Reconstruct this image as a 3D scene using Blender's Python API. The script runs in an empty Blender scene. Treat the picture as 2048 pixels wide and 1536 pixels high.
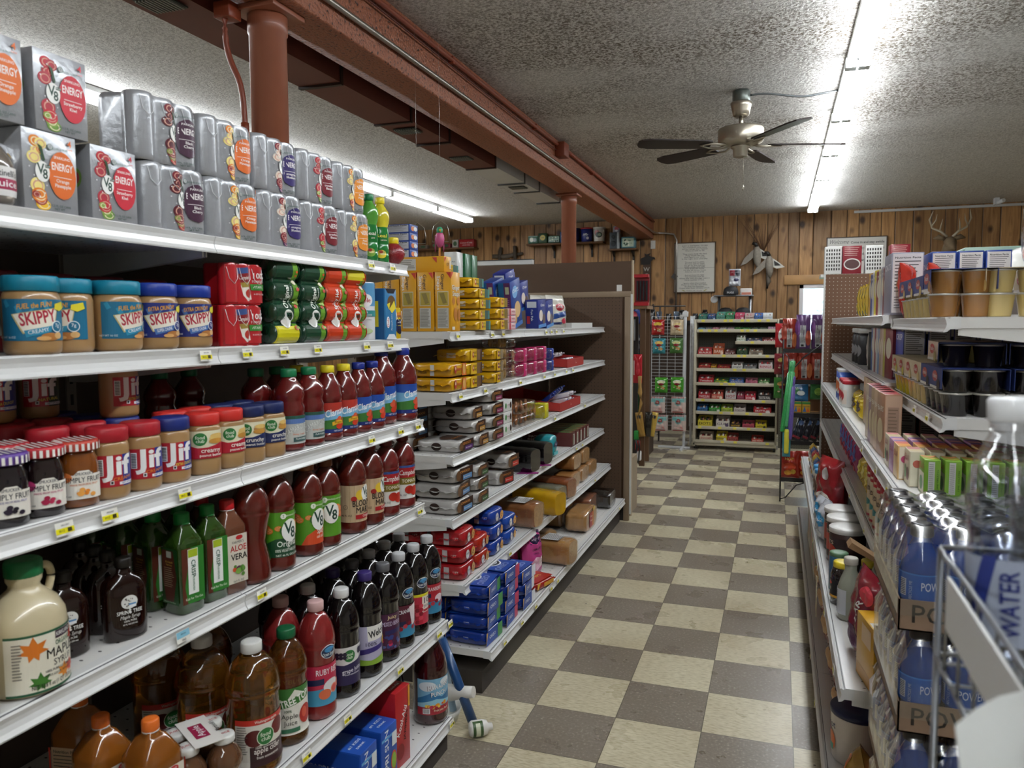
import bpy, bmesh, math, random
from mathutils import Vector, Matrix
random.seed(7)
R=math.radians; PI=math.pi
sc=bpy.context.scene; COL=sc.collection
# ---------------- camera ----------------
cam=bpy.data.cameras.new('camera'); camo=bpy.data.objects.new('camera',cam); COL.objects.link(camo)
cam.sensor_width=36; cam.sensor_fit='HORIZONTAL'; cam.lens=1536.94/2048*36; cam.clip_start=0.02; cam.clip_end=200
_yaw,_pit,_rol=0.3334265,-0.0794998,-0.0041883
_cy,_sy,_cp,_sp,_cr,_sr=math.cos(_yaw),math.sin(_yaw),math.cos(_pit),math.sin(_pit),math.cos(_rol),math.sin(_rol)
_f=Vector((-_sy,_cy,0)); _r=Vector((_cy,_sy,0)); _u=Vector((0,0,1))
_f2=_cp*_f+_sp*_u; _u2=-_sp*_f+_cp*_u; _r2=_cr*_r+_sr*_u2; _u3=-_sr*_r+_cr*_u2
camo.matrix_world=Matrix(((_r2.x,_u3.x,-_f2.x,0),(_r2.y,_u3.y,-_f2.y,0),(_r2.z,_u3.z,-_f2.z,1.44),(0,0,0,1)))
cam.dof.use_dof=True; cam.dof.focus_distance=3.2; cam.dof.aperture_fstop=7.0
sc.camera=camo
sc.cycles.max_bounces=6; sc.cycles.diffuse_bounces=3; sc.cycles.glossy_bounces=3; sc.cycles.transmission_bounces=5; sc.cycles.caustics_reflective=False; sc.cycles.caustics_refractive=False
# ---------------- light, exposure ----------------
sc.view_settings.view_transform='Standard'; sc.view_settings.look='None'; sc.view_settings.gamma=1; sc.view_settings.use_curve_mapping=False
sc.view_settings.exposure=1.15
w=bpy.data.worlds.new('sky'); sc.world=w; w.use_nodes=True
_bg=w.node_tree.nodes['Background']; _bg.inputs[0].default_value=(.62,.85,1,1); _bg.inputs[1].default_value=1.6
TUBE=15.0
# ---------------- helpers ----------------
def lin(c): return c/12.92 if c<=.04045 else ((c+.055)/1.055)**2.4
def hx(h): return tuple(lin(int(h[i:i+2],16)/255) for i in (0,2,4))+(1,)
_M={}
def mat(h,rough=.45,metal=0.,coat=0.,trans=0.,alpha=1.,emit=0.,noise=0.,nscale=40.,bump=0.,spec=.5):
    k=(h,rough,metal,coat,trans,alpha,emit,noise,nscale,bump,spec)
    if k in _M: return _M[k]
    m=bpy.data.materials.new('m_'+h); m.use_nodes=True; nt=m.node_tree; b=nt.nodes['Principled BSDF']
    c=hx(h); b.inputs['Base Color'].default_value=c; b.inputs['Roughness'].default_value=rough; b.inputs['Metallic'].default_value=metal
    b.inputs['Coat Weight'].default_value=coat; b.inputs['Coat Roughness'].default_value=.08
    b.inputs['Transmission Weight'].default_value=trans; b.inputs['Alpha'].default_value=alpha
    b.inputs['Specular IOR Level'].default_value=spec
    if emit: b.inputs['Emission Color'].default_value=c; b.inputs['Emission Strength'].default_value=emit
    if noise or bump:
        tc=nt.nodes.new('ShaderNodeTexCoord'); n=nt.nodes.new('ShaderNodeTexNoise'); n.inputs['Scale'].default_value=nscale; n.inputs['Detail'].default_value=4
        nt.links.new(tc.outputs['Object'],n.inputs['Vector'])
        if noise:
            mx=nt.nodes.new('ShaderNodeMix'); mx.data_type='RGBA'; mx.inputs['A'].default_value=tuple(x*(1-noise) for x in c[:3])+(1,); mx.inputs['B'].default_value=tuple(min(1,x*(1+noise)) for x in c[:3])+(1,)
            nt.links.new(n.outputs['Fac'],mx.inputs['Factor']); nt.links.new(mx.outputs['Result'],b.inputs['Base Color'])
        if bump:
            bp=nt.nodes.new('ShaderNodeBump'); bp.inputs['Strength'].default_value=bump; bp.inputs['Distance'].default_value=.01
            nt.links.new(n.outputs['Fac'],bp.inputs['Height']); nt.links.new(bp.outputs['Normal'],b.inputs['Normal'])
    _M[k]=m; return m
def clear(h='ffffff',fac=.09,rough=.06,tint=.0,bs=.3,ns=40):
    """thin clear film: mostly see-through, with sharp gloss at grazing angles"""
    k=('clear',h,fac,rough,tint,bs,ns)
    if k in _M: return _M[k]
    m=bpy.data.materials.new('film_'+h); m.use_nodes=True; nt=m.node_tree; nt.nodes.clear(); L=nt.links.new
    o=nt.nodes.new('ShaderNodeOutputMaterial'); mx=nt.nodes.new('ShaderNodeMixShader'); t=nt.nodes.new('ShaderNodeBsdfTransparent'); g=nt.nodes.new('ShaderNodeBsdfGlossy'); lw=nt.nodes.new('ShaderNodeLayerWeight'); mr=nt.nodes.new('ShaderNodeMapRange')
    c=hx(h); t.inputs[0].default_value=tuple(1-(1-x)*tint for x in c[:3])+(1,); g.inputs[0].default_value=(1,1,1,1); g.inputs['Roughness'].default_value=rough
    lw.inputs[0].default_value=.35; mr.inputs['To Min'].default_value=fac*.5; mr.inputs['To Max'].default_value=min(1,fac*5)
    n=nt.nodes.new('ShaderNodeTexNoise'); n.inputs['Scale'].default_value=ns; tc=nt.nodes.new('ShaderNodeTexCoord'); bp=nt.nodes.new('ShaderNodeBump'); bp.inputs['Strength'].default_value=bs; bp.inputs['Distance'].default_value=.004
    L(tc.outputs['Object'],n.inputs['Vector']); L(n.outputs['Fac'],bp.inputs['Height']); L(bp.outputs[0],g.inputs['Normal'])
    L(lw.outputs['Facing'],mr.inputs['Value']); L(mr.outputs[0],mx.inputs[0]); L(t.outputs[0],mx.inputs[1]); L(g.outputs[0],mx.inputs[2]); L(mx.outputs[0],o.inputs[0])
    _M[k]=m; return m
def P(h): return mat(h,.38,coat=.15)          # printed gloss carton / label
_T={}
def text_mesh(s,bold=0.0,sp=1.0):
    k=(s,bold,sp)
    if k in _T: return _T[k]
    if bold and 'M' in s:
        v0,f0=text_mesh(s,0.,sp); n=len(v0); d=bold*.9
        _T[k]=([(x-d,y) for x,y in v0]+[(x+d,y) for x,y in v0]+[(x,y+d*.6) for x,y in v0],[tuple(i+q*n for i in f) for q in range(3) for f in f0]); return _T[k]
    cu=bpy.data.curves.new('t','FONT'); cu.body=s; cu.size=1; cu.resolution_u=2; cu.offset=bold; cu.space_character=sp; cu.align_x='CENTER'; cu.align_y='CENTER'
    o=bpy.data.objects.new('t',cu); me=o.to_mesh()
    v=[(p.co.x,p.co.y) for p in me.vertices]; f=[tuple(p.vertices) for p in me.polygons]
    o.to_mesh_clear(); bpy.data.objects.remove(o); bpy.data.curves.remove(cu)
    _T[k]=(v,f); return _T[k]
def sm(pts,k=5):
    """smooth path through the given points"""
    P_=[Vector(p) for p in pts]; out=[]
    for i in range(len(P_)-1):
        a,b,c_,d=P_[max(i-1,0)],P_[i],P_[i+1],P_[min(i+2,len(P_)-1)]
        for j in range(k):
            t=j/k; out.append(.5*((2*b)+(c_-a)*t+(2*a-5*b+4*c_-d)*t*t+(3*b-a-3*c_+d)*t**3))
    return out+[P_[-1]]
class G:
    def __init__(s): s.v=[];s.f=[];s.m=[];s.s=[];s.mats=[]
    def mi(s,m):
        if isinstance(m,str): m=P(m)
        if m not in s.mats: s.mats.append(m)
        return s.mats.index(m)
    def add(s,vs,fs,m,smooth=False):
        b=len(s.v); s.v+=[tuple(x) for x in vs]; k=s.mi(m)
        for f in fs: s.f.append(tuple(b+i for i in f)); s.m.append(k); s.s.append(smooth)
        return s
    def box(s,x0,y0,z0,x1,y1,z1,m,c=0.,M=None):
        if c<=0:
            vs=[(x,y,z) for z in (z0,z1) for y in (y0,y1) for x in (x0,x1)]
            fs=[(0,2,3,1),(4,5,7,6),(0,1,5,4),(2,6,7,3),(0,4,6,2),(1,3,7,5)]
        else:
            bm=bmesh.new(); bmesh.ops.create_cube(bm,size=1)
            for v in bm.verts: v.co=Vector((x0+(v.co.x+.5)*(x1-x0),y0+(v.co.y+.5)*(y1-y0),z0+(v.co.z+.5)*(z1-z0)))
            bmesh.ops.bevel(bm,geom=bm.edges[:],offset=c,segments=2,affect='EDGES',profile=.5)
            vs=[tuple(v.co) for v in bm.verts]; bm.verts.index_update(); fs=[tuple(v.index for v in f.verts) for f in bm.faces]; bm.free()
        if M is not None: vs=[M@Vector(v) for v in vs]
        return s.add(vs,fs,m,c>0)
    def lathe(s,prof,m,n=24,sq=2.,sx=1.,sy=1.,O=(0,0,0),M=None,rib=None,mats=None):
        vs=[];fs=[]
        for (r,z) in prof:
            for i in range(n):
                a=2*PI*i/n; c,q=math.cos(a),math.sin(a)
                k=1. if sq==2 else (abs(c)**sq+abs(q)**sq)**(-1/sq)
                rr=r*k*(1+(rib(a,z) if rib else 0))
                vs.append((O[0]+rr*c*sx,O[1]+rr*q*sy,O[2]+z))
        if M is not None: vs=[M@Vector(v) for v in vs]
        b=len(s.v); s.v+=[tuple(v) for v in vs]; k0=s.mi(m) if m is not None else 0
        for j in range(len(prof)-1):
            kk=s.mi(mats[j]) if mats and mats[j] is not None else k0
            for i in range(n):
                i2=(i+1)%n; s.f.append((b+j*n+i,b+j*n+i2,b+(j+1)*n+i2,b+(j+1)*n+i)); s.m.append(kk); s.s.append(True)
        for j,rev in ((0,True),(len(prof)-1,False)):
            if prof[j][0]>1e-4:
                idx=[b+j*n+i for i in range(n)]
                s.f.append(tuple(idx[::-1] if rev else idx)); s.m.append(s.mi(mats[min(j,len(prof)-2)]) if mats and mats[min(j,len(prof)-2)] is not None else k0); s.s.append(False)
        return s
    def tube(s,pts,r,m,n=8,cap=True):
        pts=[Vector(p) for p in pts]; vs=[];L=len(pts)
        up=Vector((0,0,1))
        for i,p in enumerate(pts):
            d=(pts[min(i+1,L-1)]-pts[max(i-1,0)]).normalized()
            a=d.cross(up)
            if a.length<.05: a=d.cross(Vector((1,0,0)))
            a.normalize(); b2=a.cross(d)
            rr=r[i] if isinstance(r,(list,tuple)) else r
            for k in range(n): t=2*PI*k/n; vs.append(p+a*rr*math.cos(t)+b2*rr*math.sin(t))
        fs=[(j*n+k,j*n+(k+1)%n,(j+1)*n+(k+1)%n,(j+1)*n+k) for j in range(L-1) for k in range(n)]
        if cap: fs+=[tuple(range(n))[::-1],tuple((L-1)*n+k for k in range(n))]
        return s.add(vs,fs,m,True)
    def prism(s,poly,d0,d1,m,axis='y',M=None,smooth=False):
        n=len(poly)
        def q(a,b,d): return {'y':(a,d,b),'x':(d,a,b),'z':(a,b,d)}[axis]
        vs=[q(a,b,d0) for a,b in poly]+[q(a,b,d1) for a,b in poly]
        if M is not None: vs=[M@Vector(v) for v in vs]
        fs=[(i,(i+1)%n,n+(i+1)%n,n+i) for i in range(n)]+[tuple(range(n))[::-1],tuple(range(n,2*n))]
        return s.add(vs,fs,m,smooth)
    def decal(s,items,fn,step=None,eps=.0004,sc_=1.):
        eps=min(eps,.0022/max(1,len(items)))
        for li,it in enumerate(items):
            k=it[0]; col=it[-1] if k!='t' else it[5]
            if k=='r':
                _,u0,v0,u1,v1,_c=it; vs=[(u0,v0),(u1,v0),(u1,v1),(u0,v1)];fs=[(0,1,2,3)]
            elif k=='e':
                _,cu,cv,ru,rv,_c=it; n=20; vs=[(cu+ru*math.cos(2*PI*i/n),cv+rv*math.sin(2*PI*i/n)) for i in range(n)]; fs=[tuple(range(n))]
            elif k=='p': vs=it[1]; fs=[tuple(range(len(vs)))]
            elif k=='t':
                _,u,v,size,txt,_c=it[:6]; o=it[6] if len(it)>6 else {}
                tv,fs=text_mesh(txt,round(min(.03,o.get('b',.006)*1.9),4),o.get('sp',1.)); W=max(x for x,y in tv)-min(x for x,y in tv)
                sx=o.get('sx',1.)
                if 'w' in o: sx=o['w']/(W*size)
                a=R(o.get('rot',0)); sh=o.get('sh',0)
                vs=[]
                arc=o.get('arc',0)
                for x,y in tv:
                    x2=(x+sh*y)*size*sx; y2=y*size
                    if arc: y2-=arc*x2*x2
                    vs.append((u+x2*math.cos(a)-y2*math.sin(a),v+x2*math.sin(a)+y2*math.cos(a)))
            vs=[(a*sc_,b*sc_) for a,b in vs]
            if step:
                bm=bmesh.new(); bv=[bm.verts.new((a,b,0)) for a,b in vs]
                for f in fs:
                    try: bm.faces.new([bv[i] for i in f])
                    except Exception: pass
                us=[a for a,b in vs]; q=math.floor(min(us)/step)+1
                while q*step<max(us)-1e-6:
                    bmesh.ops.bisect_plane(bm,geom=bm.verts[:]+bm.edges[:]+bm.faces[:],plane_co=(q*step,0,0),plane_no=(1,0,0),dist=1e-7); q+=1
                if step and k!='t':
                    ws=[b for a,b in vs]; q=math.floor(min(ws)/step)+1
                    while q*step<max(ws)-1e-6:
                        bmesh.ops.bisect_plane(bm,geom=bm.verts[:]+bm.edges[:]+bm.faces[:],plane_co=(0,q*step,0),plane_no=(0,1,0),dist=1e-7); q+=1
                bm.verts.index_update(); vs=[(v.co.x,v.co.y) for v in bm.verts]; fs=[tuple(v.index for v in f.verts) for f in bm.faces]; bm.free()
            s.add([fn(a,b,eps*(li+1)) for a,b in vs],fs,col)
        return s
    def mesh(s,name):
        me=bpy.data.meshes.new(name); me.from_pydata(s.v,[],s.f)
        for m in s.mats: me.materials.append(m)
        me.polygons.foreach_set('material_index',s.m); me.polygons.foreach_set('use_smooth',s.s); me.update(); return me
    def obj(s,name,parent=None,loc=(0,0,0),rot=(0,0,0)):
        o=bpy.data.objects.new(name,s.mesh(name)); COL.objects.link(o); o.location=loc; o.rotation_euler=rot
        if parent: o.parent=parent
        return o
def plane_fn(O,U,V):
    O,U,V=Vector(O),Vector(U).normalized(),Vector(V).normalized(); N=U.cross(V)
    return lambda a,b,e: O+U*a+V*b+N*e
def cyl_fn(r,zc,a0=-90,sx=1.,sy=1.):
    # front faces local -Y ; r may be a function of z
    def fn(u,v,e):
        rr=(r(zc+v) if callable(r) else r)
        r0=r(zc) if callable(r) else r
        a=R(a0)+u/r0
        return ((rr+e)*math.cos(a)*sx,(rr+e)*math.sin(a)*sy,zc+v)
    return fn
def prof_r(prof):
    def f(z):
        for (r0,z0),(r1,z1) in zip(prof,prof[1:]):
            if z0<=z<=z1 and z1>z0: return r0+(r1-r0)*(z-z0)/(z1-z0)
        return prof[-1][0] if z>prof[-1][1] else prof[0][0]
    return f
def tag(o,label=None,cat=None,group=None,kind=None):
    if label: o['label']=label
    if cat: o['category']=cat
    if group: o['group']=group
    if kind: o['kind']=kind
    return o
def empty(name,loc=(0,0,0),rot=(0,0,0)):
    o=bpy.data.objects.new(name,None); COL.objects.link(o); o.location=loc; o.rotation_euler=rot; o.empty_display_size=.05; return o
def struct(o): o['kind']='structure'; return o
class Proto:
    """kind of thing: list of (part name, G or mesh, parent index or None, optional label)"""
    def __init__(s,name,cat,parts):
        s.name=name; s.cat=cat; s.parts=[]
        for p in parts:
            me=p[1].mesh(p[0]) if isinstance(p[1],G) else p[1]
            s.parts.append((p[0],me,p[2] if len(p)>2 else None,p[3] if len(p)>3 else None))
    def put(s,loc,rz=0,label=None,group=None,rx=0,ry=0,scale=1.):
        if len(s.parts)==1:
            o=bpy.data.objects.new(s.name,s.parts[0][1]); COL.objects.link(o); o.location=loc; o.rotation_euler=(R(rx),R(ry),R(rz)); o.scale=(scale,)*3
            return tag(o,label,s.cat,group)
        e=empty(s.name,loc,(R(rx),R(ry),R(rz))); e.scale=(scale,)*3; tag(e,label,s.cat,group); L=[]
        for n,me,pi,lb in s.parts:
            o=bpy.data.objects.new(n,me); COL.objects.link(o); o.parent=e if pi is None else L[pi]; L.append(o)
            if lb: o['label']=lb
        return e
ORD=['first','second','third','fourth','fifth','sixth','seventh','eighth','ninth','tenth','eleventh','twelfth']
# ---------------- room ----------------
CZ=2.90; WY=11.12; XL=-7.5; XR=3.4; YF=-4.2
def nodes(name):
    m=bpy.data.materials.new(name); m.use_nodes=True; nt=m.node_tree; return m,nt,nt.nodes['Principled BSDF']
def N(nt,t,**kw):
    n=nt.nodes.new(t)
    for k,v in kw.items():
        if k.startswith('_'): setattr(n,k[1:],v)
        else: n.inputs[k.replace('__',' ')].default_value=v
    return n
def floor_mat():
    m,nt,b=nodes('vinyl_tile_check'); L=nt.links.new
    tc=N(nt,'ShaderNodeTexCoord'); mp=N(nt,'ShaderNodeMapping'); mp.inputs['Location'].default_value=(.83633,-2.67558+.3048*20,0); mp.inputs['Scale'].default_value=(1/.3048,)*3
    # (p+loc)*1/T handled through vector math
    va=N(nt,'ShaderNodeVectorMath',_operation='ADD'); va.inputs[1].default_value=(.83633+.3048*40,-2.67558+.3048*40,0)
    vs=N(nt,'ShaderNodeVectorMath',_operation='SCALE'); vs.inputs['Scale'].default_value=1/.3048
    L(tc.outputs['Object'],va.inputs[0]); L(va.outputs[0],vs.inputs[0])
    ck=N(nt,'ShaderNodeTexChecker',Scale=1.0); L(vs.outputs[0],ck.inputs['Vector'])
    # mottled speckle and streaks
    n1=N(nt,'ShaderNodeTexNoise',Scale=95.,Detail=3.); n2=N(nt,'ShaderNodeTexNoise',Scale=2.2,Detail=3.)
    st=N(nt,'ShaderNodeMapping'); st.inputs['Scale'].default_value=(40,130,1); n3=N(nt,'ShaderNodeTexNoise',Scale=1.,Detail=2.)
    L(tc.outputs['Object'],n1.inputs['Vector']); L(tc.outputs['Object'],n2.inputs['Vector']); L(tc.outputs['Object'],st.inputs['Vector']); L(st.outputs[0],n3.inputs['Vector'])
    def ramp(src,stops):
        r=N(nt,'ShaderNodeValToRGB'); e=r.color_ramp.elements
        e[0].position,e[0].color=stops[0][0],hx(stops[0][1]); e[1].position,e[1].color=stops[1][0],hx(stops[1][1])
        for p,c in stops[2:]: q=e.new(p); q.color=hx(c)
        L(src,r.inputs[0]); return r
    ra=ramp(n3.outputs['Fac'],[(.32,'b5aa8c'),(.5,'cbc2a5'),(.66,'d4ccb2')])
    rb=ramp(n1.outputs['Fac'],[(.35,'7d7367'),(.6,'8a8073'),(.72,'b5ab9b')])
    mx=N(nt,'ShaderNodeMix',_data_type='RGBA'); L(ck.outputs['Fac'],mx.inputs['Factor']); L(ra.outputs[0],mx.inputs['A']); L(rb.outputs[0],mx.inputs['B'])
    # grout hairline
    fr=N(nt,'ShaderNodeVectorMath',_operation='FRACTION'); L(vs.outputs[0],fr.inputs[0]); sp=N(nt,'ShaderNodeSeparateXYZ'); L(fr.outputs[0],sp.inputs[0])
    def edge(o):
        a=N(nt,'ShaderNodeMath',_operation='PINGPONG'); a.inputs[1].default_value=.5; L(o,a.inputs[0]); c=N(nt,'ShaderNodeMath',_operation='LESS_THAN'); c.inputs[1].default_value=.0045; L(a.outputs[0],c.inputs[0]); return c
    e1,e2=edge(sp.outputs[0]),edge(sp.outputs[1]); mxx=N(nt,'ShaderNodeMath',_operation='MAXIMUM'); L(e1.outputs[0],mxx.inputs[0]); L(e2.outputs[0],mxx.inputs[1])
    m2=N(nt,'ShaderNodeMix',_data_type='RGBA'); m2.inputs['B'].default_value=hx('5c5446'); L(mxx.outputs[0],m2.inputs['Factor']); L(mx.outputs['Result'],m2.inputs['A'])
    # scuffs
    r2=ramp(n2.outputs['Fac'],[(.3,'ece8e2'),(.62,'ffffff')]); mm=N(nt,'ShaderNodeMix',_data_type='RGBA',_blend_type='MULTIPLY'); mm.inputs['Factor'].default_value=1; L(m2.outputs['Result'],mm.inputs['A']); L(r2.outputs[0],mm.inputs['B'])
    vo=N(nt,'ShaderNodeTexVoronoi',Scale=6.); L(tc.outputs['Object'],vo.inputs['Vector']); lt=N(nt,'ShaderNodeMath',_operation='LESS_THAN'); lt.inputs[1].default_value=.028; L(vo.outputs['Distance'],lt.inputs[0])
    m3=N(nt,'ShaderNodeMix',_data_type='RGBA'); m3.inputs['B'].default_value=hx('4a3d30'); L(lt.outputs[0],m3.inputs['Factor']); L(mm.outputs['Result'],m3.inputs['A'])
    L(m3.outputs['Result'],b.inputs['Base Color'])
    n4=N(nt,'ShaderNodeTexNoise',Scale=5.,Detail=4.); L(tc.outputs['Object'],n4.inputs['Vector']); mr=N(nt,'ShaderNodeMapRange'); mr.inputs['To Min'].default_value=.18; mr.inputs['To Max'].default_value=.42; L(n4.outputs['Fac'],mr.inputs['Value']); L(mr.outputs[0],b.inputs['Roughness'])
    return m
def ceiling_mat():
    m,nt,b=nodes('stippled_ceiling'); L=nt.links.new
    tc=N(nt,'ShaderNodeTexCoord'); n1=N(nt,'ShaderNodeTexNoise',Scale=75.,Detail=3.,Roughness=.6); L(tc.outputs['Object'],n1.inputs['Vector'])
    n2=N(nt,'ShaderNodeTexNoise',Scale=.9,Detail=4.,Roughness=.55); mp=N(nt,'ShaderNodeMapping'); mp.inputs['Scale'].default_value=(.7,1.6,1); L(tc.outputs['Object'],mp.inputs[0]); L(mp.outputs[0],n2.inputs['Vector'])
    # dust stains ringed round the fan
    vd=N(nt,'ShaderNodeVectorMath',_operation='DISTANCE'); vd.inputs[1].default_value=(-.25,5.2,CZ); L(tc.outputs['Object'],vd.inputs[0])
    r=N(nt,'ShaderNodeValToRGB'); e=r.color_ramp.elements; e[0].position=.05; e[0].color=(0,0,0,1); e[1].position=1.; e[1].color=(0,0,0,1)
    q=e.new(.3); q.color=(1,1,1,1); q=e.new(.55); q.color=(.75,.75,.75,1)
    dv=N(nt,'ShaderNodeMath',_operation='DIVIDE'); dv.inputs[1].default_value=3.2; L(vd.outputs['Value'],dv.inputs[0]); L(dv.outputs[0],r.inputs[0])
    r2=N(nt,'ShaderNodeValToRGB'); e=r2.color_ramp.elements; e[0].position=.36; e[0].color=(0,0,0,1); e[1].position=.56; e[1].color=(1,1,1,1); L(n2.outputs['Fac'],r2.inputs[0])
    mu=N(nt,'ShaderNodeMath',_operation='MULTIPLY'); L(r.outputs[0],mu.inputs[0]); L(r2.outputs[0],mu.inputs[1])
    r3=N(nt,'ShaderNodeValToRGB'); e=r3.color_ramp.elements; e[0].position=.38; e[0].color=(1,1,1,1); e[1].position=.58; e[1].color=(0,0,0,1); L(n1.outputs['Fac'],r3.inputs[0])
    mu2=N(nt,'ShaderNodeMath',_operation='MULTIPLY'); L(mu.outputs[0],mu2.inputs[0]); L(r3.outputs[0],mu2.inputs[1])
    mx=N(nt,'ShaderNodeMix',_data_type='RGBA'); mx.inputs['A'].default_value=hx('dcd9d4'); mx.inputs['B'].default_value=hx('6e5c42'); L(mu2.outputs[0],mx.inputs['Factor'])
    r4=N(nt,'ShaderNodeValToRGB'); e=r4.color_ramp.elements; e[0].position=.36; e[0].color=(.38,.37,.36,1); e[1].position=.6; e[1].color=(1,1,1,1); L(n1.outputs['Fac'],r4.inputs[0])
    mm=N(nt,'ShaderNodeMix',_data_type='RGBA',_blend_type='MULTIPLY'); mm.inputs['Factor'].default_value=.62; L(mx.outputs['Result'],mm.inputs['A']); L(r4.outputs[0],mm.inputs['B'])
    L(mm.outputs['Result'],b.inputs['Base Color']); b.inputs['Roughness'].default_value=.75
    bp=N(nt,'ShaderNodeBump'); bp.inputs['Strength'].default_value=1.; bp.inputs['Distance'].default_value=.012; L(n1.outputs['Fac'],bp.inputs['Height']); L(bp.outputs[0],b.inputs['Normal'])
    return m
def pine_mat():
    m,nt,b=nodes('knotty_pine_boards'); L=nt.links.new
    tc=N(nt,'ShaderNodeTexCoord'); sp=N(nt,'ShaderNodeSeparateXYZ'); L(tc.outputs['Object'],sp.inputs[0])
    s=N(nt,'ShaderNodeMath',_operation='MULTIPLY_ADD'); s.inputs[1].default_value=1/.165; s.inputs[2].default_value=100.3; L(sp.outputs[0],s.inputs[0])
    # uneven board widths: wobble the coordinate with a stepped sine
    sn=N(nt,'ShaderNodeMath',_operation='SINE'); L(s.outputs[0],sn.inputs[0]); ad=N(nt,'ShaderNodeMath',_operation='MULTIPLY_ADD'); ad.inputs[1].default_value=.28; L(sn.outputs[0],ad.inputs[0]); L(s.outputs[0],ad.inputs[2])
    fl=N(nt,'ShaderNodeMath',_operation='FLOOR'); L(ad.outputs[0],fl.inputs[0]); fr=N(nt,'ShaderNodeMath',_operation='FRACT'); L(ad.outputs[0],fr.inputs[0])
    wn=N(nt,'ShaderNodeTexWhiteNoise',_noise_dimensions='1D'); L(fl.outputs[0],wn.inputs['W'])
    cx=N(nt,'ShaderNodeCombineXYZ'); m1=N(nt,'ShaderNodeMath',_operation='MULTIPLY'); m1.inputs[1].default_value=13.; L(sp.outputs[0],m1.inputs[0]); m2=N(nt,'ShaderNodeMath',_operation='MULTIPLY'); m2.inputs[1].default_value=1.1; L(sp.outputs[2],m2.inputs[0])
    m3=N(nt,'ShaderNodeMath',_operation='MULTIPLY'); m3.inputs[1].default_value=37.; L(wn.outputs['Value'],m3.inputs[0]); L(m1.outputs[0],cx.inputs[0]); L(m2.outputs[0],cx.inputs[1]); L(m3.outputs[0],cx.inputs[2])
    g=N(nt,'ShaderNodeTexNoise',Scale=1.6,Detail=5.,Distortion=1.2); L(cx.outputs[0],g.inputs['Vector'])
    rr=N(nt,'ShaderNodeValToRGB'); e=rr.color_ramp.elements; e[0].position=.3; e[0].color=hx('8a6038'); e[1].position=.75; e[1].color=hx('c79a66'); q=e.new(.5); q.color=hx('ad8150'); L(g.outputs['Fac'],rr.inputs[0])
    bc=N(nt,'ShaderNodeMapRange'); bc.inputs['To Min'].default_value=.62; bc.inputs['To Max'].default_value=1.12; L(wn.outputs['Value'],bc.inputs['Value'])
    v=N(nt,'ShaderNodeVectorMath',_operation='SCALE'); L(rr.outputs[0],v.inputs[0]); L(bc.outputs[0],v.inputs['Scale'])
    # knots
    ck=N(nt,'ShaderNodeCombineXYZ'); k1=N(nt,'ShaderNodeMath',_operation='MULTIPLY'); k1.inputs[1].default_value=5.; L(sp.outputs[0],k1.inputs[0]); k2=N(nt,'ShaderNodeMath',_operation='MULTIPLY'); k2.inputs[1].default_value=3.4; L(sp.outputs[2],k2.inputs[0]); L(k1.outputs[0],ck.inputs[0]); L(k2.outputs[0],ck.inputs[1])
    vo=N(nt,'ShaderNodeTexVoronoi',Scale=1.); L(ck.outputs[0],vo.inputs['Vector']); kr=N(nt,'ShaderNodeValToRGB'); e=kr.color_ramp.elements; e[0].position=.11; e[0].color=(0.16,.13,.11,1); e[1].position=.24; e[1].color=(1,1,1,1); L(vo.outputs['Distance'],kr.inputs[0])
    mk=N(nt,'ShaderNodeMix',_data_type='RGBA',_blend_type='MULTIPLY'); mk.inputs['Factor'].default_value=1; L(v.outputs[0],mk.inputs['A']); L(kr.outputs[0],mk.inputs['B'])
    pg=N(nt,'ShaderNodeMath',_operation='PINGPONG'); pg.inputs[1].default_value=.5; L(fr.outputs[0],pg.inputs[0]); ge=N(nt,'ShaderNodeMapRange'); ge.inputs['From Max'].default_value=.05; L(pg.outputs[0],ge.inputs['Value'])
    mg=N(nt,'ShaderNodeMix',_data_type='RGBA'); mg.inputs['A'].default_value=hx('24160c'); L(ge.outputs[0],mg.inputs['Factor']); L(mk.outputs['Result'],mg.inputs['B'])
    L(mg.outputs['Result'],b.inputs['Base Color']); b.inputs['Roughness'].default_value=.5
    bp=N(nt,'ShaderNodeBump'); bp.inputs['Strength'].default_value=.6; bp.inputs['Distance'].default_value=.01; L(ge.outputs[0],bp.inputs['Height']); L(bp.outputs[0],b.inputs['Normal'])
    return m
PINE=pine_mat()
struct(G().box(XL,YF,-.05,XR,WY+.1,0,floor_mat()).obj('floor'))
struct(G().box(XL,YF,CZ,XR,WY+.1,CZ+.1,ceiling_mat()).obj('ceiling'))
WX0,WX1,WZ0,WZ1=.255,1.02,.75,1.935    # window opening in the back wall
g=G(); g.box(XL,WY,0,WX0,WY+.12,CZ,PINE); g.box(WX1,WY,0,XR,WY+.12,CZ,PINE); g.box(WX0,WY,0,WX1,WY+.12,WZ0,PINE); g.box(WX0,WY,WZ1,WX1,WY+.12,CZ,PINE)
struct(g.obj('wall_back'))
WALLM=mat('b8b2a6',.8,noise=.05,nscale=4)
struct(G().box(XL-.1,YF,0,XL,WY+.12,CZ,WALLM).obj('wall_left'))
struct(G().box(XR,YF,0,XR+.1,WY+.12,CZ,WALLM).obj('wall_right'))
struct(G().box(XL-.1,YF-.1,0,XR+.1,YF,CZ,WALLM).obj('wall_front'))
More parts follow.
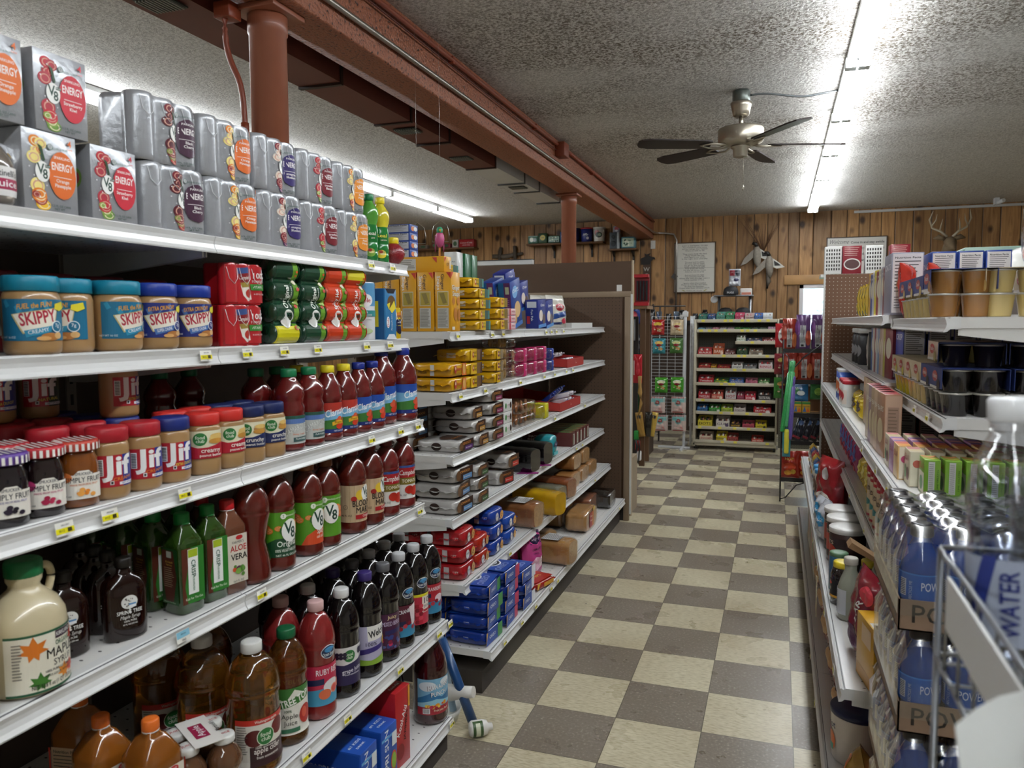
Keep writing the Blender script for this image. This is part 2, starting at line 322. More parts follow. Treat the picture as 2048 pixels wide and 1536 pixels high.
# window frame, pane and what stands outside
wr=struct(empty('window_1',(WX0,WY,WZ0)))
W,H=WX1-WX0,WZ1-WZ0; wt=mat('e8e4e6',.4)
g=G(); g.box(0,-.015,0,.05,.1,H,wt); g.box(W-.05,-.015,0,W,.1,H,wt); g.box(0,-.015,H-.05,W,.1,H,wt); g.box(0,-.015,0,W,.1,.05,wt); struct(g.obj('window_frame',wr))
gl=mat('dff2f4',.02,trans=1.,alpha=.25); struct(G().box(.05,.04,.05,W-.05,.045,H-.05,gl).obj('window_pane',wr))
pm=mat('b58a58',.5,noise=.25,nscale=9)
struct(G().box(WX0-.2,WY-.03,WZ1,WX1+.25,WY,WZ1+.13,pm,c=.006).obj('trim_1'))
struct(G().box(XL,WY-.02,0,WX0,WY,.1,mat('4a3320',.5,noise=.2)).obj('baseboard_back'))
# pale crown strip on the right half of the back wall
struct(G().box(.9,WY-.03,CZ-.05,XR,WY,CZ-.02,mat('cfd0d0',.5)).obj('trim_2'))
# outdoors: lawn and a tree seen through the pane
struct(G().box(-30,WY+.12,-.4,40,60,-.3,mat('6f8f5a',.9,noise=.3,nscale=.5)).obj('ground'))
def tree(x,y,s,lab):
    r=empty('tree',(x,y,-.3)); tag(r,lab,'tree')
    G().tube([(0,0,0),(.1,0,1.5*s),(0,.1,2.6*s)],[.2*s,.14*s,.06*s],mat('5a4632',.9,noise=.3)).obj('trunk',r)
    g=G(); rn=random.Random(3); lm=mat('4f9a86',.8,noise=.3,nscale=3)
    for i in range(900):
        a,b2=rn.uniform(0,2*PI),rn.uniform(-1,1); rr=1.5*s*rn.random()**.4; c=Vector((rr*math.cos(a)*math.sqrt(1-b2*b2),rr*math.sin(a)*math.sqrt(1-b2*b2),2.6*s+rr*b2*.9))
        d=Vector((rn.uniform(-1,1),rn.uniform(-1,1),rn.uniform(-1,1))).normalized()*.12*s; e=d.cross(Vector((0,0,1))).normalized()*.05*s
        g.add([c-d,c+e,c+d,c-e],[(0,1,2,3)],lm)
    g.obj('crown',r)
tree(1.95,17.,.82,'leafy green tree outside, seen through the window pane')
# ---------------- steel beam with conduits, columns, duct ----------------
rust=mat('7a4532',.55,noise=.1,nscale=30,bump=.5)
def beam_mat():
    m,nt,b=nodes('textured_red_brown_paint'); L=nt.links.new
    tc=N(nt,'ShaderNodeTexCoord'); n=N(nt,'ShaderNodeTexNoise',Scale=70.,Detail=2.); L(tc.outputs['Object'],n.inputs['Vector'])
    r=N(nt,'ShaderNodeValToRGB'); e=r.color_ramp.elements; e[0].position=.33; e[0].color=hx('3c1d14'); e[1].position=.42; e[1].color=hx('9a5c40'); L(n.outputs['Fac'],r.inputs[0]); L(r.outputs[0],b.inputs['Base Color'])
    b.inputs['Roughness'].default_value=.45; bp=N(nt,'ShaderNodeBump'); bp.inputs['Strength'].default_value=.9; bp.inputs['Distance'].default_value=.01; L(n.outputs['Fac'],bp.inputs['Height']); L(bp.outputs[0],b.inputs['Normal']); return m
BM=beam_mat()
br=empty('ceiling_beam',(-1.82,0,2.62)); br['kind']='structure'
bx=G().box(-.11,YF,0,.11,WY,CZ-2.62,BM,c=.008); struct(bx.obj('beam_casing',br))
tag(G().tube([(-1.69,YF+.1,2.70),(-1.69,2,2.70),(-1.69,6,2.70),(-1.69,10.9,2.70),(-1.66,11.0,2.69),(-1.55,11.07,2.69),(-1.42,11.08,2.67),(-1.38,11.08,2.58),(-1.38,11.08,1.35)],.013,mat('a9a49c',.3,metal=.9)).obj('conduit'),'bare steel conduit running along the beam and down the pine wall','conduit')
g=G(); g.tube([(-1.685,YF+.1,2.845),(-1.685,5.98,2.845)],.013,mat('8a3f26',.4)); g.tube([(-1.685,6.16,2.85),(-1.685,11.,2.85)],.013,mat('8a3f26',.4)); g.tube([(-1.69,YF+.1,2.81),(-1.69,2.,2.805),(-1.69,3,2.82),(-1.69,5.98,2.8)],.004,mat('5a2416',.5))
for y in (2.4,3.9,5.4,7.2,8.8): g.box(-1.705,y,2.825,-1.675,y+.02,2.865,mat('8a3f26',.4))
tag(g.obj('painted_pipe'),'red brown painted pipe tucked along the top of the beam','pipe')
tag(G().box(-1.71,6.0,2.76,-1.63,6.14,2.87,mat('7d3a22',.5),c=.006).obj('junction_box'),'red brown junction box on the beam above the far column','box')
def column(y,lab):
    r=empty('steel_column',(-1.86,y,0)); tag(r,lab,'column')
    cm=mat('955840',.38,noise=.06,nscale=12,coat=.2)
    G().lathe([(.069,0.0),(.069,2.53),(.074,2.535),(.074,2.6),(.069,2.605),(.069,2.618)],cm,n=40).obj('shaft',r)
    G().box(-.1,-.1,2.6,.1,.1,2.62,cm,c=.003).obj('cap_plate',r)
    return r
c1=column(2.55,'nearer thick red brown painted steel column behind the grey drink packs'); c2=column(7.0,'far red brown painted steel column rising behind the brown partition board')
# conduit down the near column
q=mat('8a4028',.4); g=G(); g.tube(sm([(-.045,-.125,2.6),(-.05,-.125,2.5),(-.04,-.115,2.42),(-.01,-.1,2.33),(0.,-.095,2.22),(0.,-.09,2.0),(0.,-.09,1.2)],4),.011,q); g.box(-.08,-.15,2.56,-.01,-.08,2.618,q,c=.004); g.tube([(0,-.092,2.15),(0,-.092,2.19)],.015,q)
tag(g.obj('column_conduit',loc=(-1.905,2.55,0)),'thin painted conduit and box clipped to the near column','conduit')
g=G()
# duct left of the beam, brown then bare metal near the far end
dk=mat('6a352a',.5,noise=.08,nscale=6); db=mat('d4d8dc',.4,noise=.05,nscale=6); ds=mat('2a1712',.5)
dr=empty('air_duct',(-2.13,0,2.6)); tag(dr,'long brown air duct beside the beam, bare metal at its far end','duct')
YS=[-3.5,-2,-.6,.8,2.1,3.35,4.1,4.65,5.5,6.2,6.62,7.3]
g=G()
for i,(a,b2) in enumerate(zip(YS,YS[1:])):
    m_=db if a>=4.9 else dk; z=.0 if i%2 else .004
    g.box(-.13,a+.004,z,.1,b2-.004,.28,m_); g.box(-.135,b2-.012,-.008,.105,b2+.012,.28,ds if m_ is dk else mat('5a5f64',.4))
g.obj('duct_run',dr)
g=G()
for y in (2.25,4.22,5.05,6.3):
    g.box(-.08,y,-.006,.06,y+.12,-.001,mat('3c3f3c',.5))
    for k in range(9): g.box(-.075+k*.015,y+.006,-.012,-.07+k*.015,y+.114,-.004,mat('8d9089',.5))
g.obj('grille',dr)
# ---------------- fluorescent strip lights ----------------
em=bpy.data.materials.new('tube_glow'); em.use_nodes=True; nt=em.node_tree; bb=nt.nodes['Principled BSDF']; bb.inputs['Base Color'].default_value=(.9,.95,1,1); bb.inputs['Emission Color'].default_value=(.93,.97,1,1); bb.inputs['Emission Strength'].default_value=TUBE
hm=mat('d9dcdc',.45)
def fixture_parts(L_):
    g=G().box(-.055,0,-.035,.055,L_,0,hm,c=.004)
    e=G()
    for y in (0.004,):
        e.box(-.062,y,-.085,-.004,y+.026,-.03,hm,c=.003); e.box(.004,y,-.085,.062,y+.026,-.03,hm,c=.003)
    t=G()
    for x in (-.033,.033): t.add([(x+.02*math.cos(k*PI/4+.39),y,-.065+.02*math.sin(k*PI/4+.39)) for y in (.03,L_-.03) for k in range(8)],[(k,8+k,8+(k+1)%8,(k+1)%8) for k in range(8)],em,True)
    e2=G()
    for q in ((-.062,-.004),(.004,.062)): e2.box(q[0],L_-.03,-.085,q[1],L_-.004,-.03,hm,c=.003)
    return g,e,t,e2
FX=Proto('strip_light','light',[(n,q) for n,q in zip(('housing','end_holder','tubes','end_holder'),fixture_parts(1.17))])
def lights(x,y0,n,desc,grp):
    for k in range(n):
        FX.put((x,y0+k*1.18,CZ-.002),0,f'{desc}, {ORD[k]} fixture counted from the back wall end' if False else f'{desc}, {ORD[n-1-k]} from the far end',grp)
lights(.375,10.6-12*1.18,12,'twin tube strip light above the aisle','strip lights above the aisle')
lights(-4.05,9.95-11*1.18,11,'twin tube strip light beyond the brown beam','strip lights beyond the beam')
# ---------------- ceiling fan ----------------
fr=empty('ceiling_fan',(-.255,5.2,CZ)); tag(fr,'brushed nickel ceiling fan with five dark blades hanging in the aisle','fan')
ni=mat('b3ab9c',.3,metal=.9,noise=.05,nscale=20); bl=mat('2c211f',.45,noise=.15,nscale=15)
G().lathe([(.05,-.001),(.055,-.015),(.055,-.07),(.05,-.075)][::-1],mat('6f7570',.4,metal=.7),n=8).obj('junction_box',fr)
G().lathe([(.035,-.165),(.05,-.155),(.055,-.13),(.062,-.1),(.068,-.08),(.062,-.073)],ni).obj('canopy',fr)
G().tube([(0,0,-.16),(0,0,-.225)],.013,ni,n=12).obj('downrod',fr)
G().lathe([(.0,-.35),(.06,-.345),(.1,-.34),(.135,-.325),(.14,-.31),(.142,-.245),(.135,-.235),(.09,-.225),(.015,-.222)],ni,n=40).obj('motor_housing',fr)
G().lathe([(.0,-.415),(.04,-.414),(.045,-.405),(.045,-.365),(.06,-.355),(.06,-.345)],ni,n=32).obj('switch_cup',fr)
G().tube([(.02,-.02,-.41),(.021,-.021,-.60)],.0012,ni,n=5).lathe([(.001,0),(.006,.01),(.007,.022),(.002,.04)],ni,n=10,O=(.021,-.021,-.63)).obj('pull_chain',fr)
for k,ang in enumerate((19,76,148,202,305)):
    a=R(ang); M_=Matrix.Rotation(a,4,'Z')@Matrix.Translation((0,0,-.335))@Matrix.Rotation(R(11),4,'X')
    g=G(); pts=[(.19,-.05),(.22,-.062),(.58,-.07),(.64,-.055),(.66,-.02),(.66,.03),(.64,.055),(.58,.068),(.22,.055),(.19,.045)]
    g.prism(pts,-.004,.004,bl,axis='z',M=M_); o=g.obj('blade',fr)
    g=G(); g.tube([M_@Vector((.07,0,.0)),M_@Vector((.13,.03,-.012)),M_@Vector((.2,.03,-.01)),M_@Vector((.26,0,-.008)),M_@Vector((.2,-.03,-.01)),M_@Vector((.13,-.03,-.012)),M_@Vector((.07,0,0))],.007,ni,n=6); g.obj('blade_bracket',o)
tag(G().tube(sm([(-.2,5.18,CZ-.04),(-.1,5.2,CZ-.035),(.1,5.28,CZ-.05),(.22,5.33,CZ-.03),(.32,5.36,CZ-.012)]),.007,mat('5b5e60',.4,metal=.6),n=8).obj('armoured_cable'),'flexible metal cable looping from the fan to the strip light','cable')
g=G(); g.lathe([(.02,0),(.024,.004),(.024,.1),(.02,.104)],mat('d8dadc',.4),n=16,M=Matrix.Translation((2.42,10.6,2.83))@Matrix.Rotation(R(80),4,'X')@Matrix.Rotation(R(20),4,'Y')); g.box(2.4,10.66,2.82,2.45,10.74,CZ,mat('d8dadc',.4))
tag(g.obj('security_camera'),'small white security camera below the ceiling in the far right corner','camera')
# ---------------- gondola shelving ----------------
SHM=mat('d9d8d4',.38,noise=.03,nscale=6,coat=.1); LIPM=mat('dcdcdb',.32,coat=.3); GRV=mat('4a4a4e',.5); BKM=mat('57493f',.6,noise=.08,nscale=5); POST=mat('8b8378',.5)
def perf_mat():
    m,nt,b=nodes('perforated_white_steel'); L=nt.links.new
    tc=N(nt,'ShaderNodeTexCoord'); vm=N(nt,'ShaderNodeVectorMath',_operation='SCALE'); vm.inputs['Scale'].default_value=1/.04; L(tc.outputs['Object'],vm.inputs[0])
    fr=N(nt,'ShaderNodeVectorMath',_operation='FRACTION'); L(vm.outputs[0],fr.inputs[0]); sb=N(nt,'ShaderNodeVectorMath',_operation='SUBTRACT'); sb.inputs[1].default_value=(.5,.5,.5); L(fr.outputs[0],sb.inputs[0])
    mu=N(nt,'ShaderNodeVectorMath',_operation='MULTIPLY'); mu.inputs[1].default_value=(1,1.6,0); L(sb.outputs[0],mu.inputs[0]); ln=N(nt,'ShaderNodeVectorMath',_operation='LENGTH'); L(mu.outputs[0],ln.inputs[0])
    lt=N(nt,'ShaderNodeMath',_operation='LESS_THAN'); lt.inputs[1].default_value=.10; L(ln.outputs['Value'],lt.inputs[0])
    mx=N(nt,'ShaderNodeMix',_data_type='RGBA'); mx.inputs['A'].default_value=hx('dcdad6'); mx.inputs['B'].default_value=hx('2a2826'); L(lt.outputs[0],mx.inputs['Factor']); L(mx.outputs['Result'],b.inputs['Base Color']); b.inputs['Roughness'].default_value=.4
    return m
PERF=perf_mat()
def peg_mat(c,d,hole=.11):
    m,nt,b=nodes('pegboard_'+c); L=nt.links.new
    tc=N(nt,'ShaderNodeTexCoord'); vm=N(nt,'ShaderNodeVectorMath',_operation='SCALE'); vm.inputs['Scale'].default_value=1/.0254; L(tc.outputs['Object'],vm.inputs[0])
    fr=N(nt,'ShaderNodeVectorMath',_operation='FRACTION'); L(vm.outputs[0],fr.inputs[0]); sb=N(nt,'ShaderNodeVectorMath',_operation='SUBTRACT'); sb.inputs[1].default_value=(.5,.5,.5); L(fr.outputs[0],sb.inputs[0])
    mu=N(nt,'ShaderNodeVectorMath',_operation='MULTIPLY'); mu.inputs[1].default_value=(1,0,1); L(sb.outputs[0],mu.inputs[0]); ln=N(nt,'ShaderNodeVectorMath',_operation='LENGTH'); L(mu.outputs[0],ln.inputs[0])
    lt=N(nt,'ShaderNodeMath',_operation='LESS_THAN'); lt.inputs[1].default_value=hole; L(ln.outputs['Value'],lt.inputs[0])
    mx=N(nt,'ShaderNodeMix',_data_type='RGBA'); mx.inputs['A'].default_value=hx(c); mx.inputs['B'].default_value=hx(d); L(lt.outputs[0],mx.inputs['Factor']); L(mx.outputs['Result'],b.inputs['Base Color']); b.inputs['Roughness'].default_value=.5
    return m
PEG=peg_mat('5a4432','120d09')
RAIL=[(-.035,0),(-.014,0),(-.012,-.003),(-.009,-.004),(-.004,-.001),(0,-.003),(-.0035,-.012),(-.0045,-.019),(-.002,-.028),(.003,-.035),(.002,-.038),(-.006,-.036),(-.012,-.03),(-.035,-.03)]
def price_tag_mesh(kind):
    g=G(); g.box(-.017,-.0009,-.022,.017,0,.0,'f2f0e8'); fn=plane_fn((0,-.0012,-.011),(1,0,0),(0,0,1))
    if kind=='y': it=[('r',-1.7,-.75,1.7,.15,'f0e41c'),('t',-.7,-.3,.55,'3012',' 4a4010'.strip()),('r',.4,-.6,1.2,.05,'3a3510'),('t',0,.6,.35,'GROCERY','333333'),('t',.2,-.95,.25,'EACH','555555')]
    else: it=[('r',-1.7,-.2,1.7,1.1,'8cc6dc'),('t',0,-.7,.5,'SALE','333333'),('t',0,.5,.4,'SPECIAL','2a5a7a')]
    g.decal(it,fn,sc_=.01); return g.mesh('price_tag')
PTY,PTB=price_tag_mesh('y'),price_tag_mesh('b')
def shelf(name,xl,y0,y1,z,dep,sgn,label,group=None,tags=(),perf=True,slots=False):
    """xl = x of the rail face; sgn=-1: shelf runs away to -x (faces +x)"""
    r=empty('gondola_shelf' if name is None else name,(xl,y0,z)); tag(r,label,'shelf',group); L=y1-y0
    s=-sgn
    deck=G(); dm=PERF if perf else SHM
    deck.box(min(s*-.03,s*-dep),.002,-.028,max(s*-.03,s*-dep),L-.002,-.001,dm)
    deck.obj('deck',r)
    rail=G(); poly=[(s*a,b) for a,b in RAIL]
    if s<0: poly=poly[::-1]
    rail.prism(poly,.001,L-.001,LIPM,axis='y')
    rail.box(min(s*-.0135,s*-.0105),.002,-.0045,max(s*-.0135,s*-.0105),L-.002,-.0022,GRV)
    rl=rail.obj('price_rail',r)
    if slots:
        for k in range(int(L/.075)):
            pass
    g=G()
    if z<.2: brk=False
    else: brk=True
    for y in (.004,):
        bp=[(s*-.03,-.028),(s*-.03,-.045),(s*-(dep-.05),-.085),(s*-dep,-.085),(s*-dep,-.028)]
        g.prism(bp if s<0 else bp[::-1],y,y+.003,SHM,axis='y')
    if brk: g.obj('bracket',r)
    g=G(); bp=[(s*-.03,-.028),(s*-.03,-.045),(s*-(dep-.05),-.085),(s*-dep,-.085),(s*-dep,-.028)]
    g.prism(bp if s<0 else bp[::-1],L-.007,L-.004,SHM,axis='y')
    if brk: g.obj('bracket',r)
    for t in tags:
        yy,k=(t,'y') if not isinstance(t,tuple) else t
        o=bpy.data.objects.new('price_tag',PTY if k=='y' else PTB); COL.objects.link(o); o.parent=r; o.location=(s*.0035,yy-y0,-.006); o.rotation_euler=(R(-9),0,R(90*s))
        o['label']='yellow price tag' if k=='y' else 'blue price tag'
    return r
def frame(xb,y0,n,h,sgn,label,depth,kick=.088,end=True):
    """back panel with slotted uprights and the kick base"""
    r=empty('shelving_unit',(xb,y0,0)); tag(r,label,'shelving'); s=-sgn; W_=.914
    for k in range(n): G().box(min(0,s*-.012),k*W_+.014,.1,max(0,s*-.012),(k+1)*W_-.014,h,BKM).obj('back_panel',r)
    for k in range(n+1):
        g=G().box(min(s*.004,s*-.02),k*W_-.013,0,max(s*.004,s*-.02),k*W_+.013,h+.01,POST)
        for j in range(int((h-.2)/.05)): g.box(min(s*.004,s*.0045),k*W_-.004,.15+j*.05,max(s*.004,s*.0045),k*W_+.004,.175+j*.05,mat('1c1916',.6))
        g.obj('upright',r)
    G().box(min(0,s*depth),.0,0,max(0,s*depth),n*W_,kick,mat('3b3530',.6)).obj('kick_base',r)
    return r
LN={0:'top',1:'second',2:'third',3:'fourth',4:'fifth',5:'bottom'}
# left gondola, near unit
XB=-1.585
frame(XB,.46-.914,3,1.62,-1,'brown backed shelving frame of the near drinks and spreads unit on the left',.555)
Z1=[1.63,1.39,1.125,.845,.455,.12]; X1=[-1.15,-1.15,-1.10,-1.10,-1.02,-1.01]
T1=[[],[1.325],[.925,1.015,1.195],[(1.175,'b')],[],[]]
T1b=[[2.035,2.17],[1.46,1.6,1.745,2.0,2.145],[1.93,2.11,2.23],[1.42,2.235],[1.56,1.79,2.19,2.29][:2]+[1.94,2.2],[2.27]]
T1b[4]=[1.46,1.64,1.93,2.2,2.29]
for i,(z,x) in enumerate(zip(Z1,X1)):
    for j,(a,b_) in enumerate(((-.454,.46),(.46,1.374),(1.374,2.288))):  # nearest section is out of view, added for the light it blocks
        w_=('unseen part added to block light','nearer half','farther half')[j]
        shelf(None,x,a,b_,z,abs(x-XB)-.006,-1,f'white {LN[i]} shelf of the near left unit, {w_}','shelves of the near left unit',[[],T1[i],T1b[i]][j])
# left gondola, far unit
XB2=-1.60
frame(XB2,2.69,3,1.63,-1,'brown backed shelving frame of the far cookie and bread unit on the left',.54)
Z2=[1.408,1.172,.925,.678,.422,.172]; X2=[-1.178,-1.174,-1.172,-1.176,-1.126,-1.02]
T2=[[[2.75,3.13,3.27],[3.95,4.05,4.15,4.3],[]],[[2.76,3.03],[3.5],[3.9,4.1,4.35,4.5]],[[],[4.1],[4.8]],[[],[4.6],[4.75]],[[],[3.2],[4.9]],[[2.83,3.05,3.25,3.5],[3.62],[5.2]]]
for i,(z,x) in enumerate(zip(Z2,X2)):
    for j in range(3):
        a=2.69+j*.914
        shelf(None,x,a,a+.914,z,abs(x-XB2)-.006,-1,f'white {LN[i]} shelf of the far left unit, {("near","middle","far")[j]} section','shelves of the far left unit',[t for t in sum(T2[i],[]) if a<t<a+.914])
# far unit end panel (pegboard in a frame) and the taller plain brown partition behind it
r=empty('pegboard_panel',(-1.60,5.47,0)); tag(r,'brown pegboard end panel in a tan frame closing the bread shelves','panel'); tan=mat('8f7b64',.5)
G().box(0,0,.1,.54,.012,1.62,PEG).obj('pegboard',r); G().box(-.3,-.004,1.62,.6,.02,1.66,tan,c=.003).obj('top_rail',r); G().box(.56,-.012,0,.6,.02,1.62,tan,c=.003).obj('post',r); G().box(.602,-.004,.05,.614,.012,1.64,mat('dcdcd8',.35)).obj('slotted_strip',r)
G().box(.0,0,.0,.56,.015,.1,mat('1d1713',.6)).obj('kick_board',r)
r=empty('partition',(-2.62,5.62,0)); tag(r,'tall plain brown partition board behind the pegboard, facing the aisle end','partition'); hb=mat('5a4330',.55,noise=.06,nscale=4)
G().box(0,0,.0,1.60,.02,1.885,hb).obj('board',r); G().box(1.60,-.004,0,1.612,.024,1.89,mat('b9a88e',.45)).obj('edge_strip',r)
G().box(.62,.022,.0,1.60,.3,.42,mat('a08f78',.5)).obj('base_box',r)
tag(G().box(-.015,-.006,0,.02,.006,.045,'e6e4df').obj('plastic_clip',loc=(-1.085,5.478,1.662)),'small white plastic clip on the top rail of the pegboard','clip')
# right gondola
XR3=.80
rf=frame(XR3,2.1,4,1.55,1,'cream shelving frame of the right hand grocery unit',.60)
ZR=[1.450,1.205,1.012,.765,.490,.125]; XRN=[.379,.379,.289,.289,.171,.155]; XRF=[.345,.35,.289,.289,.171,.155]; ZRF=[1.462,1.222,1.018,.765,.49,.125]
TR=[[],[2.25,2.45,2.7],[2.17,2.24,2.5,2.9],[2.3,2.75,3.3],[2.25,2.7,3.2,3.6],[2.2,2.35,2.8,3.2]]
for i in range(6):
    for j in range(4):
        a=2.1+j*.914; x=(XRN if j==0 else XRF)[i]; z=(ZR if j==0 else ZRF)[i]
        shelf(None,x,a,a+.914,z,XR3-x-.006,1,f'white {LN[i]} shelf of the right unit, {("nearest","second","third","farthest")[j]} section','shelves of the right hand unit',[t for t in TR[i] if a<t<a+.914])
r=empty('pegboard_panel',(.29,5.80,0)); tag(r,'brown pegboard panel with bright holes at the far end of the right unit','panel')
G().box(0.012,0,.05,1.05,.012,1.765,peg_mat('6e4c35','c9c0b0')).obj('pegboard',r); G().box(0,-.004,.0,.012,.016,1.77,mat('c9c9c6',.4)).obj('post',r)
# ---------------- product kinds ----------------
def capg(r,h,z0,m,ribs=True,taper=.0):
    g=G(); n=48
    g.lathe([(r*.97,z0),(r,z0+.001),(r*(1-taper),z0+h-.0025),(r*(1-taper)-.002,z0+h),(r*.5,z0+h+.0003)],m,n=n,rib=(lambda a,z:.02*(1 if int(round(a/(2*PI)*n))%2 else -1) if z<z0+h-.001 else 0) if ribs else None)
    return g
def vessel(name,cat,prof,bm,cap,labs,sq=2.,n=28,rib=None,extra=(),mats=None,sx=1.,sy=1.,cname='cap',step=.005,bname='bottle_body'):
    """cap=(r,h,z0,material[,ribs[,taper]])  labs=[(zc,a0,items)]"""
    parts=[(bname,G().lathe(prof,bm,n=n,sq=sq,rib=rib,mats=mats,sx=sx,sy=sy))]
    if cap: parts.append((cname,capg(*cap)))
    pr=prof_r(prof)
    for lb in labs:
        zc,a0,items=lb[:3]; ls=lb[3] if len(lb)>3 else 1.
        sq_=sq
        def fn(u,v,e,zc=zc,a0=a0):
            r0=pr(zc); a=R(a0)+u/r0; rr=pr(zc+v)
            k=1. if sq_==2 else (abs(math.cos(a))**sq_+abs(math.sin(a))**sq_)**(-1/sq_)
            return ((rr*k+.0006+e)*math.cos(a)*sx,(rr*k+.0006+e)*math.sin(a)*sy,zc+v)
        parts.append(('label',G().decal(items,fn,step=step,sc_=.01*ls,eps=.00025)))
    parts+=list(extra)
    return Proto(name,cat,parts)
def splash(cu,cv,n,spread,cols,seed,r=(.35,.8)):
    rn=random.Random(seed); out=[]
    for i in range(n):
        a=rn.uniform(r[0],r[1]); out.append(('e',cu+rn.uniform(-1,1)*spread[0],cv+rn.uniform(-1,1)*spread[1],a,a*rn.uniform(.6,1),rn.choice(cols)))
    return out
def lines(u0,u1,v0,n,dv,h,col,seed=1,jag=.3):
    rn=random.Random(seed); return [('r',u0,v0-i*dv,u0+(u1-u0)*(1-rn.random()*jag),v0-i*dv+h,col) for i in range(n)]
def nutrition(u0,v0,u1,v1,c='1c1c1c',bg='ecebe4',title='Nutrition Facts'):
    w=u1-u0; h=v1-v0; it=[('r',u0,v0,u1,v1,bg),('t',(u0+u1)/2,v1-h*.07,min(.9,w*.2),title,c,{'w':w*.86,'b':0.010}),('r',u0+w*.07,v1-h*.14,u1-w*.07,v1-h*.125,c)]
    it+=lines(u0+w*.07,u1-w*.07,v1-h*.2,9,h*.055,h*.014,c,3,.35)+lines(u0+w*.07,u1-w*.07,v0+h*.26,5,h*.045,h*.01,c,5,.2); return it
def v8badge(u,v,s,big=False):
    return [('e',u,v,1.25*s,1.6*s,'f4f4f0'),('t',u-.3*s,v+.3*s,2.3*s,'V','1f4436',{'b':.01,'sx':.85}),('t',u+.45*s,v-.4*s,2.1*s,'8','1f4436',{'b':.01,'sx':.85})]
# --- energy drink cartons and shrink packs ---
def energy_face(flavor,blob,fruit,num,w,h,wide):
    s=h/13.
    bx=w*.27; it=[]
    for e_ in splash(-w*.24,h*.28,6,(w*.07,h*.13),fruit,1,(.6*s,1.3*s))+splash(-w*.24,-h*.3,7,(w*.08,h*.13),fruit,2,(.6*s,1.4*s)):
        it.append(e_); it.append(('e',e_[1]+.08*s,e_[2]-.05*s,e_[3]*.72,e_[4]*.72,'efe3bc' if e_[5] in ('f0c030','e8862a','6f9a3a','8aa84a') else 'd8a08c')); it.append(('e',e_[1]+.1*s,e_[2]-.05*s,e_[3]*.55,e_[4]*.55,e_[5]))
    it+=[('e',-w*.24+math.cos(i*2.4)*w*.17,-h*.42+i*h*.05,.13*s,.13*s,'e8e8ea') for i in range(17)]
    it+=[('p',[(-w*.2-.3*s,h*.33),(-w*.2+.4*s,h*.3),(-w*.2+.9*s,h*.14),(-w*.2+.5*s,h*.12)],'2a4a2c')]
    it+=[('e',bx*.75,-.2*s,w*.26,h*.30,blob)]
    it+=[('t',bx*.75,1.1*s,1.75*s,'ENERGY','f5f0ee',{'w':w*.40,'b':0.010}),('t',bx*.75,2.6*s,.62*s,'SPARKLING','f5f0ee',{'w':w*.30}),('r',bx*.75-w*.17,-.55*s,bx*.75+w*.17,-.45*s,'f5f0ee')]
    fl=flavor.split(' ')
    for i,t in enumerate(fl): it.append(('t',bx*.75,(-1.15-i*.8)*s,.8*s,t,'f5f0ee',{'b':0.009}))
    it+=[('t',w*.36,h*.40,1.5*s,num,blob,{'b':0.010}),('t',w*.36,h*.33,.4*s,'CANS',blob),('t',w*.16,h*.31,.42*s,'VEGGIES & FRUIT','3f6a58'),('e',w*-.01,h*.32,.5*s,.5*s,'5f8474'),('e',w*-.01,h*.32,.42*s,.42*s,'b5b6b8'),('t',w*-.01,h*.32,.6*s,'1','3f6a58')]
    it+=[('t',w*.12,-h*.41,.5*s,'4-11.5 FL OZ CANS' if num=='4' else '6-8 FL OZ CANS','3a5a4c'),('t',w*.12,-h*.45,.5*s,'NET WT','3a5a4c')]
    it+=v8badge(-w*.17,-.1*s,1.05*s)+[('r',-w*.17+.5*s,.6*s,-w*.17+1.5*s,1.1*s,'1f4436'),('t',-w*.17+1.0*s,.85*s,.4*s,'PLUS','f4f4f0')]
    return it
GREY=mat('a3a5a9',.3,metal=.35,coat=.35,noise=.03,nscale=70,bump=.12)
FR={'o':['e8862a','f0c030','c8502a','f3e08a','9c2f2c'],'s':['c62436','6f9a3a','e9e2c0','b53040','8aa84a'],'b':['7a1c2c','b8372c','d98a2c','5a1322','86994a'],'p':['8c2438','5a2a6a','c04a4a','e8d8c8','7a1a30']}
def carton4(flavor,blob,fr):
    w,d,h=.103,.118,.134; g=G().box(-w/2,-d/2,0,w/2,d/2,h,GREY,c=.0012)
    f=G().decal(energy_face(flavor,blob,FR[fr],'4',w*100,h*100,0),plane_fn((0,-d/2-.0003,h/2),(1,0,0),(0,0,1)),sc_=.01,eps=.00015)
    S2=[]
    for sg in (-1,1):
        s=G(); S2.append(('side_print',s)); it=[('t',-1.5,3.,.7,'BOOST',blob,{'w':3}),('e',2.2,.8,1.5,1.8,FR[fr][1]),('e',2.2,.8,1.,1.2,FR[fr][3])]+lines(-5,-1,-1,7,.55,.22,'46484a',2)+[('r',-3,-4.6,1.5,-4.1,'eeeeee'),('r',-3,-5.3,2,-4.8,'eeeeee')]
        s.decal(it,plane_fn((sg*(w/2+.0003),0,h/2),(0,sg,0),(0,0,1)),sc_=.01,eps=.00015)
    return Proto('drink_carton','carton',[('box',g),('front_print',f)]+S2)
